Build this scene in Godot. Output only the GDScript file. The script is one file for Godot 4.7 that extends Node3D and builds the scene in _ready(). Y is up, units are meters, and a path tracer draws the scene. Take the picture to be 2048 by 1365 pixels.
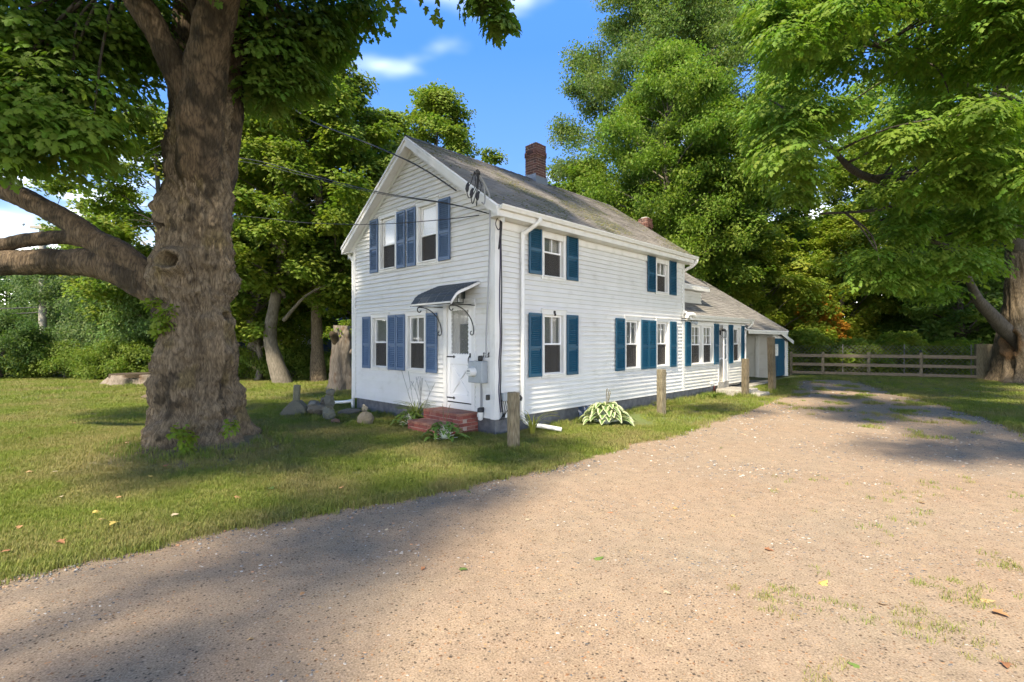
extends Node3D

const CAM_H := 1.77
const FOCAL := 1010.0
const HOUSE_AT := Vector3(-0.32, 0.0, -9.5)
const HOUSE_TURN := 0.7959

var rng := RandomNumberGenerator.new()
var M := {}
var used := {}
var noise_a := FastNoiseLite.new()
var noise_b := FastNoiseLite.new()
var noise_c := FastNoiseLite.new()
var noise_d := FastNoiseLite.new()
var spray_maple: ArrayMesh
var spray_far: ArrayMesh
var spray_fine: ArrayMesh

# ---------------------------------------------------------------- mesh building
class MB:
	var v := PackedVector3Array()
	var n := PackedVector3Array()
	var c := PackedColorArray()
	var ix := PackedInt32Array()
	var col := Color(1, 1, 1)
	func tri(a: Vector3, b: Vector3, d: Vector3, hint := Vector3.ZERO) -> void:
		var m := (d - a).cross(b - a)
		if m.length_squared() < 1e-16:
			return
		m = m.normalized()
		if hint != Vector3.ZERO and m.dot(hint) < 0.0:
			m = -m
			var t := b
			b = d
			d = t
		var k := v.size()
		v.append(a); v.append(b); v.append(d)
		n.append(m); n.append(m); n.append(m)
		c.append(col); c.append(col); c.append(col)
		ix.append(k); ix.append(k + 1); ix.append(k + 2)
	func quad(a: Vector3, b: Vector3, d: Vector3, e: Vector3, hint := Vector3.ZERO) -> void:
		var m := (d - a).cross(b - a)
		if m.length_squared() < 1e-16:
			m = (e - a).cross(d - a)
		if m.length_squared() < 1e-16:
			return
		m = m.normalized()
		var k := v.size()
		var flip := hint != Vector3.ZERO and m.dot(hint) < 0.0
		if flip:
			m = -m
		v.append(a); v.append(b); v.append(d); v.append(e)
		for q in 4:
			n.append(m)
			c.append(col)
		if flip:
			ix.append_array(PackedInt32Array([k, k + 2, k + 1, k, k + 3, k + 2]))
		else:
			ix.append_array(PackedInt32Array([k, k + 1, k + 2, k, k + 2, k + 3]))
	# a box from corner p to corner q with chamfered edges, moved by t
	func box(p: Vector3, q: Vector3, ch := 0.0, t := Transform3D()) -> void:
		var lo := p.min(q)
		var hi := p.max(q)
		var mid := (lo + hi) * 0.5
		var h := (hi - lo) * 0.5
		ch = minf(ch, minf(h.x, minf(h.y, h.z)) * 0.9)
		var bs := t.basis
		for ax in 3:
			var a1 := (ax + 1) % 3
			var a2 := (ax + 2) % 3
			for s in [-1.0, 1.0]:
				var f := []
				for w in [[-1.0, -1.0], [1.0, -1.0], [1.0, 1.0], [-1.0, 1.0]]:
					var o := Vector3.ZERO
					o[ax] = s * h[ax]
					o[a1] = w[0] * (h[a1] - ch)
					o[a2] = w[1] * (h[a2] - ch)
					f.append(t * (mid + o))
				var nn := Vector3.ZERO
				nn[ax] = s
				quad(f[0], f[1], f[2], f[3], bs * nn)
		if ch <= 0.0:
			return
		for ax in 3:
			var a1 := (ax + 1) % 3
			var a2 := (ax + 2) % 3
			for s1 in [-1.0, 1.0]:
				for s2 in [-1.0, 1.0]:
					var f := []
					for w in [[-1.0, 0], [1.0, 0], [1.0, 1], [-1.0, 1]]:
						var o := Vector3.ZERO
						o[ax] = w[0] * (h[ax] - ch)
						o[a1] = s1 * (h[a1] - (ch if w[1] == 1 else 0.0))
						o[a2] = s2 * (h[a2] - (0.0 if w[1] == 1 else ch))
						f.append(t * (mid + o))
					var nn := Vector3.ZERO
					nn[a1] = s1
					nn[a2] = s2
					quad(f[0], f[1], f[2], f[3], bs * nn)
		for sx in [-1.0, 1.0]:
			for sy in [-1.0, 1.0]:
				for sz in [-1.0, 1.0]:
					var s := Vector3(sx, sy, sz)
					var a := mid + s * Vector3(h.x, h.y - ch, h.z - ch)
					var b := mid + s * Vector3(h.x - ch, h.y, h.z - ch)
					var d := mid + s * Vector3(h.x - ch, h.y - ch, h.z)
					tri(t * a, t * b, t * d, bs * s)
	# a grid of points, rows x cols, smooth; normals point along hint side if outward is given
	func grid(p: PackedVector3Array, rows: int, cols: int, wrap: bool, cl = null, outward := 1.0) -> void:
		var k := v.size()
		var nn := PackedVector3Array()
		nn.resize(rows * cols)
		var ci := cols if wrap else cols - 1
		for r in rows - 1:
			for q in ci:
				var q2 := (q + 1) % cols
				var a := r * cols + q
				var b := r * cols + q2
				var d := (r + 1) * cols + q2
				var e := (r + 1) * cols + q
				var f := (p[d] - p[a]).cross(p[e] - p[b]) * outward
				nn[a] += f; nn[b] += f; nn[d] += f; nn[e] += f
				if outward > 0.0:
					ix.append_array(PackedInt32Array([k + a, k + d, k + b, k + a, k + e, k + d]))
				else:
					ix.append_array(PackedInt32Array([k + a, k + b, k + d, k + a, k + d, k + e]))
		for q in rows * cols:
			v.append(p[q])
			n.append(nn[q].normalized())
			c.append(cl[q] if cl != null else col)
	func mesh() -> ArrayMesh:
		var a := []
		a.resize(Mesh.ARRAY_MAX)
		a[Mesh.ARRAY_VERTEX] = v
		a[Mesh.ARRAY_NORMAL] = n
		a[Mesh.ARRAY_COLOR] = c
		a[Mesh.ARRAY_INDEX] = ix
		var m := ArrayMesh.new()
		m.add_surface_from_arrays(Mesh.PRIMITIVE_TRIANGLES, a)
		return m

func numbered(called: String) -> String:
	if not used.has(called):
		used[called] = 0
		return called
	used[called] += 1
	return "%s_%03d" % [called, used[called]]

func put(mb: MB, called: String, m: Material, parent: Node = null) -> MeshInstance3D:
	var o := MeshInstance3D.new()
	o.mesh = mb.mesh()
	o.material_override = m
	if parent == null:
		o.name = numbered(called)
		add_child(o, true)
	else:
		o.name = called
		parent.add_child(o, true)
	return o

func put_mesh(ms: Mesh, called: String, m: Material, parent: Node, at := Transform3D()) -> MeshInstance3D:
	var o := MeshInstance3D.new()
	o.mesh = ms
	o.material_override = m
	o.transform = at
	if parent == null:
		o.name = numbered(called)
		add_child(o, true)
	else:
		o.name = called
		parent.add_child(o, true)
	return o

func node(called: String, at := Transform3D(), parent: Node = null) -> Node3D:
	var o := Node3D.new()
	o.transform = at
	if parent == null:
		o.name = numbered(called)
		add_child(o, true)
	else:
		o.name = called
		parent.add_child(o, true)
	return o

func tag(o: Node, label: String, category: String, group := "", kind := "") -> Node:
	o.set_meta("label", label)
	o.set_meta("category", category)
	if group:
		o.set_meta("group", group)
	if kind:
		o.set_meta("kind", kind)
	return o

func setting(o: Node) -> Node:
	o.set_meta("kind", "structure")
	return o

func scatter(mesh: Mesh, list: Array, cols: Array, called: String, m: Material, parent: Node = null) -> MultiMeshInstance3D:
	var mm := MultiMesh.new()
	mm.transform_format = MultiMesh.TRANSFORM_3D
	mm.use_colors = true
	mm.mesh = mesh
	mm.instance_count = list.size()
	var buf := PackedFloat32Array()
	buf.resize(list.size() * 16)
	var k := 0
	for i in list.size():
		var t: Transform3D = list[i]
		var cl: Color = cols[i]
		var b := t.basis
		buf[k] = b.x.x; buf[k + 1] = b.y.x; buf[k + 2] = b.z.x; buf[k + 3] = t.origin.x
		buf[k + 4] = b.x.y; buf[k + 5] = b.y.y; buf[k + 6] = b.z.y; buf[k + 7] = t.origin.y
		buf[k + 8] = b.x.z; buf[k + 9] = b.y.z; buf[k + 10] = b.z.z; buf[k + 11] = t.origin.z
		buf[k + 12] = cl.r; buf[k + 13] = cl.g; buf[k + 14] = cl.b; buf[k + 15] = 1.0
		k += 16
	mm.buffer = buf
	var o := MultiMeshInstance3D.new()
	o.multimesh = mm
	o.material_override = m
	if parent == null:
		o.name = numbered(called)
		add_child(o, true)
	else:
		o.name = called
		parent.add_child(o, true)
	return o

# a point of the place from its bearing in the view: x and y in 2048 x 1365 units, depth in metres
func at(x: float, y: float, depth: float) -> Vector3:
	return Vector3((x - 1024.0) / FOCAL * depth, CAM_H + (682.5 - y) / FOCAL * depth, -depth)

func r(a: float, b: float) -> float:
	return rng.randf_range(a, b)

# smooth path through points; every entry is [Vector3, radius]
func smooth_path(pts: Array, per: int) -> Array:
	var out := []
	for i in pts.size() - 1:
		var p0: Vector3 = pts[maxi(i - 1, 0)][0]
		var p1: Vector3 = pts[i][0]
		var p2: Vector3 = pts[i + 1][0]
		var p3: Vector3 = pts[mini(i + 2, pts.size() - 1)][0]
		for k in per:
			var t := float(k) / per
			out.append([p1.cubic_interpolate(p2, p0, p3, t), lerpf(pts[i][1], pts[i + 1][1], smoothstep(0.0, 1.0, t))])
	out.append(pts[-1])
	return out

# the relief and tint of a stem's bark
class BarkSkin:
	var noise: FastNoiseLite
	var cell: FastNoiseLite
	var amp := 0.03
	var tinted := false
	func relief(p: Vector3, _ang: float, _run: float, rr: float) -> float:
		var a := noise.get_noise_3d(p.x * 7.0, p.y * 1.3, p.z * 7.0)
		return amp * rr * 3.0 * (0.5 - absf(a) * 1.8) + 0.12 * rr * noise.get_noise_3d(p.x * 1.2 + 4.0, p.y * 0.9, p.z * 1.2)
	func tint(_p: Vector3, _ang: float, _run: float) -> Color:
		return Color(1, 1, 1)

func tube(mb: MB, path: Array, seg: int, skin: BarkSkin = null, cap := true) -> void:
	var rows := path.size()
	var p := PackedVector3Array()
	var cl := []
	var tan0: Vector3 = (path[1][0] - path[0][0]).normalized()
	var nn := Vector3(0, 0, 1) if absf(tan0.z) < 0.8 else Vector3(0, 1, 0)
	var run := 0.0
	for i in rows:
		var a: Vector3 = path[maxi(i - 1, 0)][0]
		var b: Vector3 = path[mini(i + 1, rows - 1)][0]
		var tn := (b - a).normalized()
		nn = (nn - tn * nn.dot(tn)).normalized()
		var bb := nn.cross(tn)
		var o: Vector3 = path[i][0]
		var rr: float = path[i][1]
		if i > 0:
			run += o.distance_to(path[i - 1][0])
		for s in seg:
			var ang := TAU * s / seg
			var d := nn * cos(ang) + bb * sin(ang)
			var q := rr
			if skin:
				q += skin.relief(o + d * rr, -ang, run, rr)
			p.append(o + d * q)
			if skin and skin.tinted:
				cl.append(skin.tint(o + d * rr, -ang, run))
	mb.grid(p, rows, seg, true, cl if skin and skin.tinted else null, -1.0)
	if cap:
		for e in [0, rows - 1]:
			var mid: Vector3 = path[e][0]
			var hint: Vector3 = (path[0][0] - path[1][0]) if e == 0 else (path[rows - 1][0] - path[rows - 2][0])
			for s in seg:
				mb.tri(mid, p[e * seg + s], p[e * seg + (s + 1) % seg], hint)

func pipe(mb: MB, pts: Array, rad: float, seg := 8, per := 5) -> void:
	var l := []
	for q in pts:
		l.append([q, rad])
	tube(mb, smooth_path(l, per) if per > 1 else l, seg)

# ---------------------------------------------------------------- materials
func lin(cr: float, cg: float, cb: float) -> Color:
	return Color(cr, cg, cb).linear_to_srgb()

func ntex(sd: int, freq: float, ramp: Array, oct := 4, kind := FastNoiseLite.TYPE_SIMPLEX_SMOOTH, size := 512, ridged := false) -> NoiseTexture2D:
	var f := FastNoiseLite.new()
	f.seed = sd
	f.noise_type = kind
	f.frequency = freq
	f.fractal_octaves = oct
	if ridged:
		f.fractal_type = FastNoiseLite.FRACTAL_RIDGED
	var t := NoiseTexture2D.new()
	t.width = size
	t.height = size
	t.seamless = true
	t.noise = f
	if ramp.size():
		var g := Gradient.new()
		var offs := PackedFloat32Array()
		var cs := PackedColorArray()
		for e in ramp:
			offs.append(e[0])
			cs.append(lin(e[1], e[2], e[3]))
		g.offsets = offs
		g.colors = cs
		t.color_ramp = g
	return t

func mat(called: String, c: Color, rough := 0.7, opt := {}) -> StandardMaterial3D:
	var m := StandardMaterial3D.new()
	m.resource_name = called
	m.albedo_color = lin(c.r, c.g, c.b)
	m.roughness = rough
	m.vertex_color_use_as_albedo = opt.get("vc", true)
	if opt.has("tex"):
		m.albedo_texture = opt.tex
	if opt.has("bump"):
		m.heightmap_enabled = true
		m.heightmap_texture = opt.bump
		m.heightmap_scale = opt.get("depth", 0.5)
	if opt.has("tex") or opt.has("bump"):
		m.uv1_triplanar = true
		m.uv1_world_triplanar = opt.get("world", false)
		m.uv1_scale = opt.get("scale", Vector3.ONE)
	if opt.has("metal"):
		m.metallic = opt.metal
	if opt.has("spec"):
		m.metallic_specular = opt.spec
	if opt.has("back"):
		m.backlight_enabled = true
		var b: Color = opt.back
		m.backlight = lin(b.r, b.g, b.b)
	if opt.has("alpha"):
		m.transparency = BaseMaterial3D.TRANSPARENCY_ALPHA
		m.albedo_color.a = opt.alpha
	m.cull_mode = BaseMaterial3D.CULL_DISABLED
	M[called] = m
	return m

func make_materials() -> void:
	var grime := ntex(11, 0.006, [[0.0, 0.81, 0.805, 0.77], [0.3, 0.95, 0.948, 0.93], [1.0, 1.0, 1.0, 1.0]], 5)
	var fine := ntex(12, 0.05, [], 4)
	mat("white_paint", Color(0.74, 0.742, 0.725), 0.55, {"tex": grime, "bump": fine, "depth": 0.06, "scale": Vector3(0.6, 0.9, 0.6)})
	mat("trim_paint", Color(0.75, 0.748, 0.725), 0.45, {"tex": grime, "scale": Vector3(0.9, 0.5, 0.9)})
	mat("white_metal", Color(0.8, 0.8, 0.77), 0.35, {"tex": grime, "scale": Vector3(1.2, 1.2, 1.2)})
	mat("wing_paint", Color(0.71, 0.7, 0.655), 0.6, {"tex": grime, "scale": Vector3(0.7, 0.8, 0.7)})
	var fade := ntex(13, 0.012, [[0.0, 0.8, 0.84, 0.9], [0.5, 1, 1, 1], [1.0, 1.12, 1.08, 1.04]], 4)
	mat("sky_paled_blue", Color(0.09, 0.15, 0.255), 0.5, {"tex": fade, "scale": Vector3(1, 1, 1)})  # fading plus reflected sky, both put into the front shutters' blue
	mat("deep_blue", Color(0.004, 0.068, 0.128), 0.4, {"tex": fade, "scale": Vector3(1, 1, 1)})
	mat("foundation", Color(1, 1, 1), 0.9, {"tex": ntex(14, 0.01, [[0.0, 0.1, 0.1, 0.105], [0.5, 0.145, 0.15, 0.16], [1.0, 0.2, 0.2, 0.2]], 5), "bump": fine, "depth": 0.3})
	mat("concrete", Color(1, 1, 1), 0.9, {"tex": ntex(15, 0.02, [[0.0, 0.2, 0.19, 0.165], [0.5, 0.3, 0.285, 0.25], [1.0, 0.38, 0.36, 0.31]], 5), "bump": fine, "depth": 0.3})
	mat("shingle", Color(1, 1, 1), 0.95, {"tex": ntex(16, 0.06, [[0.0, 0.6, 0.6, 0.6], [0.5, 1, 1, 1], [1.0, 1.35, 1.33, 1.28]], 4), "bump": fine, "depth": 0.35, "scale": Vector3(1.5, 1.5, 1.5)})
	mat("moss", Color(0.075, 0.085, 0.022), 1.0)
	mat("brick", Color(1, 1, 1), 0.9, {"tex": ntex(17, 0.03, [[0.0, 0.7, 0.7, 0.7], [0.5, 1, 1, 1], [1.0, 1.2, 1.15, 1.1]], 4), "bump": fine, "depth": 0.25, "scale": Vector3(2, 2, 2)})
	mat("mortar", Color(0.42, 0.33, 0.27), 0.95, {"bump": fine, "depth": 0.3})
	mat("lead", Color(0.22, 0.25, 0.29), 0.5, {"metal": 0.4})
	mat("black_iron", Color(0.02, 0.02, 0.02), 0.5)
	mat("green_black", Color(0.008, 0.02, 0.018), 0.35)
	mat("cable", Color(0.015, 0.015, 0.018), 0.6)
	mat("violet_cable", Color(0.05, 0.04, 0.08), 0.6)
	mat("grey_metal", Color(0.36, 0.4, 0.43), 0.45, {"tex": grime, "scale": Vector3(2, 2, 2)})
	mat("grey_pipe", Color(0.3, 0.31, 0.31), 0.5)
	mat("canopy_shingle", Color(0.07, 0.085, 0.1), 0.8, {"tex": ntex(18, 0.08, [[0.0, 0.6, 0.6, 0.6], [1.0, 1.3, 1.3, 1.3]], 3), "scale": Vector3(2, 2, 2)})
	var g := mat("glass", Color(0.9, 0.95, 0.95), 0.02, {"alpha": 0.06, "spec": 0.6, "vc": false})
	g.metallic = 0.0
	mat("screen", Color(0.05, 0.045, 0.04), 0.8, {"alpha": 0.62, "vc": false})
	mat("lace", Color(0.5, 0.48, 0.45), 0.95, {"tex": ntex(19, 0.09, [[0.0, 0.55, 0.55, 0.55], [0.5, 0.9, 0.9, 0.9], [1.0, 1, 1, 1]], 3), "scale": Vector3(3, 3, 3)})
	mat("curtain", Color(0.5, 0.47, 0.42), 0.95, {"back": Color(0.5, 0.5, 0.5)})
	mat("roller_shade", Color(0.86, 0.85, 0.82), 0.8)
	mat("room", Color(0.3, 0.28, 0.25), 0.9)
	mat("violet_drape", Color(0.4, 0.42, 0.6), 0.95)
	mat("tarp", Color(0.02, 0.045, 0.12), 0.25, {"spec": 0.7})
	mat("plain_white", Color(0.85, 0.85, 0.84), 0.4)
	mat("dial", Color(0.75, 0.75, 0.72), 0.15)
	mat("paper", Color(0.75, 0.74, 0.68), 0.8)
	var oldwood := ntex(20, 0.02, [[0.0, 0.085, 0.07, 0.045], [0.45, 0.17, 0.145, 0.09], [0.75, 0.24, 0.21, 0.14], [1.0, 0.3, 0.27, 0.2]], 5)
	mat("old_wood", Color(1, 1, 1), 0.9, {"tex": oldwood, "bump": ntex(21, 0.03, [], 4), "depth": 1.0, "scale": Vector3(5, 0.45, 5)})
	var railwood := ntex(22, 0.02, [[0.0, 0.1, 0.078, 0.052], [0.5, 0.19, 0.15, 0.1], [1.0, 0.28, 0.225, 0.155]], 5)
	mat("rail_wood", Color(1, 1, 1), 0.9, {"tex": railwood, "scale": Vector3(0.6, 6, 6)})
	# bark: long fissures up the stem
	var barkb := ntex(23, 0.012, [], 4, FastNoiseLite.TYPE_SIMPLEX_SMOOTH, 512, true)
	mat("bark", Color(1, 1, 1), 0.95, {"world": true, "tex": ntex(24, 0.011, [[0.0, 0.28, 0.22, 0.145], [0.35, 0.2, 0.155, 0.1], [0.6, 0.13, 0.098, 0.06], [0.8, 0.065, 0.048, 0.03], [1.0, 0.035, 0.026, 0.018]], 4, FastNoiseLite.TYPE_SIMPLEX_SMOOTH, 1024, true), "bump": barkb, "depth": -2.0, "scale": Vector3(1.5, 0.3, 1.5)})
	mat("pale_bark", Color(1, 1, 1), 0.95, {"world": true, "tex": ntex(25, 0.02, [[0.0, 0.07, 0.06, 0.045], [0.5, 0.14, 0.122, 0.092], [1.0, 0.25, 0.22, 0.175]], 5), "bump": barkb, "depth": -1.2, "scale": Vector3(1.4, 0.4, 1.4)})
	mat("dark_bark", Color(1, 1, 1), 0.95, {"world": true, "tex": ntex(26, 0.02, [[0.0, 0.03, 0.025, 0.02], [0.5, 0.07, 0.058, 0.045], [1.0, 0.13, 0.11, 0.085]], 5), "bump": barkb, "depth": -1.2, "scale": Vector3(1.4, 0.4, 1.4)})
	mat("weathered_stump", Color(1, 1, 1), 0.95, {"world": true, "tex": ntex(27, 0.02, [[0.0, 0.09, 0.072, 0.052], [0.5, 0.19, 0.158, 0.118], [1.0, 0.3, 0.26, 0.205]], 5), "bump": barkb, "depth": -1.2, "scale": Vector3(2.5, 0.35, 2.5)})
	mat("cut_wood", Color(0.3, 0.24, 0.17), 0.9, {"tex": oldwood, "scale": Vector3(2, 2, 2)})
	mat("stone", Color(1, 1, 1), 0.9, {"tex": ntex(28, 0.03, [[0.0, 0.55, 0.55, 0.5], [0.5, 1, 1, 1], [1.0, 1.35, 1.3, 1.25]], 5), "bump": fine, "depth": 0.6, "scale": Vector3(2.5, 2.5, 2.5)})
	mat("leaf", Color(1, 1, 1), 0.6, {"back": Color(0.9, 1.0, 0.5), "spec": 0.35})
	mat("grass", Color(1, 1, 1), 0.7, {"back": Color(0.5, 0.6, 0.2), "spec": 0.3})
	mat("plant_leaf", Color(1, 1, 1), 0.4, {"back": Color(0.4, 0.5, 0.2)})
	mat("dry_leaf", Color(1, 1, 1), 0.8, {"back": Color(0.2, 0.2, 0.2)})
	mat("lawn", Color(1, 1, 1), 1.0, {"world": true, "tex": ntex(30, 0.03, [[0.0, 0.5, 0.48, 0.4], [0.4, 0.85, 0.86, 0.8], [0.6, 1.05, 1.05, 1.0], [1.0, 1.5, 1.4, 1.2]], 5, FastNoiseLite.TYPE_SIMPLEX_SMOOTH, 1024), "bump": ntex(31, 0.05, [], 4), "depth": 2.0, "scale": Vector3(0.5, 0.5, 0.5)})
	mat("dirt", Color(1, 1, 1), 1.0, {"world": true, "tex": dirt_texture(), "bump": ntex(33, 0.09, [], 4), "depth": 0.1, "scale": Vector3(0.37, 0.37, 0.37)})
	mat("pebble", Color(1, 1, 1), 0.85)
	mat("pole_wood", Color(0.3, 0.28, 0.24), 0.9)
	mat("net_wire", Color(0.14, 0.14, 0.12), 0.6)
	mat("neighbour_blue", Color(0.03, 0.06, 0.12), 0.7)
	mat("far_roof", Color(0.08, 0.08, 0.085), 0.9)
	mat("green_plastic", Color(0.02, 0.16, 0.11), 0.5)
	mat("blue_plastic", Color(0.012, 0.05, 0.16), 0.4)

# sandy dirt with grit of many tones, 1024 pixels for 2.7 m
func dirt_texture() -> ImageTexture:
	var f := FastNoiseLite.new()
	f.seed = 77
	f.frequency = 0.012
	f.fractal_octaves = 5
	var im := f.get_seamless_image(1024, 1024)
	f.seed = 78
	f.frequency = 0.16
	f.fractal_octaves = 3
	var im2 := f.get_seamless_image(1024, 1024)
	var out := Image.create(1024, 1024, false, Image.FORMAT_RGB8)
	for y in 1024:
		for x in 1024:
			var a := im.get_pixel(x, y).r
			var b := im2.get_pixel(x, y).r
			var k := 0.82 + 0.12 * a + (b - 0.5) * 0.34
			out.set_pixel(x, y, Color(k, k * (0.985 + 0.02 * b), k * (0.96 + 0.06 * b)))
	var lr := RandomNumberGenerator.new()
	lr.seed = 5
	for i in 34000:
		var x := lr.randi_range(2, 1019)
		var y := lr.randi_range(2, 1019)
		var pick := lr.randf()
		var w := 1 if pick < 0.4 else (2 if pick < 0.72 else (3 if pick < 0.9 else lr.randi_range(4, 6)))
		var h := maxi(1, w - (1 if lr.randf() < 0.4 else 0))
		var k := lr.randf_range(0.4, 1.1)
		var c := Color(k, k, k * 1.02)
		if lr.randf() < 0.25:
			c = Color(k * 1.05, k * 0.9, k * 0.78)
		out.fill_rect(Rect2i(x, y, w, h), Color(clampf(c.r, 0, 1), clampf(c.g, 0, 1), clampf(c.b, 0, 1)))
	return ImageTexture.create_from_image(out)

# ---------------------------------------------------------------- the scene
func _ready() -> void:
	rng.seed = 20240607
	var cam := Camera3D.new()
	cam.name = "camera"
	cam.fov = 68.1
	cam.near = 0.05
	cam.far = 900.0
	cam.position = Vector3(0, CAM_H, 0)
	add_child(cam)
	cam.current = true
	var we := WorldEnvironment.new()
	we.name = "world_environment"
	var env := Environment.new()
	env.background_mode = Environment.BG_SKY
	env.background_energy_multiplier = 1.0
	env.tonemap_mode = Environment.TONE_MAPPER_LINEAR
	env.tonemap_exposure = 5.8
	env.sdfgi_enabled = true
	env.ssao_enabled = true
	env.ssil_enabled = true
	env.sky = make_sky()
	we.environment = env
	add_child(we)
	var sun := DirectionalLight3D.new()
	sun.name = "sun"
	sun.light_energy = 0.62
	sun.light_color = Color(1.0, 0.94, 0.84)
	sun.light_angular_distance = 3.0
	sun.shadow_enabled = true
	add_child(sun)
	var el := deg_to_rad(49.0)
	var to_sun := Vector3(cos(el) * -0.5, sin(el), cos(el) * 0.866)
	sun.look_at_from_position(to_sun * 50.0, Vector3.ZERO, Vector3.UP)

	noise_a.seed = 3; noise_a.frequency = 1.0; noise_a.fractal_octaves = 4
	noise_b.seed = 4; noise_b.frequency = 1.0; noise_b.fractal_octaves = 2
	noise_c.seed = 9; noise_c.frequency = 1.0; noise_c.noise_type = FastNoiseLite.TYPE_CELLULAR
	noise_d.seed = 14; noise_d.frequency = 1.0; noise_d.fractal_octaves = 2
	make_materials()
	make_sprays()
	build_ground()
	build_house()
	build_maple()
	build_hollow_maple()
	build_far_trees()
	build_yard()
	build_fence()
	build_wires()
	build_plants()
	build_grass()
	build_gravel()

func make_sky() -> Sky:
	var w := 1024
	var h := 512
	var im := Image.create(w, h, false, Image.FORMAT_RGBF)
	var f := FastNoiseLite.new()
	f.seed = 21
	f.frequency = 2.2
	f.fractal_octaves = 5
	var g := FastNoiseLite.new()
	g.seed = 8
	g.frequency = 1.1
	g.fractal_octaves = 3
	var stops := [[0.0, Color(1.9, 1.86, 1.78)], [0.07, Color(1.6, 1.58, 1.53)], [0.125, Color(0.26, 0.3, 0.35)], [0.19, Color(0.08, 0.135, 0.235)], [0.3, Color(0.045, 0.1, 0.225)], [0.5, Color(0.025, 0.075, 0.22)], [1.0, Color(0.024, 0.073, 0.2)]]
	for y in h:
		var e := PI * (0.5 - (y + 0.5) / h)
		var s := sin(e)
		var base := Color(0.16, 0.16, 0.12)
		if s >= 0.0:
			base = stops[-1][1]
			for k in stops.size() - 1:
				if s < stops[k + 1][0]:
					base = stops[k][1].lerp(stops[k + 1][1], (s - stops[k][0]) / (stops[k + 1][0] - stops[k][0]))
					break
		for x in w:
			var c := base
			if s > 0.0:
				var a := TAU * (x + 0.5) / w
				var d := Vector3(cos(e) * sin(a), s, -cos(e) * cos(a))
				# thin high streaks, on a sheet far overhead
				var px := d.x / (s + 0.16)
				var pz := d.z / (s + 0.16)
				var n := f.get_noise_3d(px * 0.55 + 3.7, 0.0, pz * 1.1) + 0.55 * g.get_noise_3d(px * 0.5, 2.0, pz * 0.6 + 1.3)
				var k := smoothstep(0.1, 0.8, n) * 0.6
				# bright heaps low over the horizon
				var n2 := f.get_noise_3d(d.x * 1.5, s * 5.0, d.z * 1.5 + 9.0)
				k = maxf(k, smoothstep(0.05, 0.3, n2) * (1.0 - smoothstep(0.16, 0.3, s)) * 0.85)
				c = c.lerp(Color(0.7, 0.7, 0.69), k)
			im.set_pixel(x, y, Color(c.r * 1.0, c.g * 1.0, c.b * 1.0))
	var pm := PanoramaSkyMaterial.new()
	pm.panorama = ImageTexture.create_from_image(im)
	var sky := Sky.new()
	sky.sky_material = pm
	return sky

# ---------------------------------------------------------------- ground
func terrain(x: float, d: float) -> float:
	var y := 0.15 * smoothstep(17.0, 21.5, d) * smoothstep(3.0, 8.0, x)
	y += 0.035 * noise_b.get_noise_2d(x * 0.22, d * 0.22) * smoothstep(1.5, 4.0, absf(d - 10.0) + maxf(0.0, -x - 5.0))
	# the soil heaped round the old maple's roots
	var q := Vector2(x + 5.3, d - 8.6).length()
	y += 0.13 * exp(-q * q / 2.6)
	return y

const LEFT_EDGE := [[-8.0, -17.0], [-3.0, -11.5], [2.0, -6.0], [3.7, -3.75], [4.93, -2.27], [5.91, -0.73], [7.37, 0.92], [8.83, 2.35], [10.6, 4.1], [12.8, 6.0], [16.0, 8.6], [19.3, 10.8], [21.0, 12.0]]
const RIGHT_EDGE := [[-8.0, 14.0], [4.0, 10.5], [8.6, 9.2], [11.0, 10.6], [15.5, 12.5], [19.0, 13.6], [21.0, 13.9]]

func edge(tab: Array, d: float) -> float:
	for i in tab.size() - 1:
		if d < tab[i + 1][0]:
			return lerpf(tab[i][1], tab[i + 1][1], clampf((d - tab[i][0]) / (tab[i + 1][0] - tab[i][0]), 0.0, 1.0))
	return tab[-1][1]

# how far inside the drive a point lies (negative: on the lawn)
func inside_drive(x: float, d: float) -> float:
	if d > 21.0:
		return 21.0 - d
	var wob := 0.16 * noise_b.get_noise_2d(x * 0.9, d * 0.9) + 0.07 * noise_a.get_noise_2d(x * 3.1, d * 3.1)
	return minf(minf((x - edge(LEFT_EDGE, d)) * 0.72, (edge(RIGHT_EDGE, d) - x) * 0.8), 21.0 - d) + wob

func lawn_tint(x: float, d: float) -> Color:
	var k := 0.5 + 0.9 * noise_a.get_noise_2d(x * 0.35 + 7.0, d * 0.35)
	var c := Color(0.13, 0.12, 0.05).lerp(Color(0.13, 0.175, 0.045), clampf(k, 0.0, 1.0))
	# trodden bare soil round the maple's foot, by the drive's edge and by the house wall
	var q := Vector2(x + 5.0, d - 8.3).length()
	var bare := clampf(1.25 - q / 1.7 + 0.9 * noise_a.get_noise_2d(x * 1.3, d * 1.3), 0.0, 0.9)
	bare = maxf(bare, clampf(1.0 + inside_drive(x, d) * 3.5, 0.0, 1.0))
	var l := Transform3D(Basis(Vector3.UP, HOUSE_TURN), HOUSE_AT).affine_inverse() * Vector3(x, 0, -d)
	var near := maxf(maxf(-l.x, l.z), maxf(l.x - 12.6, -5.3 - l.z))
	bare = maxf(bare, clampf(1.0 - near / 0.4, 0.0, 0.9))
	return c.lerp(Color(0.2, 0.155, 0.1), bare)

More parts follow.
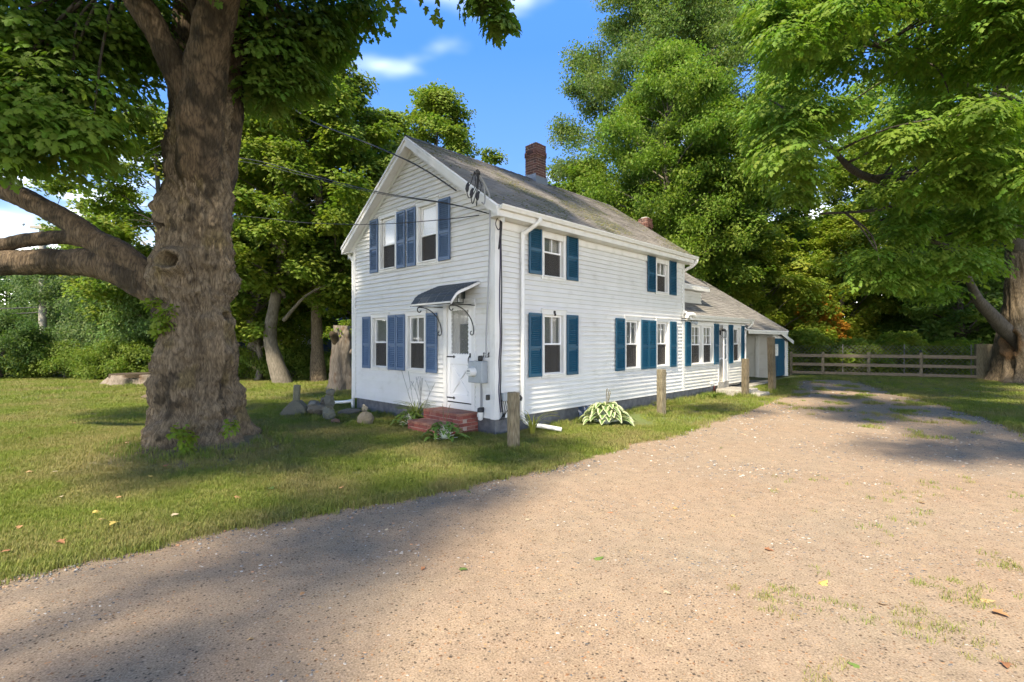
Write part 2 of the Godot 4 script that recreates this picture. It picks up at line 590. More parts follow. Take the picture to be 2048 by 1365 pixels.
func build_ground() -> void:
	# one sheet: fine under the eye, coarse to the horizon
	var xs := []
	var ds := []
	var q := -14.0
	while q < 26.0:
		xs.append(q)
		q += 0.2 if absf(q) < 9.0 else 0.5
	for e in [30.0, 40.0, 60.0, 100.0, 200.0, 420.0]:
		xs.append(e)
	for e in [-16.0, -20.0, -26.0, -34.0, -46.0, -70.0, -120.0, -200.0, -420.0]:
		xs.push_front(e)
	q = -10.0
	while q < 27.0:
		ds.append(q)
		q += 0.2 if q > 2.0 and q < 14.0 else 0.5
	for e in [30.0, 36.0, 45.0, 60.0, 100.0, 200.0, 450.0]:
		ds.append(e)
	for e in [-14.0, -20.0, -40.0, -100.0, -300.0]:
		ds.push_front(e)
	var p := PackedVector3Array()
	var cl := []
	for d in ds:
		for x in xs:
			p.append(Vector3(x, terrain(x, d), -d))
			cl.append(lawn_tint(x, d))
	var mb := MB.new()
	mb.grid(p, ds.size(), xs.size(), false, cl, 1.0)
	setting(put(mb, "ground", M.lawn))
	# the drive: a sheet of sandy gravel with ragged edges
	mb = MB.new()
	p = PackedVector3Array()
	cl = []
	var rows := 0
	var cols := 96
	var d := -8.0
	while d <= 21.0:
		var x0 := edge(LEFT_EDGE, d)
		var x1 := edge(RIGHT_EDGE, d)
		# walk each border to where the ragged edge lies
		for it in 4:
			x0 -= inside_drive(x0, d) * 0.9
			x1 += inside_drive(x1, d) * 0.9
		for k in cols:
			var t := float(k) / (cols - 1)
			t = lerpf(t, 0.5 - 0.5 * cos(PI * t), 0.4)
			var x := lerpf(x0, x1, t)
			var rise := 0.014 * clampf(inside_drive(x, d) * 2.0, 0.0, 1.0) + 0.006 * noise_a.get_noise_2d(x * 0.8, d * 0.8) * clampf(inside_drive(x, d), 0.0, 1.0)
			p.append(Vector3(x, terrain(x, d) + 0.005 + maxf(rise, 0.0), -d))
			cl.append(drive_tint(x, d))
		rows += 1
		d += 0.11 if d > 1.0 and d < 12.0 else 0.25
	mb.grid(p, rows, cols, false, cl, 1.0)
	setting(put(mb, "driveway", M.dirt))

func wheel_track(x: float, d: float) -> float:
	var off := (x - edge(LEFT_EDGE, d)) * 0.72 + 0.25 * noise_b.get_noise_2d(x * 0.3, d * 0.3)
	var k := maxf(1.0 - absf(off - 1.5) / 0.42, 1.0 - absf(off - 3.1) / 0.42)
	return clampf(k * 1.6, 0.0, 1.0) * clampf(0.6 + noise_a.get_noise_2d(x * 0.9, d * 0.9), 0.0, 1.0)

func drive_tint(x: float, d: float) -> Color:
	var sand := Color(0.385, 0.29, 0.195)
	var grey := Color(0.345, 0.275, 0.195)
	var red := Color(0.36, 0.26, 0.17)
	var a := clampf(0.5 + 1.1 * noise_a.get_noise_2d(x * 0.42, d * 0.42 + 5.0), 0.0, 1.0)
	var b := clampf(0.35 + 1.2 * noise_a.get_noise_2d(x * 0.3 + 11.0, d * 0.5), 0.0, 1.0)
	var c := sand.lerp(grey, a * 0.85).lerp(red, b * 0.7)
	var e := noise_a.get_noise_2d(x * 2.4, d * 2.4)
	c = c.lerp(grey, clampf(e * 0.5, 0.0, 0.4))
	# two packed wheel tracks, paler and freer of stones than the rest
	c = c.lerp(sand, wheel_track(x, d) * 0.55)
	return c

# ---------------------------------------------------------------- house
const EXPO := 0.1
const WALL_BOTTOM := 0.3

# frames of the walls: x along the wall, y up, z outwards
func wall_frame(which: String) -> Transform3D:
	match which:
		"front":
			return Transform3D(Basis(Vector3(0, 0, 1), Vector3(0, 1, 0), Vector3(-1, 0, 0)), Vector3.ZERO)
		"shed":
			return Transform3D(Basis(Vector3(0, 0, 1), Vector3(0, 1, 0), Vector3(-1, 0, 0)), Vector3(17.1, 0, 0))
		"back":
			return Transform3D(Basis(Vector3(-1, 0, 0), Vector3(0, 1, 0), Vector3(0, 0, -1)), Vector3(0, 0, -5.3))
		"end":
			return Transform3D(Basis(Vector3(0, 0, -1), Vector3(0, 1, 0), Vector3(1, 0, 0)), Vector3(7.73, 0, 0))
	return Transform3D()

# top: height of the wall at x, for gables
func gable_top(g: Array, x: float) -> float:
	if g.is_empty():
		return 1e9
	return g[1] - absf(x - g[0]) * g[2]

# a boarded wall: a core with openings, and every board a piece of its own
func boarded_wall(h: Node3D, called: String, t: Transform3D, x0: float, x1: float, y0: float, y1: float, holes: Array, gable := [], paint := "white_paint", joined := false) -> void:
	var core := MB.new()
	var bx := [x0, x1]
	var by := [y0, y1]
	for o in holes:
		bx.append(clampf(o[0], x0, x1)); bx.append(clampf(o[1], x0, x1))
		by.append(clampf(o[2], y0, y1)); by.append(clampf(o[3], y0, y1))
	bx.sort(); by.sort()
	var flat_top := y1
	if gable.size():
		flat_top = gable_top(gable, x0)
		by.append(flat_top)
		by.sort()
	for i in bx.size() - 1:
		for j in by.size() - 1:
			if bx[i + 1] - bx[i] < 0.001 or by[j + 1] - by[j] < 0.001 or by[j + 1] > flat_top + 0.001:
				continue
			var mx: float = (bx[i] + bx[i + 1]) * 0.5
			var my: float = (by[j] + by[j + 1]) * 0.5
			var open := false
			for o in holes:
				if mx > o[0] and mx < o[1] and my > o[2] and my < o[3]:
					open = true
			if not open:
				core.box(Vector3(bx[i], by[j], -0.1), Vector3(bx[i + 1], by[j + 1], 0.0), 0.0, t)
	if gable.size():
		var gy := flat_top
		while gy < gable[1] - 0.06:
			var half: float = (gable[1] - gy - 0.06) / gable[2]
			var cut := [maxf(x0, gable[0] - half), minf(x1, gable[0] + half)]
			for o in holes:
				if o[2] < gy + 0.06 and o[3] > gy:
					cut.append(o[0]); cut.append(o[1])
			cut.sort()
			for i in cut.size() - 1:
				var mx: float = (cut[i] + cut[i + 1]) * 0.5
				var open := false
				for o in holes:
					if mx > o[0] and mx < o[1] and o[2] < gy + 0.06 and o[3] > gy:
						open = true
				if not open and cut[i + 1] - cut[i] > 0.002:
					core.box(Vector3(cut[i], gy, -0.1), Vector3(cut[i + 1], gy + 0.06, 0.0), 0.0, t)
			gy += 0.06
	var wall := put(core, called, M[paint], h)
	var mb := MB.new()
	var row := 0
	var y := y0
	while y < y1 - 0.01:
		var ya := y
		var yb := minf(y + EXPO, y1)
		row += 1
		y += EXPO
		var cuts := [x0, x1]
		for o in holes:
			if o[2] < yb and o[3] > ya:
				cuts.append(clampf(o[0], x0, x1)); cuts.append(clampf(o[1], x0, x1))
		cuts.sort()
		var spans := []
		for i in cuts.size() - 1:
			if cuts[i + 1] - cuts[i] < 0.004:
				continue
			var mx: float = (cuts[i] + cuts[i + 1]) * 0.5
			var lo := ya
			var hi := yb
			for o in holes:
				if mx > o[0] and mx < o[1] and o[2] < hi and o[3] > lo:
					if o[2] > lo + 0.008:
						hi = o[2]
					elif o[3] < hi - 0.008:
						lo = o[3]
					else:
						hi = lo
			if hi - lo < 0.008:
				continue
			if spans.size() and absf(spans[-1][1] - cuts[i]) < 0.002 and absf(spans[-1][2] - lo) < 0.001 and absf(spans[-1][3] - hi) < 0.001:
				spans[-1][1] = cuts[i + 1]
			else:
				spans.append([cuts[i], cuts[i + 1], lo, hi])
		for s in spans:
			if not joined:
				mb = MB.new()
			var k := r(0.955, 1.0)
			mb.col = Color(k, k * r(0.992, 1.0), k * r(0.975, 1.0))
			var xa: float = s[0]
			var xb: float = s[1]
			var xa2 := xa
			var xb2 := xb
			if gable.size():
				var half_lo: float = (gable[1] - s[2]) / gable[2]
				var half_hi: float = maxf(0.0, (gable[1] - s[3]) / gable[2])
				if half_lo < 0.03:
					continue
				xa = maxf(xa, gable[0] - half_lo); xb = minf(xb, gable[0] + half_lo)
				xa2 = maxf(xa2, gable[0] - half_hi); xb2 = minf(xb2, gable[0] + half_hi)
			var lip := 0.036 + r(-0.002, 0.003)
			var lip2 := lip + r(-0.0015, 0.0015)
			var up := 0.003
			var a := t * Vector3(xa, s[2], lip)
			var b := t * Vector3(xb, s[2], lip2)
			var c := t * Vector3(xb2, s[3] + 0.004, up)
			var d := t * Vector3(xa2, s[3] + 0.004, up)
			mb.quad(a, b, c, d, t.basis.z)
			mb.quad(a, b, t * Vector3(xb, s[2], 0.0), t * Vector3(xa, s[2], 0.0), -t.basis.y)
			mb.quad(a, d, t * Vector3(xa2, s[3], 0.0), t * Vector3(xa, s[2], 0.0), -t.basis.x)
			mb.quad(b, c, t * Vector3(xb2, s[3], 0.0), t * Vector3(xb, s[2], 0.0), t.basis.x)
			if not joined:
				put(mb, "clapboard", M[paint], wall)
	if joined:
		var o := put(mb, "siding", M[paint], wall)
		o.set_meta("kind", "stuff")

# a double-hung window; x0..x1 and y0..y1 are the outside of its casing
func sash_window(h: Node3D, t: Transform3D, x0: float, x1: float, y0: float, y1: float, opt := {}) -> Node3D:
	var w := node("window", t, h)
	var cw: float = opt.get("casing", 0.085)
	var mb := MB.new()
	mb.box(Vector3(x0, y0 + 0.05, -0.02), Vector3(x0 + cw, y1 - 0.1, 0.047), 0.004)
	mb.box(Vector3(x1 - cw, y0 + 0.05, -0.02), Vector3(x1, y1 - 0.1, 0.047), 0.004)
	mb.box(Vector3(x0, y1 - 0.1, -0.02), Vector3(x1, y1, 0.05), 0.004)
	put(mb, "casing", M.trim_paint, w)
	mb = MB.new()
	mb.box(Vector3(x0 - 0.012, y1, -0.02), Vector3(x1 + 0.012, y1 + 0.022, 0.072), 0.004)
	put(mb, "drip_cap", M.trim_paint, w)
	mb = MB.new()
	mb.box(Vector3(x0, y0, -0.02), Vector3(x1, y0 + 0.05, 0.045), 0.004)
	mb.box(Vector3(x0 + cw - 0.03, y0 + 0.052, -0.08), Vector3(x1 - cw + 0.03, y0 + 0.085, 0.068), 0.006)
	put(mb, "sill", M.trim_paint, w)
	var a := x0 + cw
	var b := x1 - cw
	var lo := y0 + 0.085
	var hi := y1 - 0.1
	var mid := lerpf(lo, hi, opt.get("meet", 0.5))
	# jamb
	mb = MB.new()
	mb.box(Vector3(a - 0.001, lo, -0.1), Vector3(a + 0.012, hi, -0.021))
	mb.box(Vector3(b - 0.012, lo, -0.1), Vector3(b + 0.001, hi, -0.021))
	mb.box(Vector3(a, hi - 0.012, -0.1), Vector3(b, hi + 0.001, -0.021))
	put(mb, "jamb", M.trim_paint, w)
	var sw := 0.034
	for k in 2:
		var ya: float = lo if k == 0 else mid - 0.015
		var yb: float = mid + 0.02 if k == 0 else hi - 0.012
		var z := -0.075 if k == 0 else -0.045
		mb = MB.new()
		mb.box(Vector3(a + 0.012, ya, z), Vector3(a + 0.012 + sw, yb, z + 0.03), 0.003)
		mb.box(Vector3(b - 0.012 - sw, ya, z), Vector3(b - 0.012, yb, z + 0.03), 0.003)
		mb.box(Vector3(a + 0.012 + sw, ya, z), Vector3(b - 0.012 - sw, ya + sw, z + 0.03), 0.003)
		mb.box(Vector3(a + 0.012 + sw, yb - sw, z), Vector3(b - 0.012 - sw, yb, z + 0.03), 0.003)
		var nb: int = opt.get("bars", 0) if k == 1 or opt.get("both", false) else 0
		for q in nb:
			var bx2 := lerpf(a + 0.012 + sw, b - 0.012 - sw, float(q + 1) / (nb + 1))
			mb.box(Vector3(bx2 - 0.009, ya + sw, z + 0.004), Vector3(bx2 + 0.009, yb - sw, z + 0.026), 0.002)
		var nh: int = opt.get("cross", 0)
		for q in nh:
			var by2 := lerpf(ya + sw, yb - sw, float(q + 1) / (nh + 1))
			mb.box(Vector3(a + 0.012 + sw, by2 - 0.007, z + 0.005), Vector3(b - 0.012 - sw, by2 + 0.007, z + 0.025), 0.002)
		put(mb, "lower_sash" if k == 0 else "upper_sash", M.plain_white, w)
		mb = MB.new()
		mb.box(Vector3(a + 0.03, ya + 0.02, z + 0.012), Vector3(b - 0.03, yb - 0.02, z + 0.016))
		put(mb, "pane", M.glass, w)
	# the insect screen over the lower half
	mb = MB.new()
	mb.box(Vector3(a + 0.03, lo + 0.01, -0.036), Vector3(b - 0.03, mid - 0.02, -0.034))
	put(mb, "insect_screen", M.screen, w)
	mb = MB.new()
	for e in [[a + 0.012, lo, a + 0.03, mid - 0.017], [b - 0.03, lo, b - 0.012, mid - 0.017], [a + 0.03, lo, b - 0.03, lo + 0.018]]:
		mb.box(Vector3(e[0], e[1], -0.041), Vector3(e[2], e[3], -0.028), 0.002)
	put(mb, "screen_frame", M.trim_paint, w)
	# what hangs behind the glass
	if opt.get("shade", false):
		mb = MB.new()
		mb.box(Vector3(a + 0.013, mid + 0.0, -0.053), Vector3(b - 0.013, hi - 0.013, -0.05))
		put(mb, "roller_shade", M.roller_shade, w)
		hang(w, "curtain", lerpf(a, b, 0.52), b, lo - 0.05, mid + 0.1, -0.14, M.violet_drape)
	var cf: Array = opt.get("curtains", [])
	for e in cf:
		hang(w, "curtain", lerpf(a, b, e[0]), lerpf(a, b, e[1]), lerpf(lo, hi, e[2]), lerpf(lo, hi, e[3]), -0.15, M.curtain)
	return w

func hang(w: Node3D, called: String, x0: float, x1: float, y0: float, y1: float, z: float, m: Material) -> void:
	var mb := MB.new()
	var p := PackedVector3Array()
	var cols := int(maxf(6.0, (x1 - x0) / 0.012))
	var ph := r(0, 6)
	for i in 6:
		for k in cols:
			var x := lerpf(x0, x1, float(k) / (cols - 1))
			p.append(Vector3(x, lerpf(y0, y1, i / 5.0), z + (0.012 + 0.004 * i / 5.0) * sin(x * 90.0 + ph + 0.2 * i) + 0.006 * sin(x * 31.0 + ph)))
	mb.grid(p, 6, cols, false, null, 1.0)
	put(mb, called, m, w)

func shutter(h: Node3D, t: Transform3D, x0: float, x1: float, y0: float, y1: float, paint: String) -> void:
	var s := node("shutter", t, h)
	var mb := MB.new()
	var st := 0.042
	var z0 := 0.042
	var z1 := 0.072
	mb.box(Vector3(x0, y0, z0), Vector3(x0 + st, y1, z1), 0.003)
	mb.box(Vector3(x1 - st, y0, z0), Vector3(x1, y1, z1), 0.003)
	var mid := lerpf(y0, y1, 0.46)
	for e in [[y0, y0 + 0.07], [mid - 0.03, mid + 0.03], [y1 - 0.055, y1]]:
		mb.box(Vector3(x0 + st, e[0], z0 + 0.001), Vector3(x1 - st, e[1], z1 - 0.001), 0.002)
	put(mb, "frame", M[paint], s)
	mb = MB.new()
	var y := y0 + 0.085
	while y < y1 - 0.07:
		if absf(y - mid) > 0.045:
			var tt := Transform3D(Basis(Vector3.RIGHT, -0.72 + r(-0.04, 0.04)), Vector3(0, y, 0.058))
			mb.box(Vector3(x0 + st, -0.019, -0.003), Vector3(x1 - st, 0.019, 0.003), 0.001, tt)
		y += 0.043
	mb.box(Vector3(x0 + st, y0 + 0.07, z0), Vector3(x1 - st, y1 - 0.055, z0 + 0.004))
	put(mb, "louvers", M[paint], s)

# shingled roof plane; o: lower corner, e: along the eave, g: up the slope (both with length)
func shingled(h: Node3D, called: String, o: Vector3, e: Vector3, g: Vector3, moss := 0.0) -> void:
	var en := e.normalized()
	var gn := g.normalized()
	var nn := en.cross(gn)
	if nn.y < 0.0:
		nn = -nn
	var mb := MB.new()
	var dn := -nn * 0.05
	var c := [o, o + e, o + e + g, o + g]
	mb.quad(c[0], c[1], c[2], c[3], nn)
	mb.quad(c[0] + dn, c[1] + dn, c[2] + dn, c[3] + dn, -nn)
	for k in 4:
		mb.quad(c[k], c[(k + 1) % 4], c[(k + 1) % 4] + dn, c[k] + dn, (c[k] + c[(k + 1) % 4]) * 0.5 - (o + e * 0.5 + g * 0.5))
	mb.col = Color(0.16, 0.145, 0.125)
	var roof := put(mb, called, M.shingle, h)
	var step := 0.135
	var rows := int(g.length() / step)
	step = g.length() / rows
	for i in rows:
		mb = MB.new()
		var x := -r(0.0, 0.28)
		var lenx := e.length()
		while x < lenx:
			var wd := r(0.22, 0.34)
			var xa := maxf(x, 0.0)
			var xb := minf(x + wd - 0.006, lenx)
			x += wd
			if xb - xa < 0.02:
				continue
			var g0 := i * step - 0.004 + r(-0.004, 0.004)
			var g1 := minf((i + 1) * step + 0.01, g.length())
			var th := 0.012 + r(0.0, 0.007)
			var p := o + en * (xa + xb) * 0.5 + gn * g0
			var k := 0.15 + 0.07 * r(0.0, 1.0) + 0.04 * noise_a.get_noise_3d(p.x * 0.7, p.y * 0.7, p.z * 0.7)
			var cc := Color(k * 1.06, k, k * 0.9) if moss <= 0.0 else Color(k * 1.1, k, k * 0.85)
			var ms := clampf((noise_a.get_noise_3d(p.x * 0.55, p.y * 0.8 + 3.0, p.z * 0.55) + moss) * 2.2, 0.0, 0.75) * r(0.4, 1.0)
			if moss > 0.0:
				cc = cc.lerp(Color(0.085, 0.09, 0.035), ms)
			mb.col = cc
			var a := o + en * xa + gn * g0 + nn * th
			var b := o + en * xb + gn * g0 + nn * (th + r(-0.003, 0.003))
			var d1 := o + en * xb + gn * g1 + nn * 0.004
			var d0 := o + en * xa + gn * g1 + nn * 0.004
			mb.quad(a, b, d1, d0, nn)
			mb.quad(a, b, o + en * xb + gn * g0, o + en * xa + gn * g0, -gn)
			mb.quad(a, d0, o + en * xa + gn * g1, o + en * xa + gn * g0, -en)
			mb.quad(b, d1, o + en * xb + gn * g1, o + en * xb + gn * g0, en)
		put(mb, "shingle_course", M.shingle, roof)
	if moss > 0.0:
		var list := []
		var cols := []
		var blob := lump_mesh(0.03, 0.5, 5, 7)
		for i in int(e.length() * g.length() * 150.0):
			var p := o + e * rng.randf() + g * rng.randf()
			var gi := fposmod((p - o).dot(gn), step) / step
			if noise_a.get_noise_3d(p.x * 0.55, p.y * 0.8 + 3.0, p.z * 0.55) + moss + 0.5 * noise_a.get_noise_3d(p.x * 3.0, p.y * 3.0, p.z * 3.0) < 0.12 or gi < 0.55:
				continue
			list.append(Transform3D(Basis(en, nn, en.cross(nn)).scaled(Vector3.ONE * r(0.35, 1.0)), p + nn * 0.008))
			var k := r(0.7, 1.5)
			cols.append(Color(k * r(0.9, 1.4), k, k * r(0.7, 1.2)))
		if list.size():
			var mo := scatter(blob, list, cols, "moss", M.moss, roof)
			mo.set_meta("kind", "stuff")

func lump_mesh(rad: float, flat: float, rows: int, cols: int, rough := 0.25, sd := 0.0) -> ArrayMesh:
	var mb := MB.new()
	var p := PackedVector3Array()
	for i in rows:
		var th := PI * i / (rows - 1)
		for k in cols:
			var ph := TAU * k / cols
			var d := Vector3(sin(th) * cos(ph), cos(th), sin(th) * sin(ph))
			var q := rad * (1.0 + rough * noise_a.get_noise_3d(d.x * 1.3 + sd, d.y * 1.3, d.z * 1.3 + sd))
			p.append(Vector3(d.x * q, d.y * q * flat, d.z * q))
	mb.grid(p, rows, cols, true, null, -1.0)
	return mb.mesh()

# a gutter along x at the eave, profile in (z, y)
func gutter(h: Node3D, x0: float, x1: float, y: float, z: float) -> void:
	var prof := [Vector2(0.0, 0.0), Vector2(0.0, -0.075), Vector2(0.075, -0.075), Vector2(0.088, -0.045), Vector2(0.108, -0.018), Vector2(0.112, 0.006), Vector2(0.104, 0.008), Vector2(0.1, -0.012), Vector2(0.08, -0.042), Vector2(0.07, -0.066), Vector2(0.008, -0.066), Vector2(0.008, 0.0)]
	var mb := MB.new()
	var n := 14
	for i in n:
		var xa := lerpf(x0, x1, float(i) / n)
		var xb := lerpf(x0, x1, float(i + 1) / n)
		for k in prof.size():
			var p: Vector2 = prof[k]
			var q: Vector2 = prof[(k + 1) % prof.size()]
			var e := q - p
			mb.quad(Vector3(xa, y + p.y, z + p.x), Vector3(xb, y + p.y, z + p.x), Vector3(xb, y + q.y, z + q.x), Vector3(xa, y + q.y, z + q.x), Vector3(0, e.x, -e.y))
	for xe in [x0, x1]:
		for k in range(0, 5):
			mb.tri(Vector3(xe, y - 0.02, z + 0.03), Vector3(xe, y + prof[k].y, z + prof[k].x), Vector3(xe, y + prof[k + 1].y, z + prof[k + 1].x), Vector3(-1 if xe == x0 else 1, 0, 0))
	put(mb, "gutter", M.white_metal, h)

func brick_mesh(sz: Vector3, ch := 0.004) -> ArrayMesh:
	var mb := MB.new()
	mb.box(-sz * 0.5, sz * 0.5, ch)
	return mb.mesh()

var brick_mats := []
func brick_paint(set_name: String) -> Material:
	var l: Array = M[set_name]
	return l[rng.randi_range(0, l.size() - 1)]

func make_brick_sets() -> void:
	for e in [["chimney_bricks", [[0.12, 0.055, 0.042], [0.15, 0.068, 0.05], [0.09, 0.046, 0.038], [0.18, 0.088, 0.066]]], ["step_bricks", [[0.27, 0.075, 0.055], [0.32, 0.1, 0.075], [0.23, 0.07, 0.055], [0.3, 0.12, 0.09]]], ["top_bricks", [[0.3, 0.13, 0.09], [0.34, 0.17, 0.12]]]]:
		var l := []
		for c in e[1]:
			var m: StandardMaterial3D = M.brick.duplicate()
			m.albedo_color = lin(c[0], c[1], c[2])
			l.append(m)
		M[e[0]] = l

func chimney(h: Node3D, x: float, z: float, w: float, y0: float, y1: float, corbel: bool) -> void:
	var c := node("chimney", Transform3D(Basis(), Vector3(x, 0, z)), h)
	var mb := MB.new()
	mb.box(Vector3(-w / 2 + 0.008, y0, -w / 2 + 0.008), Vector3(w / 2 - 0.008, y1 - 0.01, w / 2 - 0.008))
	put(mb, "mortar", M.mortar, c)
	var bl := w / 2.0
	var full := brick_mesh(Vector3(bl - 0.012, 0.058, 0.09))
	var half := brick_mesh(Vector3(bl / 2 - 0.012, 0.058, 0.09))
	var y := y0
	var row := 0
	while y < y1 - 0.03:
		var grow := 0.0
		if corbel:
			var left := int((y1 - y) / 0.07)
			grow = 0.03 if left == 3 or left == 4 else 0.0
		for side in 4:
			var t := Transform3D(Basis(Vector3.UP, side * PI / 2), Vector3.ZERO)
			var xs := [-bl / 2, bl / 2] if (row + side) % 2 == 0 else [-bl * 0.75, 0.0, bl * 0.75]
			for k in xs.size():
				var ms := full if xs.size() == 2 or k == 1 else half
				var o := t * Transform3D(Basis(), Vector3(xs[k], y + 0.029, w / 2 - 0.043 + grow + r(-0.002, 0.003)))
				put_mesh(ms, "brick", brick_paint("chimney_bricks"), c, o)
		y += 0.07
		row += 1
	mb = MB.new()
	mb.box(Vector3(-w / 2 + 0.06, y1 - 0.02, -w / 2 + 0.06), Vector3(w / 2 - 0.06, y1 + 0.05, w / 2 - 0.06), 0.03)
	put(mb, "cap", M.concrete, c)

func build_house() -> void:
	make_brick_sets()
	var h := node("farmhouse", Transform3D(Basis(Vector3.UP, HOUSE_TURN), HOUSE_AT))
	tag(h, "white clapboard two-storey farmhouse with blue shutters and a low side wing", "house")
	var F := wall_frame("front")
	var S := Transform3D()
	# window and door places: casing edges
	var lowy := [1.05, 2.42]
	var fw := [[-4.43, -3.63, 1.06, 2.43], [-2.917, -2.116, 1.06, 2.43], [-4.07, -3.27, 3.43, 4.82], [-2.49, -1.683, 3.43, 4.82]]
	var door := [-1.52, -0.53, 0.4, 2.56]
	var holes := []
	for o in fw:
		holes.append([o[0] + 0.04, o[1] - 0.04, o[2] + 0.03, o[3] - 0.04])
	holes.append([door[0] + 0.04, door[1] - 0.04, door[2], door[3] - 0.05])
	boarded_wall(h, "front_wall", F, -5.3, 0.0, WALL_BOTTOM, 6.2, holes, [-2.65, 6.2, 0.7])
	var sw := [[1.295, 2.095, 1.0, 2.42], [4.45, 5.245, 1.0, 2.395], [6.035, 6.83, 1.01, 2.39], [1.29, 2.09, 3.05, 4.23], [6.015, 6.79, 3.05, 4.17], [8.15, 9.845, 0.99, 2.34], [11.45, 12.22, 0.98, 2.32]]
	var sdoor := [10.23, 11.07, 0.4, 2.38]
	holes = []
	for o in sw:
		holes.append([o[0] + 0.04, o[1] - 0.04, o[2] + 0.03, o[3] - 0.04])
	var main_holes := holes.slice(0, 5)
	boarded_wall(h, "side_wall", S, 0.0, 7.73, WALL_BOTTOM, 4.3, main_holes)
	var wing_holes := holes.slice(5)
	wing_holes.append([sdoor[0] + 0.04, sdoor[1] - 0.04, sdoor[2], sdoor[3] - 0.05])
	boarded_wall(h, "wing_wall", S, 7.73, 12.6, WALL_BOTTOM, 2.5, wing_holes, [], "wing_paint")
	boarded_wall(h, "rear_wall", wall_frame("back"), -7.73, 0.0, WALL_BOTTOM, 4.3, [], [], "white_paint", true)
	boarded_wall(h, "end_wall", wall_frame("end"), 0.0, 5.3, WALL_BOTTOM, 6.2, [], [2.65, 6.2, 0.7], "white_paint", true)
	boarded_wall(h, "wing_end_wall", Transform3D(wall_frame("end").basis, Vector3(12.6, 0, 0)), 0.0, 5.3, WALL_BOTTOM, 4.3, [], [2.65, 4.3, 0.68], "wing_paint", true)
	boarded_wall(h, "wing_rear_wall", Transform3D(wall_frame("back").basis, Vector3(0, 0, -5.3)), -12.6, -7.73, WALL_BOTTOM, 2.5, [], [], "wing_paint", true)
	# small upper wall where the wing's roof meets the house
	boarded_wall(h, "upper_wing_wall", Transform3D(Basis(), Vector3(0, 0, -0.42)), 7.73, 9.9, 2.7, 3.5, [], [], "wing_paint")
	boarded_wall(h, "upper_wing_end", Transform3D(wall_frame("end").basis, Vector3(9.9, 0, 0)), 0.42, 4.88, 2.7, 5.1, [], [2.65, 5.1, 0.68], "wing_paint", true)
	# the end shed beyond the porch
	boarded_wall(h, "shed_front_wall", wall_frame("shed"), -3.6, -0.4, 0.16, 2.3, [[-3.1, -1.1, 0.16, 2.1]], [], "wing_paint")
	boarded_wall(h, "shed_side_wall", Transform3D(Basis(), Vector3(0, 0, -0.4)), 17.1, 19.2, 0.16, 2.3, [[17.16, 18.75, 0.16, 1.88]], [], "wing_paint")
	boarded_wall(h, "shed_end_wall", Transform3D(wall_frame("end").basis, Vector3(19.2, 0, 0)), 0.4, 5.0, 0.16, 2.2, [], [], "wing_paint", true)

	# foundation
	var mb := MB.new()
	mb.box(Vector3(0.03, -0.4, -5.27), Vector3(7.7, 0.298, -0.03), 0.01)
	mb.box(Vector3(7.7, -0.4, -5.26), Vector3(10.0, 0.296, -0.035), 0.01)
	put(mb, "foundation", M.foundation, h)
	mb = MB.new()
	mb.box(Vector3(10.0, -0.4, -5.2), Vector3(12.55, 0.14, -0.08), 0.0)
	put(mb, "crawl_space", M.foundation, h)
	for k in 4:
		put_mesh(brick_mesh(Vector3(0.1, 0.06, 0.2)), "brick", brick_paint("step_bricks"), h, Transform3D(Basis(), Vector3(10.06, 0.05 + 0.068 * k, -0.12)))
	# floors and ceilings inside
	mb = MB.new()
	for e in [0.2, 2.72, 4.36]:
		mb.box(Vector3(0.101, e, -5.199), Vector3(7.629, e + 0.1, -0.101))
	mb.box(Vector3(7.731, 0.2, -5.199), Vector3(12.499, 0.3, -0.101))
	mb.box(Vector3(7.731, 2.52, -5.199), Vector3(12.499, 2.6, -0.401))
	mb.box(Vector3(3.2, 0.3, -5.19), Vector3(3.3, 4.3, -0.11))
	mb.box(Vector3(0.11, 0.3, -2.7), Vector3(3.19, 4.3, -2.6))
	mb.box(Vector3(9.9, 0.3, -5.19), Vector3(10.0, 2.5, -0.11))
	put(mb, "inner_partitions", M.room, h)

	# corner boards
	for e in [[0.0, 0.0, WALL_BOTTOM, 4.2], [0.0, -5.3, WALL_BOTTOM, 4.2], [7.73, 0.0, WALL_BOTTOM, 4.2]]:
		mb = MB.new()
		var sx := -1.0 if e[0] == 0.0 else 1.0
		var sz := 1.0 if e[1] == 0.0 else -1.0
		mb.box(Vector3(e[0] + sx * 0.04, e[2] - 0.012, e[1] + sz * 0.04), Vector3(e[0] - sx * 0.085, e[3], e[1] + sz * 0.002), 0.004)
		mb.box(Vector3(e[0] + sx * 0.041, e[2] - 0.012, e[1] + sz * 0.0015), Vector3(e[0] + sx * 0.002, e[3], e[1] - sz * 0.085), 0.004)
		put(mb, "corner_board", M.trim_paint, h)
	mb = MB.new()
	mb.box(Vector3(12.55, 0.28, 0.0005), Vector3(12.635, 2.45, 0.04), 0.004)
	put(mb, "corner_board", M.trim_paint, h)

	# roofs
	var tp := 0.7
	var ex := 0.2
	var oz := 0.3
	var ridge_y := 6.32
	var eave_y := ridge_y - (2.65 + oz) * tp
	shingled(h, "roof", Vector3(-ex - 0.02, eave_y, oz), Vector3(7.73 + 2 * ex + 0.04, 0, 0), Vector3(0, ridge_y - eave_y, -2.65 - oz), 0.1)
	shingled(h, "roof", Vector3(-ex - 0.02, eave_y, -5.3 - oz), Vector3(7.73 + 2 * ex + 0.04, 0, 0), Vector3(0, ridge_y - eave_y, 2.65 + oz), 0.0)
	mb = MB.new()
	mb.col = Color(0.15, 0.135, 0.115)
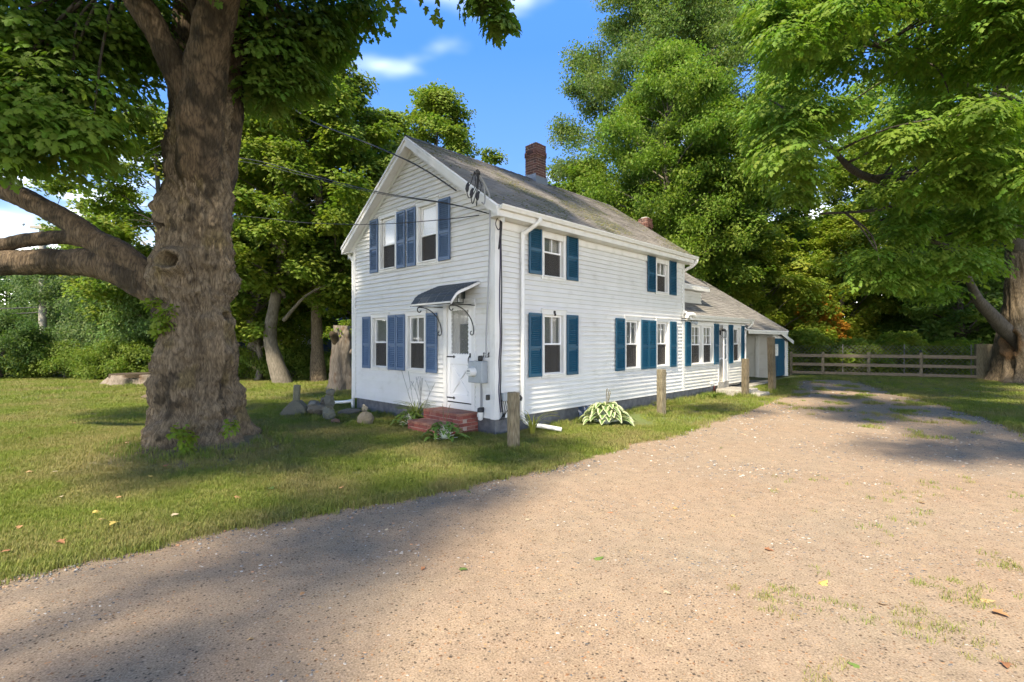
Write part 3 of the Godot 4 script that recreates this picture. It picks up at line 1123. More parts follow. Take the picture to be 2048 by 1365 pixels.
	for s in [-1.0, 1.0]:
		for k in 27:
			var x := -ex - 0.02 + k * 0.302
			var kk := r(0.8, 1.15)
			mb.col = Color(0.14 * kk, 0.128 * kk, 0.11 * kk)
			var a := Vector3(x, ridge_y + 0.028, -2.65)
			var b := Vector3(x + 0.31, ridge_y + 0.016, -2.65)
			mb.quad(a, b, b + Vector3(0, -0.1, s * 0.14), a + Vector3(0, -0.1, s * 0.14), Vector3(0, 1, s))
	put(mb, "ridge_cap", M.shingle, h)
	# soffits, rakes and eave trim of the main roof
	for s in [0, 1]:
		for e in [-ex, 7.73 + ex]:
			var zz := -2.65
			var sg := 1.0 if s == 0 else -1.0
			mb = MB.new()
			var gn := Vector3(0, -tp, sg).normalized()
			var nn := Vector3(0, 1, sg * tp).normalized()
			var top := Vector3(e, ridge_y - 0.052, zz)
			var ln := (2.65 + oz) * sqrt(1.0 + tp * tp)
			var outw := Vector3(-1 if e < 0 else 1, 0, 0)
			# rake board, with a crown strip above
			for q in [[0.0, 0.15, 0.0, 0.028], [-0.012, 0.045, 0.028, 0.05]]:
				var c := []
				for w in [[0.0, q[0]], [ln, q[0]], [ln, q[1]], [0.0, q[1]]]:
					c.append(top + gn * w[0] - Vector3(0, 1, 0) * w[1] * 1.1)
				var o0: Vector3 = outw * (q[2] - 0.0)
				var o1: Vector3 = outw * q[3]
				mb.quad(c[0] + o1, c[1] + o1, c[2] + o1, c[3] + o1, outw)
				mb.quad(c[0] + o0, c[1] + o0, c[2] + o0, c[3] + o0, -outw)
				mb.quad(c[2] + o0, c[3] + o0, c[3] + o1, c[2] + o1, -nn)
				mb.quad(c[0] + o0, c[1] + o0, c[1] + o1, c[0] + o1, nn)
				mb.quad(c[1] + o0, c[2] + o0, c[2] + o1, c[1] + o1, gn)
			put(mb, "rake_board", M.trim_paint, h)
			mb = MB.new()
			var wall_x := 0.0 if e < 0 else 7.73
			var lo := Vector3(0, -0.155, 0)
			mb.quad(Vector3(e, top.y, zz) + lo, Vector3(e, top.y, zz) + gn * ln + lo, Vector3(wall_x, top.y, zz) + gn * ln + lo, Vector3(wall_x, top.y, zz) + lo, -nn)
			mb.quad(Vector3(wall_x + outw.x * 0.045, top.y, zz) + lo, Vector3(wall_x + outw.x * 0.045, top.y, zz) + gn * ln + lo, Vector3(wall_x + outw.x * 0.045, top.y - 0.12, zz) + gn * ln + lo, Vector3(wall_x + outw.x * 0.045, top.y - 0.12, zz) + lo, outw)
			put(mb, "soffit", M.trim_paint, h)
	for s in [0, 1]:
		var sg := 1.0 if s == 0 else -1.0
		var zw := 0.0 if s == 0 else -5.3
		mb = MB.new()
		mb.box(Vector3(-ex, eave_y - 0.2, zw + sg * oz), Vector3(7.73 + ex, eave_y - 0.03, zw + sg * (oz - 0.025)), 0.003)
		put(mb, "fascia", M.trim_paint, h)
		mb = MB.new()
		mb.box(Vector3(-ex + 0.003, eave_y - 0.2, zw + sg * (oz - 0.026)), Vector3(7.73 + ex - 0.003, eave_y - 0.185, zw), 0.0)
		put(mb, "soffit", M.trim_paint, h)
		mb = MB.new()
		mb.box(Vector3(0.09, eave_y - 0.34, zw + sg * 0.04), Vector3(7.64, eave_y - 0.201, zw + sg * 0.001), 0.003)
		put(mb, "frieze_board", M.trim_paint, h)
	gutter(h, -ex, 7.73 + ex, eave_y - 0.015, oz + 0.002)

	# upper wing roof, wing roof, porch roof, shed roof
	var tw := 0.68
	shingled(h, "wing_roof", Vector3(7.75, 2.56, 0.22), Vector3(5.05, 0, 0), Vector3(0, 2.87 * tw, -2.87), 0.0)
	shingled(h, "wing_roof", Vector3(7.75, 2.56, -5.52), Vector3(5.05, 0, 0), Vector3(0, 2.87 * tw, 2.87), 0.0)
	shingled(h, "upper_wing_roof", Vector3(7.75, 3.56, -0.2), Vector3(2.38, 0, 0), Vector3(0, 2.45 * tw, -2.45), 0.0)
	shingled(h, "upper_wing_roof", Vector3(7.75, 3.56, -5.1), Vector3(2.38, 0, 0), Vector3(0, 2.45 * tw, 2.45), 0.0)
	shingled(h, "porch_roof", Vector3(12.5, 2.2, 0.18), Vector3(4.85, 0, 0), Vector3(0, 3.9 * 0.66, -3.9), 0.0)
	shingled(h, "porch_roof", Vector3(12.5, 2.2, -7.62), Vector3(4.85, 0, 0), Vector3(0, 3.9 * 0.66, 3.9), 0.0)
	mb = MB.new()
	mb.box(Vector3(7.76, 2.4, 0.19), Vector3(12.78, 2.53, 0.215), 0.003)
	mb.box(Vector3(7.76, 2.4, 0.0), Vector3(12.78, 2.415, 0.188), 0.0)
	put(mb, "wing_fascia", M.trim_paint, h)
	gutter(h, 7.95, 12.78, 2.545, 0.216)
	mb = MB.new()
	mb.box(Vector3(7.76, 3.4, -0.222), Vector3(10.12, 3.52, -0.2), 0.003)
	mb.box(Vector3(7.76, 3.4, -0.42), Vector3(10.12, 3.415, -0.2225), 0.0)
	put(mb, "upper_wing_fascia", M.trim_paint, h)
	mb = MB.new()
	mb.box(Vector3(12.68, 2.04, 0.13), Vector3(17.33, 2.16, 0.155), 0.003)
	put(mb, "porch_fascia", M.wing_paint, h)
	for k in 8:
		mb = MB.new()
		var x := 12.95 + k * 0.6
		mb.box(Vector3(x, -0.08, 0.0), Vector3(x + 0.05, 0.0, 3.6), 0.003, Transform3D(Basis(Vector3.RIGHT, 0.583) * Basis(Vector3.UP, PI), Vector3(2 * x + 0.05, 2.145, 0.12)))
		put(mb, "rafter", M.wing_paint, h)
	mb = MB.new()
	mb.quad(Vector3(17.05, 2.42, -0.5), Vector3(17.05, 2.3, 0.0), Vector3(19.35, 1.78, -0.05), Vector3(19.35, 1.9, -0.5), Vector3.UP)
	for q in [[0.0, -0.15], [0.04, -0.15]]:
		pass
	mb = MB.new()
	var sh := Transform3D(Basis(Vector3(0, 0, 1), -0.235), Vector3(17.02, 2.3, 0.0))
	mb.col = Color(0.1, 0.095, 0.085)
	mb.box(Vector3(0, 0, -4.9), Vector3(2.45, 0.05, -0.22), 0.004, sh)
	put(mb, "shed_roof", M.shingle, h)
	mb = MB.new()
	mb.box(Vector3(0, -0.1, -0.21), Vector3(2.45, 0.052, -0.19), 0.004, sh)
	put(mb, "shed_rake_board", M.wing_paint, h)

	chimney(h, 4.12, -2.65, 0.42, 5.9, 7.3, true)
	chimney(h, 10.2, -2.65, 0.38, 4.6, 6.28, true)
	mb = MB.new()
	for s in [-1.0, 1.0]:
		mb.box(Vector3(4.12 - 0.25, 6.1, -2.65 + s * 0.235), Vector3(4.12 + 0.25, 6.36, -2.65 + s * 0.214), 0.004)
		mb.box(Vector3(4.12 + s * 0.236, 6.15, -2.65 - 0.21), Vector3(4.12 + s * 0.215, 6.43, -2.65 + 0.21), 0.004)
	for k in 5:
		mb.box(Vector3(4.12 - 0.24, 6.2, -2.65 - 0.15 + k * 0.08), Vector3(4.12 - 0.225, 6.46 - 0.02 * k, -2.65 - 0.1 + k * 0.08), 0.003)
	put(mb, "flashing", M.lead, h)

	# windows and shutters on the front
	for i in 4:
		var o: Array = fw[i]
		var opt := {"shade": true, "meet": 0.47} if i > 1 else {"bars": 1 if i == 1 else 0, "curtains": [[0.0, 0.45, -0.05, 0.55], [0.55, 1.0, -0.05, 0.55]]}
		sash_window(h, F, o[0], o[1], o[2], o[3], opt)
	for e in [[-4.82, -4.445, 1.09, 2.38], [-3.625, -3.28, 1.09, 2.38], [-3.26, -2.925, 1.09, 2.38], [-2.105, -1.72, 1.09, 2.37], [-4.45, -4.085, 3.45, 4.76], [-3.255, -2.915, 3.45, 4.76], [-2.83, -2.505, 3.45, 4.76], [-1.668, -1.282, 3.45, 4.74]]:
		shutter(h, F, e[0], e[1], e[2], e[3], "sky_paled_blue")
	# and on the side
	for i in 5:
		var o: Array = sw[i]
		sash_window(h, S, o[0], o[1], o[2], o[3], {"bars": 1, "curtains": [[0.62, 1.0, -0.05, 1.0]] if i != 1 else [[0.0, 0.35, -0.05, 0.6], [0.65, 1.0, -0.05, 0.6]], "meet": 0.5})
	sash_window(h, S, 8.15, 9.0, 0.99, 2.34, {"bars": 1, "both": true, "cross": 1, "curtains": [[0.0, 1.0, -0.05, 1.0]], "casing": 0.07})
	sash_window(h, S, 9.0, 9.845, 0.99, 2.341, {"bars": 1, "both": true, "cross": 1, "curtains": [[0.0, 1.0, -0.05, 1.0]], "casing": 0.07})
	sash_window(h, S, 11.45, 12.22, 0.98, 2.32, {"curtains": [[0.0, 0.2, -0.05, 1.0]], "meet": 0.52})
	for e in [[0.889, 1.283, 1.04, 2.34], [2.112, 2.509, 1.03, 2.34], [4.03, 4.435, 1.03, 2.335], [5.255, 5.6, 1.025, 2.33], [5.635, 6.005, 1.025, 2.33], [6.84, 7.2, 1.03, 2.33], [0.889, 1.278, 3.13, 4.2], [2.11, 2.509, 3.1, 4.2], [5.575, 5.99, 3.09, 4.17], [6.8, 7.2, 3.085, 4.17], [7.79, 8.14, 1.01, 2.35], [9.855, 10.215, 1.0, 2.34], [11.085, 11.44, 0.99, 2.33], [12.235, 12.5, 0.99, 2.32]]:
		shutter(h, S, e[0], e[1], e[2], e[3], "deep_blue")
	front_door(h, F)
	side_door(h, S)
	fittings(h, F, S)

func front_door(h: Node3D, F: Transform3D) -> void:
	var d := node("front_door", F, h)
	var mb := MB.new()
	mb.box(Vector3(-1.52, 0.4, -0.02), Vector3(-1.415, 2.5, 0.045), 0.004)
	mb.box(Vector3(-0.63, 0.4, -0.02), Vector3(-0.53, 2.5, 0.045), 0.004)
	mb.box(Vector3(-1.52, 2.5, -0.02), Vector3(-0.53, 2.6, 0.047), 0.004)
	put(mb, "casing", M.trim_paint, d)
	mb = MB.new()
	mb.box(Vector3(-1.413, 0.395, -0.1), Vector3(-0.632, 0.51, 0.03), 0.006)
	put(mb, "threshold", M.trim_paint, d)
	var a := -1.405
	var b := -0.64
	var lo := 0.535
	var hi := 2.49
	var mid := 1.44
	# lower half: frame with a cross of boards
	mb = MB.new()
	mb.box(Vector3(a, lo, -0.03), Vector3(b, mid, 0.0), 0.004)
	mb.box(Vector3(a, lo, 0.001), Vector3(a + 0.1, mid, 0.026), 0.005)
	mb.box(Vector3(b - 0.1, lo, 0.001), Vector3(b, mid, 0.026), 0.005)
	mb.box(Vector3(a + 0.1, lo, 0.001), Vector3(b - 0.1, lo + 0.15, 0.0265), 0.005)
	mb.box(Vector3(a + 0.1, mid - 0.14, 0.001), Vector3(b - 0.1, mid, 0.0265), 0.005)
	put(mb, "lower_panel", M.plain_white, d)
	var c := Vector3((a + b) / 2, (lo + 0.15 + mid - 0.14) / 2, 0.0)
	var dx := b - a - 0.2
	var dy := mid - lo - 0.29
	var ln := sqrt(dx * dx + dy * dy)
	for s in [-1.0, 1.0]:
		mb = MB.new()
		var t := Transform3D(Basis(Vector3(0, 0, 1), s * atan2(dy, dx)), c)
		mb.box(Vector3(-ln / 2 + 0.03, -0.036, 0.001), Vector3(ln / 2 - 0.03, 0.036, 0.022 if s < 0 else 0.0245), 0.006, t)
		put(mb, "cross_board", M.plain_white, d)
	# upper half: a frame with a scalloped inner edge
	mb = MB.new()
	var per := []
	var ia := a + 0.1
	var ib := b - 0.11
	var il := mid + 0.06
	var ih := hi - 0.09
	var sides := [[Vector2(ia, il), Vector2(ib, il), Vector2(0, 1), Vector2(a, mid), Vector2(b, mid)], [Vector2(ib, il), Vector2(ib, ih), Vector2(-1, 0), Vector2(b, mid), Vector2(b, hi)], [Vector2(ib, ih), Vector2(ia, ih), Vector2(0, -1), Vector2(b, hi), Vector2(a, hi)], [Vector2(ia, ih), Vector2(ia, il), Vector2(1, 0), Vector2(a, hi), Vector2(a, mid)]]
	for s in sides:
		var p0: Vector2 = s[0]
		var p1: Vector2 = s[1]
		var nw := int(round(p0.distance_to(p1) / 0.085))
		var n := nw * 10
		for k in n:
			var t := float(k) / n
			var q: Vector2 = p0.lerp(p1, t) + s[2] * 0.018 * (1.0 - absf(sin(PI * t * nw)))
			per.append([q, s[3].lerp(s[4], t)])
	for k in per.size():
		var u: Array = per[k]
		var w: Array = per[(k + 1) % per.size()]
		var q0 := Vector3(u[0].x, u[0].y, 0.012)
		var q1 := Vector3(w[0].x, w[0].y, 0.012)
		mb.quad(q0, q1, Vector3(w[1].x, w[1].y, 0.012), Vector3(u[1].x, u[1].y, 0.012), Vector3(0, 0, 1))
		mb.quad(q0, q1, q1 - Vector3(0, 0, 0.03), q0 - Vector3(0, 0, 0.03), Vector3((ia + ib) / 2, (il + ih) / 2, 0) - q0)
	put(mb, "scalloped_frame", M.plain_white, d)
	mb = MB.new()
	mb.box(Vector3(a + 0.02, mid + 0.01, -0.012), Vector3(b - 0.02, hi - 0.02, -0.008))
	put(mb, "pane", M.glass, d)
	hang(d, "lace_curtain", a + 0.03, b - 0.03, mid + 0.0, hi - 0.02, -0.05, M.lace)
	mb = MB.new()
	mb.box(Vector3(a, lo, -0.06), Vector3(b, mid, -0.031))
	put(mb, "inner_panel", M.room, d)
	mb = MB.new()
	mb.box(Vector3(a + 0.35, mid + 0.03, -0.03), Vector3(b - 0.12, hi - 0.38, -0.025))
	put(mb, "inner_window", M.screen, d)
	# strap hinges, sweep and handle
	for y in [lo + 0.075, mid + 0.01]:
		mb = MB.new()
		mb.box(Vector3(a - 0.012, y - 0.016, 0.026), Vector3(a + 0.2, y + 0.012, 0.034), 0.003)
		mb.box(Vector3(a + 0.2, y - 0.03, 0.026), Vector3(a + 0.24, y + 0.026, 0.034), 0.01)
		mb.box(Vector3(a + 0.24, y - 0.012, 0.026), Vector3(a + 0.265, y + 0.008, 0.034), 0.003)
		put(mb, "strap_hinge", M.black_iron, d)
	mb = MB.new()
	mb.box(Vector3(a, lo - 0.022, -0.02), Vector3(b, lo - 0.002, 0.02), 0.003)
	put(mb, "door_sweep", M.black_iron, d)
	mb = MB.new()
	pipe(mb, [Vector3(b - 0.055, mid + 0.04, 0.018), Vector3(b - 0.055, mid - 0.01, 0.06), Vector3(b - 0.055, mid - 0.1, 0.06), Vector3(b - 0.055, mid - 0.17, 0.018)], 0.01, 8)
	mb.box(Vector3(b - 0.075, mid + 0.0, 0.014), Vector3(b - 0.035, mid + 0.09, 0.022), 0.004)
	mb.box(Vector3(b - 0.07, mid - 0.2, 0.014), Vector3(b - 0.04, mid - 0.15, 0.022), 0.004)
	put(mb, "handle", M.black_iron, d)

	# the hood over the door
	var k := node("door_hood", F, h)
	mb = MB.new()
	var prof := []
	for i in 13:
		var t := i / 12.0
		# straight fall, then rolled over at the lip
		var z := lerpf(0.03, 0.74, t)
		var y := 2.93 - 0.3 * t - (0.13 * pow(clampf((t - 0.72) / 0.28, 0.0, 1.0), 2.0))
		prof.append(Vector2(z, y))
	var x0 := -1.66
	var x1 := -0.4
	for i in 12:
		var p: Vector2 = prof[i]
		var q: Vector2 = prof[i + 1]
		var nn := Vector3(0, q.x - p.x, -(q.y - p.y))
		mb.quad(Vector3(x0, p.y, p.x), Vector3(x1, p.y, p.x), Vector3(x1, q.y, q.x), Vector3(x0, q.y, q.x), nn)
		mb.quad(Vector3(x0, p.y - 0.02, p.x), Vector3(x1, p.y - 0.02, p.x), Vector3(x1, q.y - 0.02, q.x), Vector3(x0, q.y - 0.02, q.x), -nn)
	put(mb, "hood_shell", M.trim_paint, k)
	for i in 9:
		mb = MB.new()
		var t0 := i / 9.0
		var t1 := (i + 1.15) / 9.0
		for s in 5:
			var xa := lerpf(x0 - 0.005, x1 + 0.005, s / 5.0) + 0.002
			var xb := lerpf(x0 - 0.005, x1 + 0.005, (s + 1) / 5.0) - 0.002
			var p0 := hood_at(1.0 - t0)
			var p1 := hood_at(maxf(0.0, 1.0 - t1))
			var kk := r(0.8, 1.2)
			mb.col = Color(kk, kk, kk)
			mb.quad(Vector3(xa, p0.y + 0.014, p0.x + 0.004), Vector3(xb, p0.y + 0.014, p0.x + 0.004), Vector3(xb, p1.y + 0.004, p1.x), Vector3(xa, p1.y + 0.004, p1.x), Vector3(0, 1, 0.3))
			mb.quad(Vector3(xa, p0.y + 0.014, p0.x + 0.004), Vector3(xb, p0.y + 0.014, p0.x + 0.004), Vector3(xb, p0.y, p0.x + 0.004), Vector3(xa, p0.y, p0.x + 0.004), Vector3(0, 0, 1))
		put(mb, "shingle_course", M.canopy_shingle, k)
	# side boards that follow the curve
	for xe in [x0, x1]:
		mb = MB.new()
		for i in 12:
			var p: Vector2 = prof[i]
			var q: Vector2 = prof[i + 1]
			var w := 0.05
			for s in [-0.012, 0.012]:
				mb.quad(Vector3(xe + s, p.y, p.x), Vector3(xe + s, q.y, q.x), Vector3(xe + s, q.y - w, q.x - 0.01), Vector3(xe + s, p.y - w, p.x - 0.01), Vector3(s, 0, 0))
			mb.quad(Vector3(xe - 0.012, p.y - w, p.x - 0.01), Vector3(xe + 0.012, p.y - w, p.x - 0.01), Vector3(xe + 0.012, q.y - w, q.x - 0.01), Vector3(xe - 0.012, q.y - w, q.x - 0.01), Vector3(0, -1, 0))
			mb.quad(Vector3(xe - 0.012, p.y + 0.003, p.x), Vector3(xe + 0.012, p.y + 0.003, p.x), Vector3(xe + 0.012, q.y + 0.003, q.x), Vector3(xe - 0.012, q.y + 0.003, q.x), Vector3(0, 1, 0))
		put(mb, "side_board", M.trim_paint, k)
	mb = MB.new()
	mb.box(Vector3(x0, 2.47, 0.715), Vector3(x1, 2.51, 0.745), 0.008)
	put(mb, "front_rail", M.trim_paint, k)
	# iron scroll brackets
	for xe in [x0 + 0.1, x1 - 0.14]:
		mb = MB.new()
		var arc := []
		for i in 11:
			var t := i / 10.0 * PI / 2
			arc.append(Vector3(xe, 1.95 + 0.5 * sin(t), 0.06 + 0.55 * (1.0 - cos(t))))
		for i in 9:
			var t := i / 8.0 * 4.6
			arc.append(Vector3(xe, 2.45 - 0.06 + 0.06 * cos(t) * (1.0 - i * 0.05), 0.61 + 0.06 * sin(t) * (1.0 - i * 0.05)))
		pipe(mb, arc, 0.011, 7, 2)
		arc = [Vector3(xe, 1.95, 0.06)]
		for i in 9:
			var t := i / 8.0 * 4.6
			arc.append(Vector3(xe, 1.93 - 0.05 * sin(t) * (1.0 - i * 0.05), 0.11 - 0.05 * cos(t) * (1.0 - i * 0.05)))
		pipe(mb, arc, 0.01, 7, 2)
		mb.box(Vector3(xe - 0.012, 2.46, 0.03), Vector3(xe + 0.012, 2.475, 0.72), 0.002)
		put(mb, "scroll_bracket", M.black_iron, k)
	mb = MB.new()
	mb.box(Vector3(x0 - 0.1, 2.462, 0.69), Vector3(x1 + 0.02, 2.472, 0.7), 0.002)
	put(mb, "iron_bar", M.black_iron, k)

func hood_at(t: float) -> Vector2:
	return Vector2(lerpf(0.03, 0.74, t), 2.93 - 0.3 * t - (0.13 * pow(clampf((t - 0.72) / 0.28, 0.0, 1.0), 2.0)))

func lantern(h: Node3D, called: String, t: Transform3D, body: Material) -> void:
	var l := node(called, t, h)
	var mb := MB.new()
	mb.box(Vector3(-0.05, -0.06, -0.005), Vector3(0.05, 0.1, 0.02), 0.008)
	mb.box(Vector3(-0.015, 0.06, 0.02), Vector3(0.015, 0.085, 0.12), 0.004)
	put(mb, "back_plate", body, l)
	mb = MB.new()
	for e in [[0.0, 0.02, 0.085], [0.02, 0.07, 0.05], [0.07, 0.1, 0.02]]:
		mb.box(Vector3(-e[2], 0.06 + e[0], 0.12 - e[2]), Vector3(e[2], 0.06 + e[1], 0.12 + e[2]), 0.006)
	put(mb, "cap", body, l)
	mb = MB.new()
	for sx in [-1, 1]:
		for sz in [-1, 1]:
			mb.box(Vector3(sx * 0.062 - 0.006, -0.13, 0.12 + sz * 0.062 - 0.006), Vector3(sx * 0.062 + 0.006, 0.06, 0.12 + sz * 0.062 + 0.006), 0.002)
	mb.box(Vector3(-0.07, -0.145, 0.05), Vector3(0.07, -0.13, 0.19), 0.003)
	put(mb, "frame", body, l)
	mb = MB.new()
	mb.box(Vector3(-0.055, -0.129, 0.065), Vector3(0.055, 0.059, 0.175))
	put(mb, "glass", M.glass, l)
	mb = MB.new()
	pipe(mb, [Vector3(0, -0.12, 0.12), Vector3(0, -0.06, 0.12)], 0.02, 10, 2)
	put(mb, "bulb", M.plain_white, l)

func side_door(h: Node3D, S: Transform3D) -> void:
	var d := node("side_door", S, h)
	var mb := MB.new()
	mb.box(Vector3(10.23, 0.4, -0.02), Vector3(10.31, 2.3, 0.04), 0.004)
	mb.box(Vector3(10.99, 0.4, -0.02), Vector3(11.07, 2.3, 0.04), 0.004)
	mb.box(Vector3(10.23, 2.3, -0.02), Vector3(11.07, 2.38, 0.042), 0.004)
	put(mb, "casing", M.trim_paint, d)
	mb = MB.new()
	mb.box(Vector3(10.315, 0.41, -0.12), Vector3(10.985, 2.295, -0.08), 0.004)
	mb.box(Vector3(10.4, 0.6, -0.08), Vector3(10.9, 1.2, -0.068), 0.01)
	put(mb, "slab", M.plain_white, d)
	# the storm door stands a hand open, hinged on its far side
	var t := Transform3D(Basis(Vector3.UP, 0.22), Vector3(10.985, 0, 0.02))
	var sd := node("storm_door", t, d)
	mb = MB.new()
	mb.box(Vector3(-0.66, 0.42, -0.015), Vector3(-0.56, 2.29, 0.015), 0.003)
	mb.box(Vector3(-0.1, 0.42, -0.015), Vector3(0, 2.29, 0.015), 0.003)
	mb.box(Vector3(-0.56, 0.42, -0.014), Vector3(-0.1, 1.15, 0.014), 0.003)
	mb.box(Vector3(-0.56, 2.17, -0.014), Vector3(-0.1, 2.29, 0.014), 0.003)
	mb.box(Vector3(-0.56, 1.62, -0.012), Vector3(-0.1, 1.67, 0.012), 0.003)
	var f := put(mb, "storm_frame", M.plain_white, d)
	f.transform = t
	mb = MB.new()
	mb.box(Vector3(-0.57, 1.14, -0.003), Vector3(-0.09, 2.18, 0.003))
	f = put(mb, "pane", M.glass, d)
	f.transform = t
	d.remove_child(sd)
	sd.free()
	mb = MB.new()
	mb.box(Vector3(10.36, 1.2, -0.079), Vector3(10.94, 2.2, -0.076))
	put(mb, "door_curtain", M.lace, d)
	mb = MB.new()
	pipe(mb, [t * Vector3(-0.61, 1.2, 0.018), t * Vector3(-0.61, 1.22, 0.05), t * Vector3(-0.61, 1.32, 0.05), t * Vector3(-0.61, 1.34, 0.018)], 0.008, 6, 3)
	put(mb, "handle", M.black_iron, d)
	mb = MB.new()
	mb.box(Vector3(10.2, 0.16, -0.08), Vector3(11.1, 0.398, 0.05), 0.006)
	put(mb, "door_sill", M.concrete, d)
	lantern(h, "side_lantern", S * Transform3D(Basis(), Vector3(10.36, 2.03, 0.04)), M.black_iron)

func fittings(h: Node3D, F: Transform3D, S: Transform3D) -> void:
	lantern(h, "door_lantern", F * Transform3D(Basis().scaled(Vector3.ONE * 1.15), Vector3(-0.86, 2.68, 0.05)), M.green_black)
	# meter box on the front wall by the corner
	var m := node("meter_box", F, h)
	var mb := MB.new()
	mb.box(Vector3(-0.56, 0.97, 0.026), Vector3(-0.17, 1.385, 0.19), 0.012)
	put(mb, "cabinet", M.grey_metal, m)
	mb = MB.new()
	tube(mb, [[Vector3(-0.4, 1.18, 0.19), 0.095], [Vector3(-0.4, 1.18, 0.215), 0.095], [Vector3(-0.4, 1.18, 0.216), 0.085], [Vector3(-0.4, 1.18, 0.3), 0.082], [Vector3(-0.4, 1.18, 0.315), 0.07]], 24)
	put(mb, "meter", M.dial, m)
	mb = MB.new()
	mb.box(Vector3(-0.44, 1.185, 0.314), Vector3(-0.36, 1.22, 0.318), 0.0)
	for k in 4:
		mb.box(Vector3(-0.45 + k * 0.025, 1.145, 0.314), Vector3(-0.437 + k * 0.025, 1.16, 0.318), 0.0)
	put(mb, "register", M.grey_pipe, m)
	mb = MB.new()
	pipe(mb, [Vector3(-0.33, 0.97, 0.06), Vector3(-0.33, 0.75, 0.055), Vector3(-0.33, 0.32, 0.055)], 0.02, 8, 3)
	put(mb, "ground_conduit", M.grey_pipe, m)
	mb = MB.new()
	tube(mb, smooth_path([[Vector3(-0.3, 1.385, 0.1), 0.035], [Vector3(-0.3, 1.41, 0.1), 0.05], [Vector3(-0.3, 1.47, 0.1), 0.05], [Vector3(-0.3, 1.49, 0.1), 0.03]], 2), 12)
	put(mb, "hub", M.black_iron, m)
	mb = MB.new()
	pipe(mb, [Vector3(-0.3, 1.46, 0.1), Vector3(-0.3, 1.8, 0.08), Vector3(-0.23, 2.9, 0.07), Vector3(-0.2, 3.6, 0.07), Vector3(-0.2, 4.35, 0.07), Vector3(-0.26, 4.52, 0.08), Vector3(-0.42, 4.66, 0.12), Vector3(-0.56, 4.74, 0.16)], 0.017, 10, 5)
	put(mb, "conduit", M.grey_pipe, h)
	mb = MB.new()
	tube(mb, [[Vector3(-0.55, 4.735, 0.16), 0.03], [Vector3(-0.6, 4.77, 0.18), 0.04], [Vector3(-0.64, 4.76, 0.22), 0.035]], 10)
	put(mb, "weatherhead", M.black_iron, h)
	# loops of the service wires with their splices
	for e in [[-0.62, -0.8, 4.3], [-0.6, -0.7, 4.22], [-0.58, -0.56, 4.2]]:
		mb = MB.new()
		pipe(mb, [Vector3(e[0], 4.74, 0.2), Vector3(e[0] + 0.01, 4.5, 0.16), Vector3(lerpf(e[0], e[1], 0.4), e[2] + 0.02, 0.12), Vector3(lerpf(e[0], e[1], 0.8), e[2], 0.12), Vector3(e[1], e[2] + 0.12, 0.13), Vector3(e[1] + 0.05, 4.55, 0.18), Vector3(-0.78, 4.7, 0.3)], 0.008, 6, 5)
		put(mb, "service_loop", M.cable, h)
		mb = MB.new()
		tube(mb, [[Vector3(e[1], e[2] + 0.08, 0.13), 0.016], [Vector3(e[1], e[2] + 0.13, 0.13), 0.034], [Vector3(e[1] + 0.01, e[2] + 0.2, 0.13), 0.03], [Vector3(e[1] + 0.02, e[2] + 0.25, 0.14), 0.014]], 8)
		put(mb, "splice", M.cable, h)
	mb = MB.new()
	pipe(mb, [Vector3(-0.38, 4.66, 0.1), Vector3(-0.33, 4.5, 0.07), Vector3(-0.3, 4.35, 0.05), Vector3(-0.34, 4.27, 0.06), Vector3(-0.4, 4.29, 0.07)], 0.014, 7, 4)
	put(mb, "hook", M.grey_pipe, h)
	# telephone and television cables down the corner, on the side wall
	for e in [[0.085, "violet_cable"], [0.125, "cable"]]:
		mb = MB.new()
		var l := [S * Vector3(0.09, 4.12, 0.06)]
		for k in 12:
			l.append(S * Vector3(e[0] + r(-0.012, 0.012) - (0.02 if k > 8 else 0.0), 4.0 - k * 0.29, 0.045))
		l.append(S * Vector3(e[0] + 0.02, 0.42, 0.05))
		pipe(mb, l, 0.011, 6, 3)
		put(mb, "cable", M[e[1]], h)
	mb = MB.new()
	for k in 14:
		pass
	pipe(mb, [Vector3(0.1, 4.13, 0.05), Vector3(-0.03, 4.08, 0.12), Vector3(-0.08, 3.95, 0.1), Vector3(0.0, 3.85, 0.09), Vector3(0.07, 3.93, 0.07), Vector3(0.09, 4.08, 0.06)], 0.009, 6, 5)
	pipe(mb, [Vector3(0.12, 4.1, 0.05), Vector3(0.07, 3.7, 0.05), Vector3(0.045, 3.5, 0.05), Vector3(0.08, 3.6, 0.05), Vector3(0.12, 4.0, 0.05)], 0.008, 6, 4)
	mb.box(Vector3(0.06, 4.08, 0.026), Vector3(0.2, 4.13, 0.08), 0.006)
	put(mb, "cable_anchor", M.cable, h)
	mb = MB.new()
	mb.box(Vector3(0.13, 0.63, 0.026), Vector3(0.5, 0.78, 0.1), 0.008)
	put(mb, "junction_box", M.grey_metal, h)
	mb = MB.new()
	for k in 4:
		pipe(mb, [Vector3(0.1 + 0.04 * k, 0.66, 0.08), Vector3(0.08 + 0.05 * k, 0.5, 0.12), Vector3(0.13 + 0.02 * k, 0.36, 0.07), Vector3(0.06 + 0.05 * k, 0.28, 0.06)], 0.008, 6, 4)
	put(mb, "loose_wires", M.cable, h)
	# small lamp and socket low on the front wall
	mb = MB.new()
	mb.box(Vector3(-0.27, 0.68, 0.026), Vector3(-0.19, 0.78, 0.075), 0.01)
	put(mb, "socket_box", M.black_iron, h)
	var lt := node("wall_lamp", F, h)
	mb = MB.new()
	tube(mb, [[Vector3(-0.31, 0.5, 0.09), 0.02], [Vector3(-0.31, 0.48, 0.09), 0.06], [Vector3(-0.31, 0.41, 0.09), 0.062]], 12)
	mb.box(Vector3(-0.34, 0.4, 0.024), Vector3(-0.28, 0.5, 0.05), 0.005)
	put(mb, "cap", M.black_iron, lt)
	mb = MB.new()
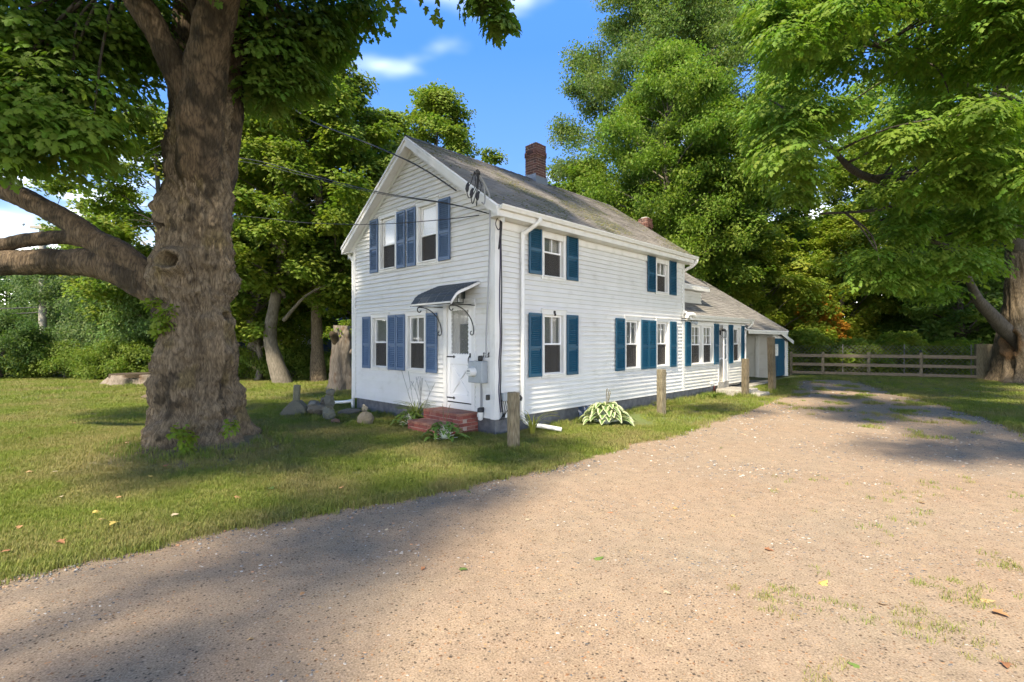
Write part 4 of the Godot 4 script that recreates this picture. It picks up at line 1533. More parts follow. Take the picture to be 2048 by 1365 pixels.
	tube(mb, [[Vector3(-0.31, 0.41, 0.09), 0.055], [Vector3(-0.31, 0.27, 0.09), 0.05], [Vector3(-0.31, 0.25, 0.09), 0.02]], 12)
	put(mb, "globe", M.dial, lt)
	# house number
	var x := -0.155
	for ch in ["4", "1", "1"]:
		var tm := TextMesh.new()
		tm.text = ch
		var sf := SystemFont.new()
		sf.font_names = PackedStringArray(["Droid Sans"])
		sf.font_italic = true
		tm.font = sf
		tm.font_size = 32
		tm.pixel_size = 0.0042
		tm.depth = 0.012
		put_mesh(tm, "house_number", M.black_iron, h, F * Transform3D(Basis(Vector3(1, 0, 0), Vector3(0.25, 1, 0), Vector3(0, 0, 1)), Vector3(x, 1.5, 0.035)))
		x -= 0.062
	# downspouts
	mb = MB.new()
	pipe(mb, [Vector3(0.86, 4.18, 0.36), Vector3(0.86, 4.1, 0.35), Vector3(0.78, 3.98, 0.2), Vector3(0.7, 3.88, 0.1), Vector3(0.68, 3.75, 0.075), Vector3(0.68, 2.2, 0.075), Vector3(0.675, 0.45, 0.075), Vector3(0.68, 0.24, 0.1), Vector3(0.72, 0.15, 0.22), Vector3(0.88, 0.11, 0.5), Vector3(1.02, 0.07, 0.78)], 0.042, 14, 6)
	put(mb, "downspout", M.white_metal, h)
	mb = MB.new()
	pipe(mb, [Vector3(7.88, 4.18, 0.36), Vector3(7.88, 4.1, 0.35), Vector3(7.86, 3.98, 0.22), Vector3(7.82, 3.9, 0.06), Vector3(7.8, 3.7, -0.2), Vector3(7.8, 3.0, -0.24)], 0.042, 14, 6)
	put(mb, "downspout", M.white_metal, h)
	mb = MB.new()
	pipe(mb, [Vector3(12.7, 2.46, 0.27), Vector3(12.7, 2.38, 0.26), Vector3(12.66, 2.2, 0.1), Vector3(12.62, 2.05, 0.05), Vector3(12.62, 0.3, 0.05), Vector3(12.64, 0.2, 0.12)], 0.036, 12, 6)
	put(mb, "downspout", M.white_metal, h)
	mb = MB.new()
	pipe(mb, [Vector3(7.6, 2.44, 0.18), Vector3(7.62, 2.53, 0.2), Vector3(7.72, 2.56, 0.24), Vector3(7.86, 2.55, 0.27), Vector3(7.97, 2.5, 0.27)], 0.055, 12, 5)
	put(mb, "gutter_elbow", M.white_metal, h)
	mb = MB.new()
	mb.box(Vector3(7.56, 2.43, 0.03), Vector3(7.9, 2.45, 0.06), 0.003)
	mb.box(Vector3(7.55, 2.36, 0.03), Vector3(7.8, 2.38, 0.07), 0.003)
	put(mb, "pipe_strap", M.black_iron, h)
	mb = MB.new()
	pipe(mb, [Vector3(-0.06, 4.1, -5.58), Vector3(0.0, 3.9, -5.45), Vector3(-0.005, 3.7, -5.39), Vector3(-0.005, 0.3, -5.39), Vector3(-0.02, 0.2, -5.45), Vector3(-0.15, 0.14, -5.8), Vector3(-0.35, 0.1, -6.5)], 0.042, 12, 6)
	put(mb, "downspout", M.white_metal, h)
	# flood lamp and hose tap by the wing
	mb = MB.new()
	mb.box(Vector3(7.95, 2.3, 0.12), Vector3(8.1, 2.37, 0.2), 0.02)
	tube(mb, [[Vector3(8.1, 2.33, 0.16), 0.02], [Vector3(8.17, 2.31, 0.2), 0.05], [Vector3(8.2, 2.3, 0.22), 0.052]], 10)
	put(mb, "flood_lamp", M.grey_metal, h)
	mb = MB.new()
	mb.box(Vector3(9.6, 0.37, 0.026), Vector3(9.8, 0.45, 0.1), 0.01)
	pipe(mb, [Vector3(9.8, 0.41, 0.06), Vector3(9.92, 0.42, 0.1), Vector3(9.96, 0.36, 0.13)], 0.018, 8, 3)
	put(mb, "hose_tap", M.white_metal, h)
	mb = MB.new()
	mb.box(Vector3(1.66, 2.345, 0.043), Vector3(1.73, 2.41, 0.06), 0.01)
	mb.box(Vector3(1.685, 2.3, 0.045), Vector3(1.705, 2.35, 0.09), 0.006)
	put(mb, "window_bracket", M.black_iron, h)
	# garage door, blue shed doors with a notice
	var g := wall_frame("shed")
	mb = MB.new()
	mb.box(Vector3(-3.1, 0.17, -0.06), Vector3(-1.1, 2.1, -0.03), 0.003, g)
	for k in 3:
		mb.box(Vector3(-3.1, 0.64 + k * 0.48, -0.03), Vector3(-1.1, 0.66 + k * 0.48, -0.025), 0.0, g)
	put(mb, "garage_door", M.wing_paint, h)
	mb = MB.new()
	mb.box(Vector3(-1.1, 0.17, -0.04), Vector3(-0.95, 2.15, 0.04), 0.004, g)
	put(mb, "door_post", M.trim_paint, h)
	for e in [[17.17, 17.93, 0.0], [17.95, 18.74, 0.0]]:
		mb = MB.new()
		mb.box(Vector3(e[0], 0.2, -0.43), Vector3(e[1], 1.87, -0.385 + e[2]), 0.004)
		mb.box(Vector3(e[0], 1.0, -0.385 + e[2]), Vector3(e[1], 1.1, -0.37 + e[2]), 0.003)
		put(mb, "shed_door", M.deep_blue, h)
	mb = MB.new()
	mb.box(Vector3(17.3, 1.12, -0.372), Vector3(17.75, 1.62, -0.366))
	put(mb, "notice", M.paper, h)
	mb = MB.new()
	for k in 7:
		mb.box(Vector3(17.34, 1.56 - k * 0.06, -0.3655), Vector3(17.34 + r(0.2, 0.36), 1.575 - k * 0.06, -0.3645))
	put(mb, "notice_print", M.lead, h)
	mb = MB.new()
	mb.box(Vector3(16.95, 1.88, -0.4), Vector3(18.85, 1.95, -0.36), 0.003)
	put(mb, "door_head", M.wing_paint, h)

# ---------------------------------------------------------------- trees
const MAPLE_HALF := [[0.0, 0.0], [0.34, 0.0], [0.25, 0.16], [0.53, 0.4], [0.22, 0.48], [0.24, 0.68], [0.0, 1.0]]

func maple_leaf(mb: MB, t: Transform3D, s: float, fold := 0.18) -> void:
	var mid := Vector3(0, 0.0, 0.36) * s
	for sd in [-1.0, 1.0]:
		for i in MAPLE_HALF.size() - 1:
			var a: Array = MAPLE_HALF[i]
			var b: Array = MAPLE_HALF[i + 1]
			mb.tri(t * mid, t * (Vector3(sd * a[0], -absf(a[0]) * fold - 0.12 * a[1] * a[1], a[1]) * s), t * (Vector3(sd * b[0], -absf(b[0]) * fold - 0.12 * b[1] * b[1], b[1]) * s), t.basis.y)

func simple_leaf(mb: MB, t: Transform3D, s: float, wide := 0.34) -> void:
	var a := Vector3.ZERO
	var b := Vector3(0, -0.1, 1.0) * s
	var m := Vector3(0, 0, 0.5) * s
	mb.tri(t * a, t * (m + Vector3(-wide, -0.12, -0.08) * s), t * b, t.basis.y)
	mb.tri(t * a, t * (m + Vector3(wide, -0.12, -0.08) * s), t * b, t.basis.y)

func make_sprays() -> void:
	var lr := RandomNumberGenerator.new()
	lr.seed = 31
	# a flat, drooping spray of lobed leaves on a twig
	var mb := MB.new()
	for i in 11:
		var k := i / 10.0
		var sd := -1.0 if i % 2 == 0 else 1.0
		var o := Vector3(lr.randf_range(-0.05, 0.05) + sd * 0.1 * (1.0 - k * 0.5), lr.randf_range(-0.07, 0.05) - 0.12 * k * k, -0.28 + 0.56 * k)
		var b := Basis(Vector3.UP, sd * lr.randf_range(0.5, 1.4) * (1.1 - k)) * Basis(Vector3.RIGHT, lr.randf_range(0.1, 0.75)) * Basis(Vector3(0, 0, 1), lr.randf_range(-0.5, 0.5))
		var c := lr.randf_range(0.8, 1.15)
		mb.col = Color(c * lr.randf_range(0.92, 1.1), c, c * lr.randf_range(0.8, 1.1))
		maple_leaf(mb, Transform3D(b, o), lr.randf_range(0.11, 0.17))
	spray_maple = mb.mesh()
	mb = MB.new()
	for i in 30:
		var k := i / 29.0
		var ang := lr.randf_range(0, TAU)
		var q := 0.46 * sqrt(lr.randf())
		var o := Vector3(cos(ang) * q, lr.randf_range(-0.12, 0.12) - q * q * 0.5, sin(ang) * q)
		var b := Basis(Vector3.UP, PI / 2 - ang + lr.randf_range(-1.0, 1.0)) * Basis(Vector3.RIGHT, lr.randf_range(-0.1, 0.8)) * Basis(Vector3(0, 0, 1), lr.randf_range(-0.6, 0.6))
		var c := lr.randf_range(0.75, 1.2)
		mb.col = Color(c * lr.randf_range(0.9, 1.12), c, c * lr.randf_range(0.8, 1.1))
		simple_leaf(mb, Transform3D(b, o), lr.randf_range(0.13, 0.2), 0.4)
	spray_far = mb.mesh()
	mb = MB.new()
	for i in 34:
		var ang := lr.randf_range(0, TAU)
		var q := 0.38 * sqrt(lr.randf())
		var o := Vector3(cos(ang) * q, lr.randf_range(-0.2, 0.2), sin(ang) * q)
		var b := Basis(Vector3.UP, lr.randf_range(0, TAU)) * Basis(Vector3.RIGHT, lr.randf_range(-0.3, 1.4))
		var c := lr.randf_range(0.75, 1.2)
		mb.col = Color(c * lr.randf_range(0.9, 1.12), c, c * lr.randf_range(0.85, 1.15))
		simple_leaf(mb, Transform3D(b, o), lr.randf_range(0.08, 0.13), 0.3)
	spray_fine = mb.mesh()

# leaf sprays filling a clump: centre, radii, number; collected in two lists
func fill_pad(list: Array, cols: Array, c: Vector3, rad: Vector3, n: int, leaf_c: Color, sc: float, turn := Basis()) -> void:
	for i in n:
		var u := r(-1.0, 1.0)
		var a := r(0.0, TAU)
		var d := Vector3(sqrt(1.0 - u * u) * cos(a), u, sqrt(1.0 - u * u) * sin(a))
		var q := pow(rng.randf(), 0.38)
		q *= 1.0 + 0.35 * noise_b.get_noise_3d(c.x + d.x * 1.5, c.y + d.y * 1.5, c.z + d.z * 1.5)
		var o := c + turn * (d * rad * q)
		var up := (Vector3.UP * 1.1 + d * 0.55 + Vector3(r(-0.35, 0.35), 0, r(-0.35, 0.35))).normalized()
		var f := Vector3(d.x, -0.15, d.z)
		f = (f - up * f.dot(up))
		f = f.normalized() if f.length() > 0.01 else Vector3.RIGHT
		var b := Basis(up.cross(f), up, f) * Basis(Vector3.UP, r(-0.9, 0.9))
		list.append(Transform3D(b.scaled(Vector3.ONE * sc * r(0.75, 1.25)), o))
		cols.append(Color(leaf_c.r * r(0.86, 1.16), leaf_c.g * r(0.94, 1.06), leaf_c.b * r(0.85, 1.15)))

# a thin bough from p to q, sagging a little
func bough(mb: MB, p: Vector3, q: Vector3, r0: float, r1: float, seg := 6) -> void:
	var m := p.lerp(q, 0.5) + Vector3(r(-0.1, 0.1), 0.08, r(-0.1, 0.1)) * p.distance_to(q)
	tube(mb, smooth_path([[p, r0], [m, lerpf(r0, r1, 0.5)], [q, r1]], 4), seg, null, false)

func new_skin(amp: float) -> BarkSkin:
	var s := BarkSkin.new()
	s.noise = noise_a
	s.cell = noise_c
	s.amp = amp
	return s

# a tree seen from afar: stem, boughs to every clump, crown
func far_tree(called: String, label: String, group: String, base: Vector3, h: float, crown: Array, trunk_r: float, opt := {}) -> Node3D:
	var t := node(called, Transform3D(Basis(), base))
	tag(t, label, "tree", group)
	var lean: Vector3 = opt.get("lean", Vector3(r(-0.5, 0.5), 0, r(-0.5, 0.5)))
	var bark: Material = opt.get("bark", M.pale_bark)
	var path := []
	var bend: Array = opt.get("bend", [])
	for i in 7:
		var k := i / 6.0
		var off: Vector3 = lean * k * k + (Vector3(bend[i], 0, 0) if bend.size() else Vector3(r(-0.12, 0.12), 0, r(-0.12, 0.12)) * (1.0 if i > 0 else 0.0))
		path.append([Vector3(0, h * 0.86 * k - (0.15 if i == 0 else 0.0), 0) + off, trunk_r * (1.0 - 0.85 * k) * (1.35 if i == 0 else 1.0)])
	var mb := MB.new()
	tube(mb, smooth_path(path, 6), 18, new_skin(0.05), false)
	put(mb, "trunk", bark, t)
	var leaf_c: Color = opt.get("leaf", Color(0.15, 0.23, 0.035))
	var list := []
	var cols := []
	var bmb := MB.new()
	var n: int = int(opt.get("pads", 34) * 1.55)
	var per: int = int(opt.get("per", 70) * 0.5)
	var sc: float = opt.get("scale", 1.0)
	var pr: float = opt.get("pad_r", 1.3) * 0.74
	var lo: float = crown[0]
	var hi: float = crown[1]
	var rx: float = crown[2]
	for i in n:
		# pads spread over a crown that is widest below its middle
		var v := (i + rng.randf()) / n
		var y := lerpf(lo, hi, v)
		var wide := rx * pow(sin(PI * clampf(0.16 + 0.84 * v, 0.0, 1.0)), 0.6) * (1.0 if v < 0.8 else 0.85)
		var a := i * 2.39996 + r(-0.5, 0.5)
		var q := wide * sqrt(r(0.1, 1.12))
		var k := clampf(y / (h * 0.86), 0.0, 1.0)
		var c := Vector3(cos(a) * q, y, sin(a) * q) + lean * k * k
		var rad := Vector3(pr * r(1.0, 1.7), pr * r(0.35, 0.6), pr * r(0.6, 1.0)) * r(0.7, 1.25) * (1.0 - 0.3 * v)
		fill_pad(list, cols, c, rad, int(0.75 * per * r(0.6, 1.3)), leaf_c, sc, Basis(Vector3.UP, -a) * Basis(Vector3(0, 0, 1), r(-0.45, 0.35)))
		var ky := clampf((y - q * 0.7) / (h * 0.86), 0.12, 0.97)
		var s := lean * ky * ky + Vector3(0, h * 0.86 * ky, 0)
		if i % 2 == 0:
			bough(bmb, s, c - Vector3(0, rad.y * 0.3, 0), trunk_r * 0.28 * (1.1 - v), 0.018, 6)
	put(bmb, "boughs", bark, t).set_meta("kind", "stuff")
	scatter(opt.get("spray", spray_far), list, cols, "crown", M.leaf, t).set_meta("kind", "stuff")
	return t

class MapleSkin extends BarkSkin:
	var spots := []
	var fine: FastNoiseLite
	func relief(p: Vector3, ang: float, run: float, rr: float) -> float:
		var y := p.y
		# plates and fissures of old bark, wandering up the stem
		var wx := p.x + 0.25 * noise.get_noise_3d(p.x * 0.8, y * 0.8, p.z * 0.8)
		var wz := p.z + 0.25 * noise.get_noise_3d(p.x * 0.8 + 9.0, y * 0.8, p.z * 0.8)
		var a := fine.get_noise_3d(wx * 4.6, y * 0.6, wz * 4.6)
		var b := fine.get_noise_3d(wx * 11.0 + 3.0, y * 1.3, wz * 11.0)
		var e := fine.get_noise_3d(wx * 22.0 + 8.0, y * 3.0, wz * 22.0)
		var d := 0.06 * (0.5 - pow(absf(a), 0.45) * 1.25) + 0.06 * (0.5 - pow(absf(b), 0.5) * 1.3) + 0.02 * (0.5 - absf(e) * 1.6)
		# flutes and roots
		d += 0.1 * rr * cos(3.0 * ang + 0.7 + 0.5 * y) + 0.07 * rr * cos(5.0 * ang + 2.0 - 0.8 * y)
		var fl := exp(-maxf(y, 0.0) / 0.34)
		var lobes := 0.5 + 0.5 * cos(5.0 * ang + 0.4) + 0.35 * cos(8.0 * ang + 1.0)
		d += fl * (0.08 + 0.3 * lobes)
		# swellings across the stem
		d += 0.11 * noise.get_noise_3d(p.x * 1.1, y * 1.7 + 2.0, p.z * 1.1)
		for s in spots:
			var da: float = wrapf(ang - s[0], -PI, PI) * rr
			var dy: float = (y - s[1]) / s[4]
			var q: float = sqrt(da * da + dy * dy) / s[2]
			if q > 3.0:
				continue
			if s[5] == 1:
				# a healed-over branch hole: a rim round a hollow
				d += s[3] * exp(-pow((q - 1.0) / 0.42, 2.0)) + 0.5 * s[3] * exp(-q * q / 3.0)
				d -= 0.26 * smoothstep(0.85, 0.5, q)
			else:
				d += s[3] * exp(-q * q)
		return d
	func tint(p: Vector3, ang: float, _run: float) -> Color:
		var y := p.y
		var c := Color(1, 1, 1)
		# dark moss and soot-like lichen in streaks on one flank, pale lichen, yellow dust of moss
		var m := noise.get_noise_3d(p.x * 1.5, y * 0.7, p.z * 1.5) + 0.45 * noise.get_noise_3d(p.x * 7.0, y * 4.0, p.z * 7.0)
		c = c.lerp(Color(0.2, 0.19, 0.15), smoothstep(0.2, 0.36, m) * 0.8)
		var g := noise.get_noise_3d(p.x * 2.2 + 7.0, y * 1.1, p.z * 2.2)
		c = c.lerp(Color(0.95, 0.95, 0.55), smoothstep(0.22, 0.4, g) * 0.5)
		return c

func build_maple() -> void:
	var base := Vector3(-5.3, 0.06, -8.6)
	var t := node("old_maple", Transform3D(Basis(), base))
	tag(t, "massive old maple with gnarled knotholed trunk and heavy low limbs", "tree")
	var sk := MapleSkin.new()
	sk.noise = noise_a
	sk.cell = noise_c
	sk.fine = noise_d
	sk.tinted = true
	# angle 0.55 faces the drive; [angle, height, radius, amount, stretch, kind]
	sk.spots = [[0.0, 2.98, 0.13, 0.13, 1.15, 1], [1.3, 2.1, 0.08, 0.05, 1.2, 1], [2.0, 2.75, 0.2, 0.16, 1.3, 0], [-0.55, 2.85, 0.35, 0.1, 1.0, 0], [1.0, 1.55, 0.22, 0.12, 0.9, 0], [0.65, 1.2, 0.1, -0.06, 2.5, 0], [-0.8, 1.3, 0.3, 0.12, 2.2, 0], [0.95, 3.55, 0.4, 0.08, 1.0, 0], [-0.8, 3.9, 0.13, 0.14, 1.1, 0], [1.35, 0.9, 0.07, -0.1, 7.0, 0], [-0.2, 0.8, 0.06, -0.09, 6.0, 0], [0.8, 0.9, 0.05, -0.07, 6.0, 0]]
	var o := func_local(base)
	var path := [[at(392, 905, 8.6) - o, 0.686], [at(392, 870, 8.6) - o, 0.634], [at(393, 800, 8.6) - o, 0.581], [at(400, 700, 8.6) - o, 0.528], [at(390, 610, 8.6) - o, 0.528], [at(392, 540, 8.6) - o, 0.546], [at(398, 450, 8.6) - o, 0.490], [at(402, 330, 8.55) - o, 0.442], [at(408, 230, 8.5) - o, 0.408], [at(412, 180, 8.5) - o, 0.333], [at(415, 150, 8.5) - o, 0.264]]
	var mb := MB.new()
	tube(mb, smooth_path(path, 26), 200, sk, true)
	put(mb, "trunk", M.bark, t)
	var limbs := [
		[[398, 430, 8.5, 0.2], [400, 330, 8.36, 0.33], [402, 240, 8.22, 0.34], [410, 150, 8.15, 0.31], [424, 70, 8.1, 0.29], [440, -10, 8.0, 0.27], [470, -160, 7.8, 0.22], [560, -380, 7.6, 0.12]],
		[[415, 430, 8.7, 0.2], [428, 330, 8.75, 0.36], [440, 220, 8.85, 0.35], [452, 110, 8.95, 0.32], [458, 0, 9.0, 0.31], [450, -160, 9.2, 0.25], [400, -420, 9.6, 0.12]],
		[[388, 420, 8.7, 0.2], [378, 320, 8.8, 0.29], [372, 180, 8.9, 0.25], [373, 60, 9.0, 0.22], [368, -60, 9.1, 0.2], [320, -300, 9.6, 0.1]],
		[[392, 255, 8.3, 0.2], [372, 185, 8.15, 0.21], [340, 115, 8.0, 0.19], [305, 50, 7.9, 0.185], [268, -10, 7.8, 0.18], [200, -120, 7.5, 0.13], [90, -260, 7.2, 0.07]],
		[[380, 640, 8.6, 0.2], [325, 592, 8.55, 0.27], [275, 558, 8.5, 0.27], [200, 530, 8.45, 0.23], [120, 524, 8.4, 0.205], [40, 526, 8.3, 0.2], [-80, 520, 8.2, 0.18], [-320, 440, 8.0, 0.12]],
		[[310, 565, 8.5, 0.2], [245, 515, 8.45, 0.22], [185, 478, 8.4, 0.19], [130, 440, 8.35, 0.165], [60, 402, 8.3, 0.16], [-30, 360, 8.2, 0.15], [-220, 250, 8.0, 0.1]],
		[[230, 510, 8.42, 0.1], [180, 484, 8.38, 0.12], [120, 475, 8.33, 0.112], [50, 481, 8.3, 0.105], [-20, 490, 8.2, 0.1], [-200, 470, 7.9, 0.06]],
	]
	for l in limbs:
		var p := []
		for e in l:
			p.append([at(e[0], e[1], e[2]) - o, e[3]])
		mb = MB.new()
		var seg := 64 if l[0][3] > 0.19 else 40
		tube(mb, smooth_path(p, 14), seg, limb_skin(), true)
		put(mb, "limb", M.bark, t)
	# sawn-off stub with a grey cut face, and the water shoots round the stem
	mb = MB.new()
	tube(mb, smooth_path([[at(345, 470, 8.45) - o, 0.16], [at(328, 445, 8.3) - o, 0.15], [at(322, 432, 8.15) - o, 0.12]], 5), 28, limb_skin(), true)
	put(mb, "cut_stub", M.bark, t)
	mb = MB.new()
	for k in 3:
		bough(mb, at(325, 458, 8.5) - o, at(268 + k * 12, 425 + k * 14, 8.6) - o, 0.018, 0.006, 5)
		bough(mb, at(290 + k * 6, 446 + k * 6, 8.55) - o, at(255 + k * 10, 440 + k * 16, 8.5) - o, 0.008, 0.004, 5)
	put(mb, "dead_twigs", M.weathered_stump, t)
	var list := []
	var cols := []
	var bmb := MB.new()
	var leaf_c := Color(0.14, 0.235, 0.036)
	var pads := [[40, 30, 8.2, 1.2], [150, 20, 8.6, 1.2], [260, 30, 8.8, 1.1], [340, 60, 9.4, 0.9], [30, 120, 7.8, 1.2], [130, 110, 8.0, 1.2], [225, 90, 8.4, 0.85], [300, 90, 8.6, 0.6], [60, 190, 7.4, 1.0], [150, 190, 7.5, 0.95], [30, 260, 7.0, 0.95], [110, 260, 7.1, 0.8], [185, 270, 7.1, 0.5], [-20, 290, 6.8, 0.45], [-30, 200, 7.2, 1.0],
		[500, 40, 9.2, 1.0], [580, 30, 9.4, 1.0], [665, 15, 9.6, 0.85], [725, 5, 9.8, 0.5], [520, 110, 9.0, 0.9], [590, 110, 9.2, 0.75], [650, 85, 9.4, 0.5], [510, 165, 8.8, 0.6], [560, 185, 8.8, 0.42], [620, 160, 9.2, 0.38], [600, 150, 9.0, 0.42], [640, 60, 9.3, 0.6], [985, 0, 9.2, 0.38], [1000, 40, 9.2, 0.22], [965, -30, 9.2, 0.5]]
	for e in pads:
		var c := at(e[0], e[1], e[2]) - o
		var rr: float = e[3]
		fill_pad(list, cols, c, Vector3(rr, rr * 0.62, rr), int(88.0 * rr * rr + 26.0), leaf_c, 0.8)
		var hub := at(clampf(e[0], 250, 470), -60, 8.6) - o
		bough(bmb, hub.lerp(c, 0.45) + Vector3(0, 0.5, 0), c + Vector3(0, 0.1, 0), 0.03, 0.008, 5)
	# the crown overhead, above the picture; first clumps added to shade the front wall
	for e in [[-4.5, 7.6, 7.0], [-3.3, 8.2, 7.4], [-5.6, 8.0, 6.6], [-2.4, 8.8, 7.6], [-3.8, 9.2, 6.4], [-1.4, 8.6, 7.9], [-4.9, 8.9, 7.6], [-2.8, 7.7, 6.6]]:
		fill_pad(list, cols, Vector3(e[0], e[1], -e[2]) - o, Vector3(1.1, 0.6, 1.0), 62, leaf_c, 1.0)
		bough(bmb, Vector3(0.1, 6.8, 0.1), Vector3(e[0], e[1], -e[2]) - o, 0.06, 0.012, 6)
	var tries := 0
	var done := 0
	while done < 56 and tries < 900:
		tries += 1
		var a := r(0, TAU)
		var q := 7.6 * sqrt(rng.randf())
		var y := r(5.6, 13.5)
		if q > 7.9 * sqrt(maxf(0.05, 1.0 - pow((y - 8.5) / 5.6, 2.0))):
			continue
		var c := Vector3(cos(a) * q, y, sin(a) * q * 0.9)
		var w := c + o
		if w.z > -1.0 and w.y < 6.5:
			continue
		if w.z < -1.0:
			var sx := 1024.0 + w.x / -w.z * FOCAL
			var sy := 682.5 - (w.y - CAM_H) / -w.z * FOCAL
			var rp := 1.35 / -w.z * FOCAL
			if sy > -rp and sx > -rp and sx < 2048.0 + rp:
				continue
		done += 1
		fill_pad(list, cols, c, Vector3(1.3, 0.75, 1.3) * r(0.8, 1.2), 60, leaf_c, 1.1)
		if done % 2 == 0:
			bough(bmb, Vector3(0.2, 7.5, 0.2).lerp(c, 0.15), c, 0.07, 0.015, 6)
	put(bmb, "boughs", M.dark_bark, t).set_meta("kind", "stuff")
	scatter(spray_maple, list, cols, "crown", M.leaf, t).set_meta("kind", "stuff")
	# young shoots on the trunk
	list = []
	cols = []
	for e in [[318, 640, 8.0], [322, 655, 7.98], [310, 605, 8.02], [326, 632, 7.95], [316, 662, 8.0], [365, 875, 7.6], [372, 890, 7.55], [360, 865, 7.6], [462, 850, 7.75], [330, 620, 7.95]]:
		fill_pad(list, cols, at(e[0], e[1], e[2]) - o, Vector3(0.07, 0.09, 0.07), 5, Color(0.18, 0.26, 0.03), 0.5)
	scatter(spray_maple, list, cols, "young_shoots", M.leaf, t).set_meta("kind", "stuff")

func func_local(p: Vector3) -> Vector3:
	return p

func limb_skin() -> BarkSkin:
	var s := LimbSkin.new()
	s.noise = noise_a
	s.cell = noise_c
	s.tinted = true
	return s

class LimbSkin extends BarkSkin:
	func relief(p: Vector3, _ang: float, run: float, rr: float) -> float:
		var a := noise.get_noise_3d(p.x * 5.0, p.y * 5.0, p.z * 8.0)
		var b := noise.get_noise_3d(p.x * 12.0, p.y * 12.0, p.z * 16.0)
		return rr * (0.13 * (0.4 - absf(a) * 1.5) + 0.05 * (0.4 - absf(b) * 1.6) + 0.16 * noise.get_noise_3d(p.x * 1.4, p.y * 1.4, p.z * 1.4))
	func tint(p: Vector3, ang: float, _run: float) -> Color:
		var m := noise.get_noise_3d(p.x * 1.7, p.y * 1.7, p.z * 1.7) + 0.5 * noise.get_noise_3d(p.x * 7.0, p.y * 7.0, p.z * 7.0)
		var c := Color(0.72, 0.67, 0.62).lerp(Color(0.2, 0.19, 0.15), smoothstep(-0.12, 0.22, m) * 0.9)
		return c

# the great tree with the rotten hollow by the fence
class HollowSkin extends BarkSkin:
	func relief(p: Vector3, ang: float, _run: float, rr: float) -> float:
		var d := 0.1 * (0.4 - pow(absf(noise.get_noise_3d(p.x * 3.5, p.y * 0.6, p.z * 3.5)), 0.6) * 1.5)
		d += exp(-maxf(p.y, 0.0) / 0.5) * (0.15 + 0.2 * cos(5.0 * ang))
		d += 0.12 * rr * cos(3.0 * ang + p.y)
		var q := Vector2(wrapf(ang + 1.3, -PI, PI) * rr / 0.3, (p.y - 1.55) / 0.45).length()
		q *= 1.0 + 0.35 * noise.get_noise_3d(p.x * 2.5, p.y * 2.5, p.z * 2.5)
		d += 0.14 * exp(-pow((q - 1.1) / 0.4, 2.0)) - 0.6 * smoothstep(0.95, 0.5, q)
		var q2 := Vector2(wrapf(ang + 1.25, -PI, PI) * rr / 0.16, (p.y - 0.7) / 0.7).length()
		d -= 0.3 * smoothstep(1.0, 0.4, q2)
		return d
	func tint(p: Vector3, ang: float, _run: float) -> Color:
		var q := Vector2(wrapf(ang + 1.3, -PI, PI) * 0.8 / 0.3, (p.y - 1.55) / 0.45).length()
		var c := Color(1, 1, 1)
		if q < 1.5:
			c = Color(0.8, 0.6, 0.42)
		c = c.lerp(Color(0.5, 0.48, 0.42), smoothstep(0.05, 0.3, noise.get_noise_3d(p.x, p.y, p.z)) * 0.6)
		return c

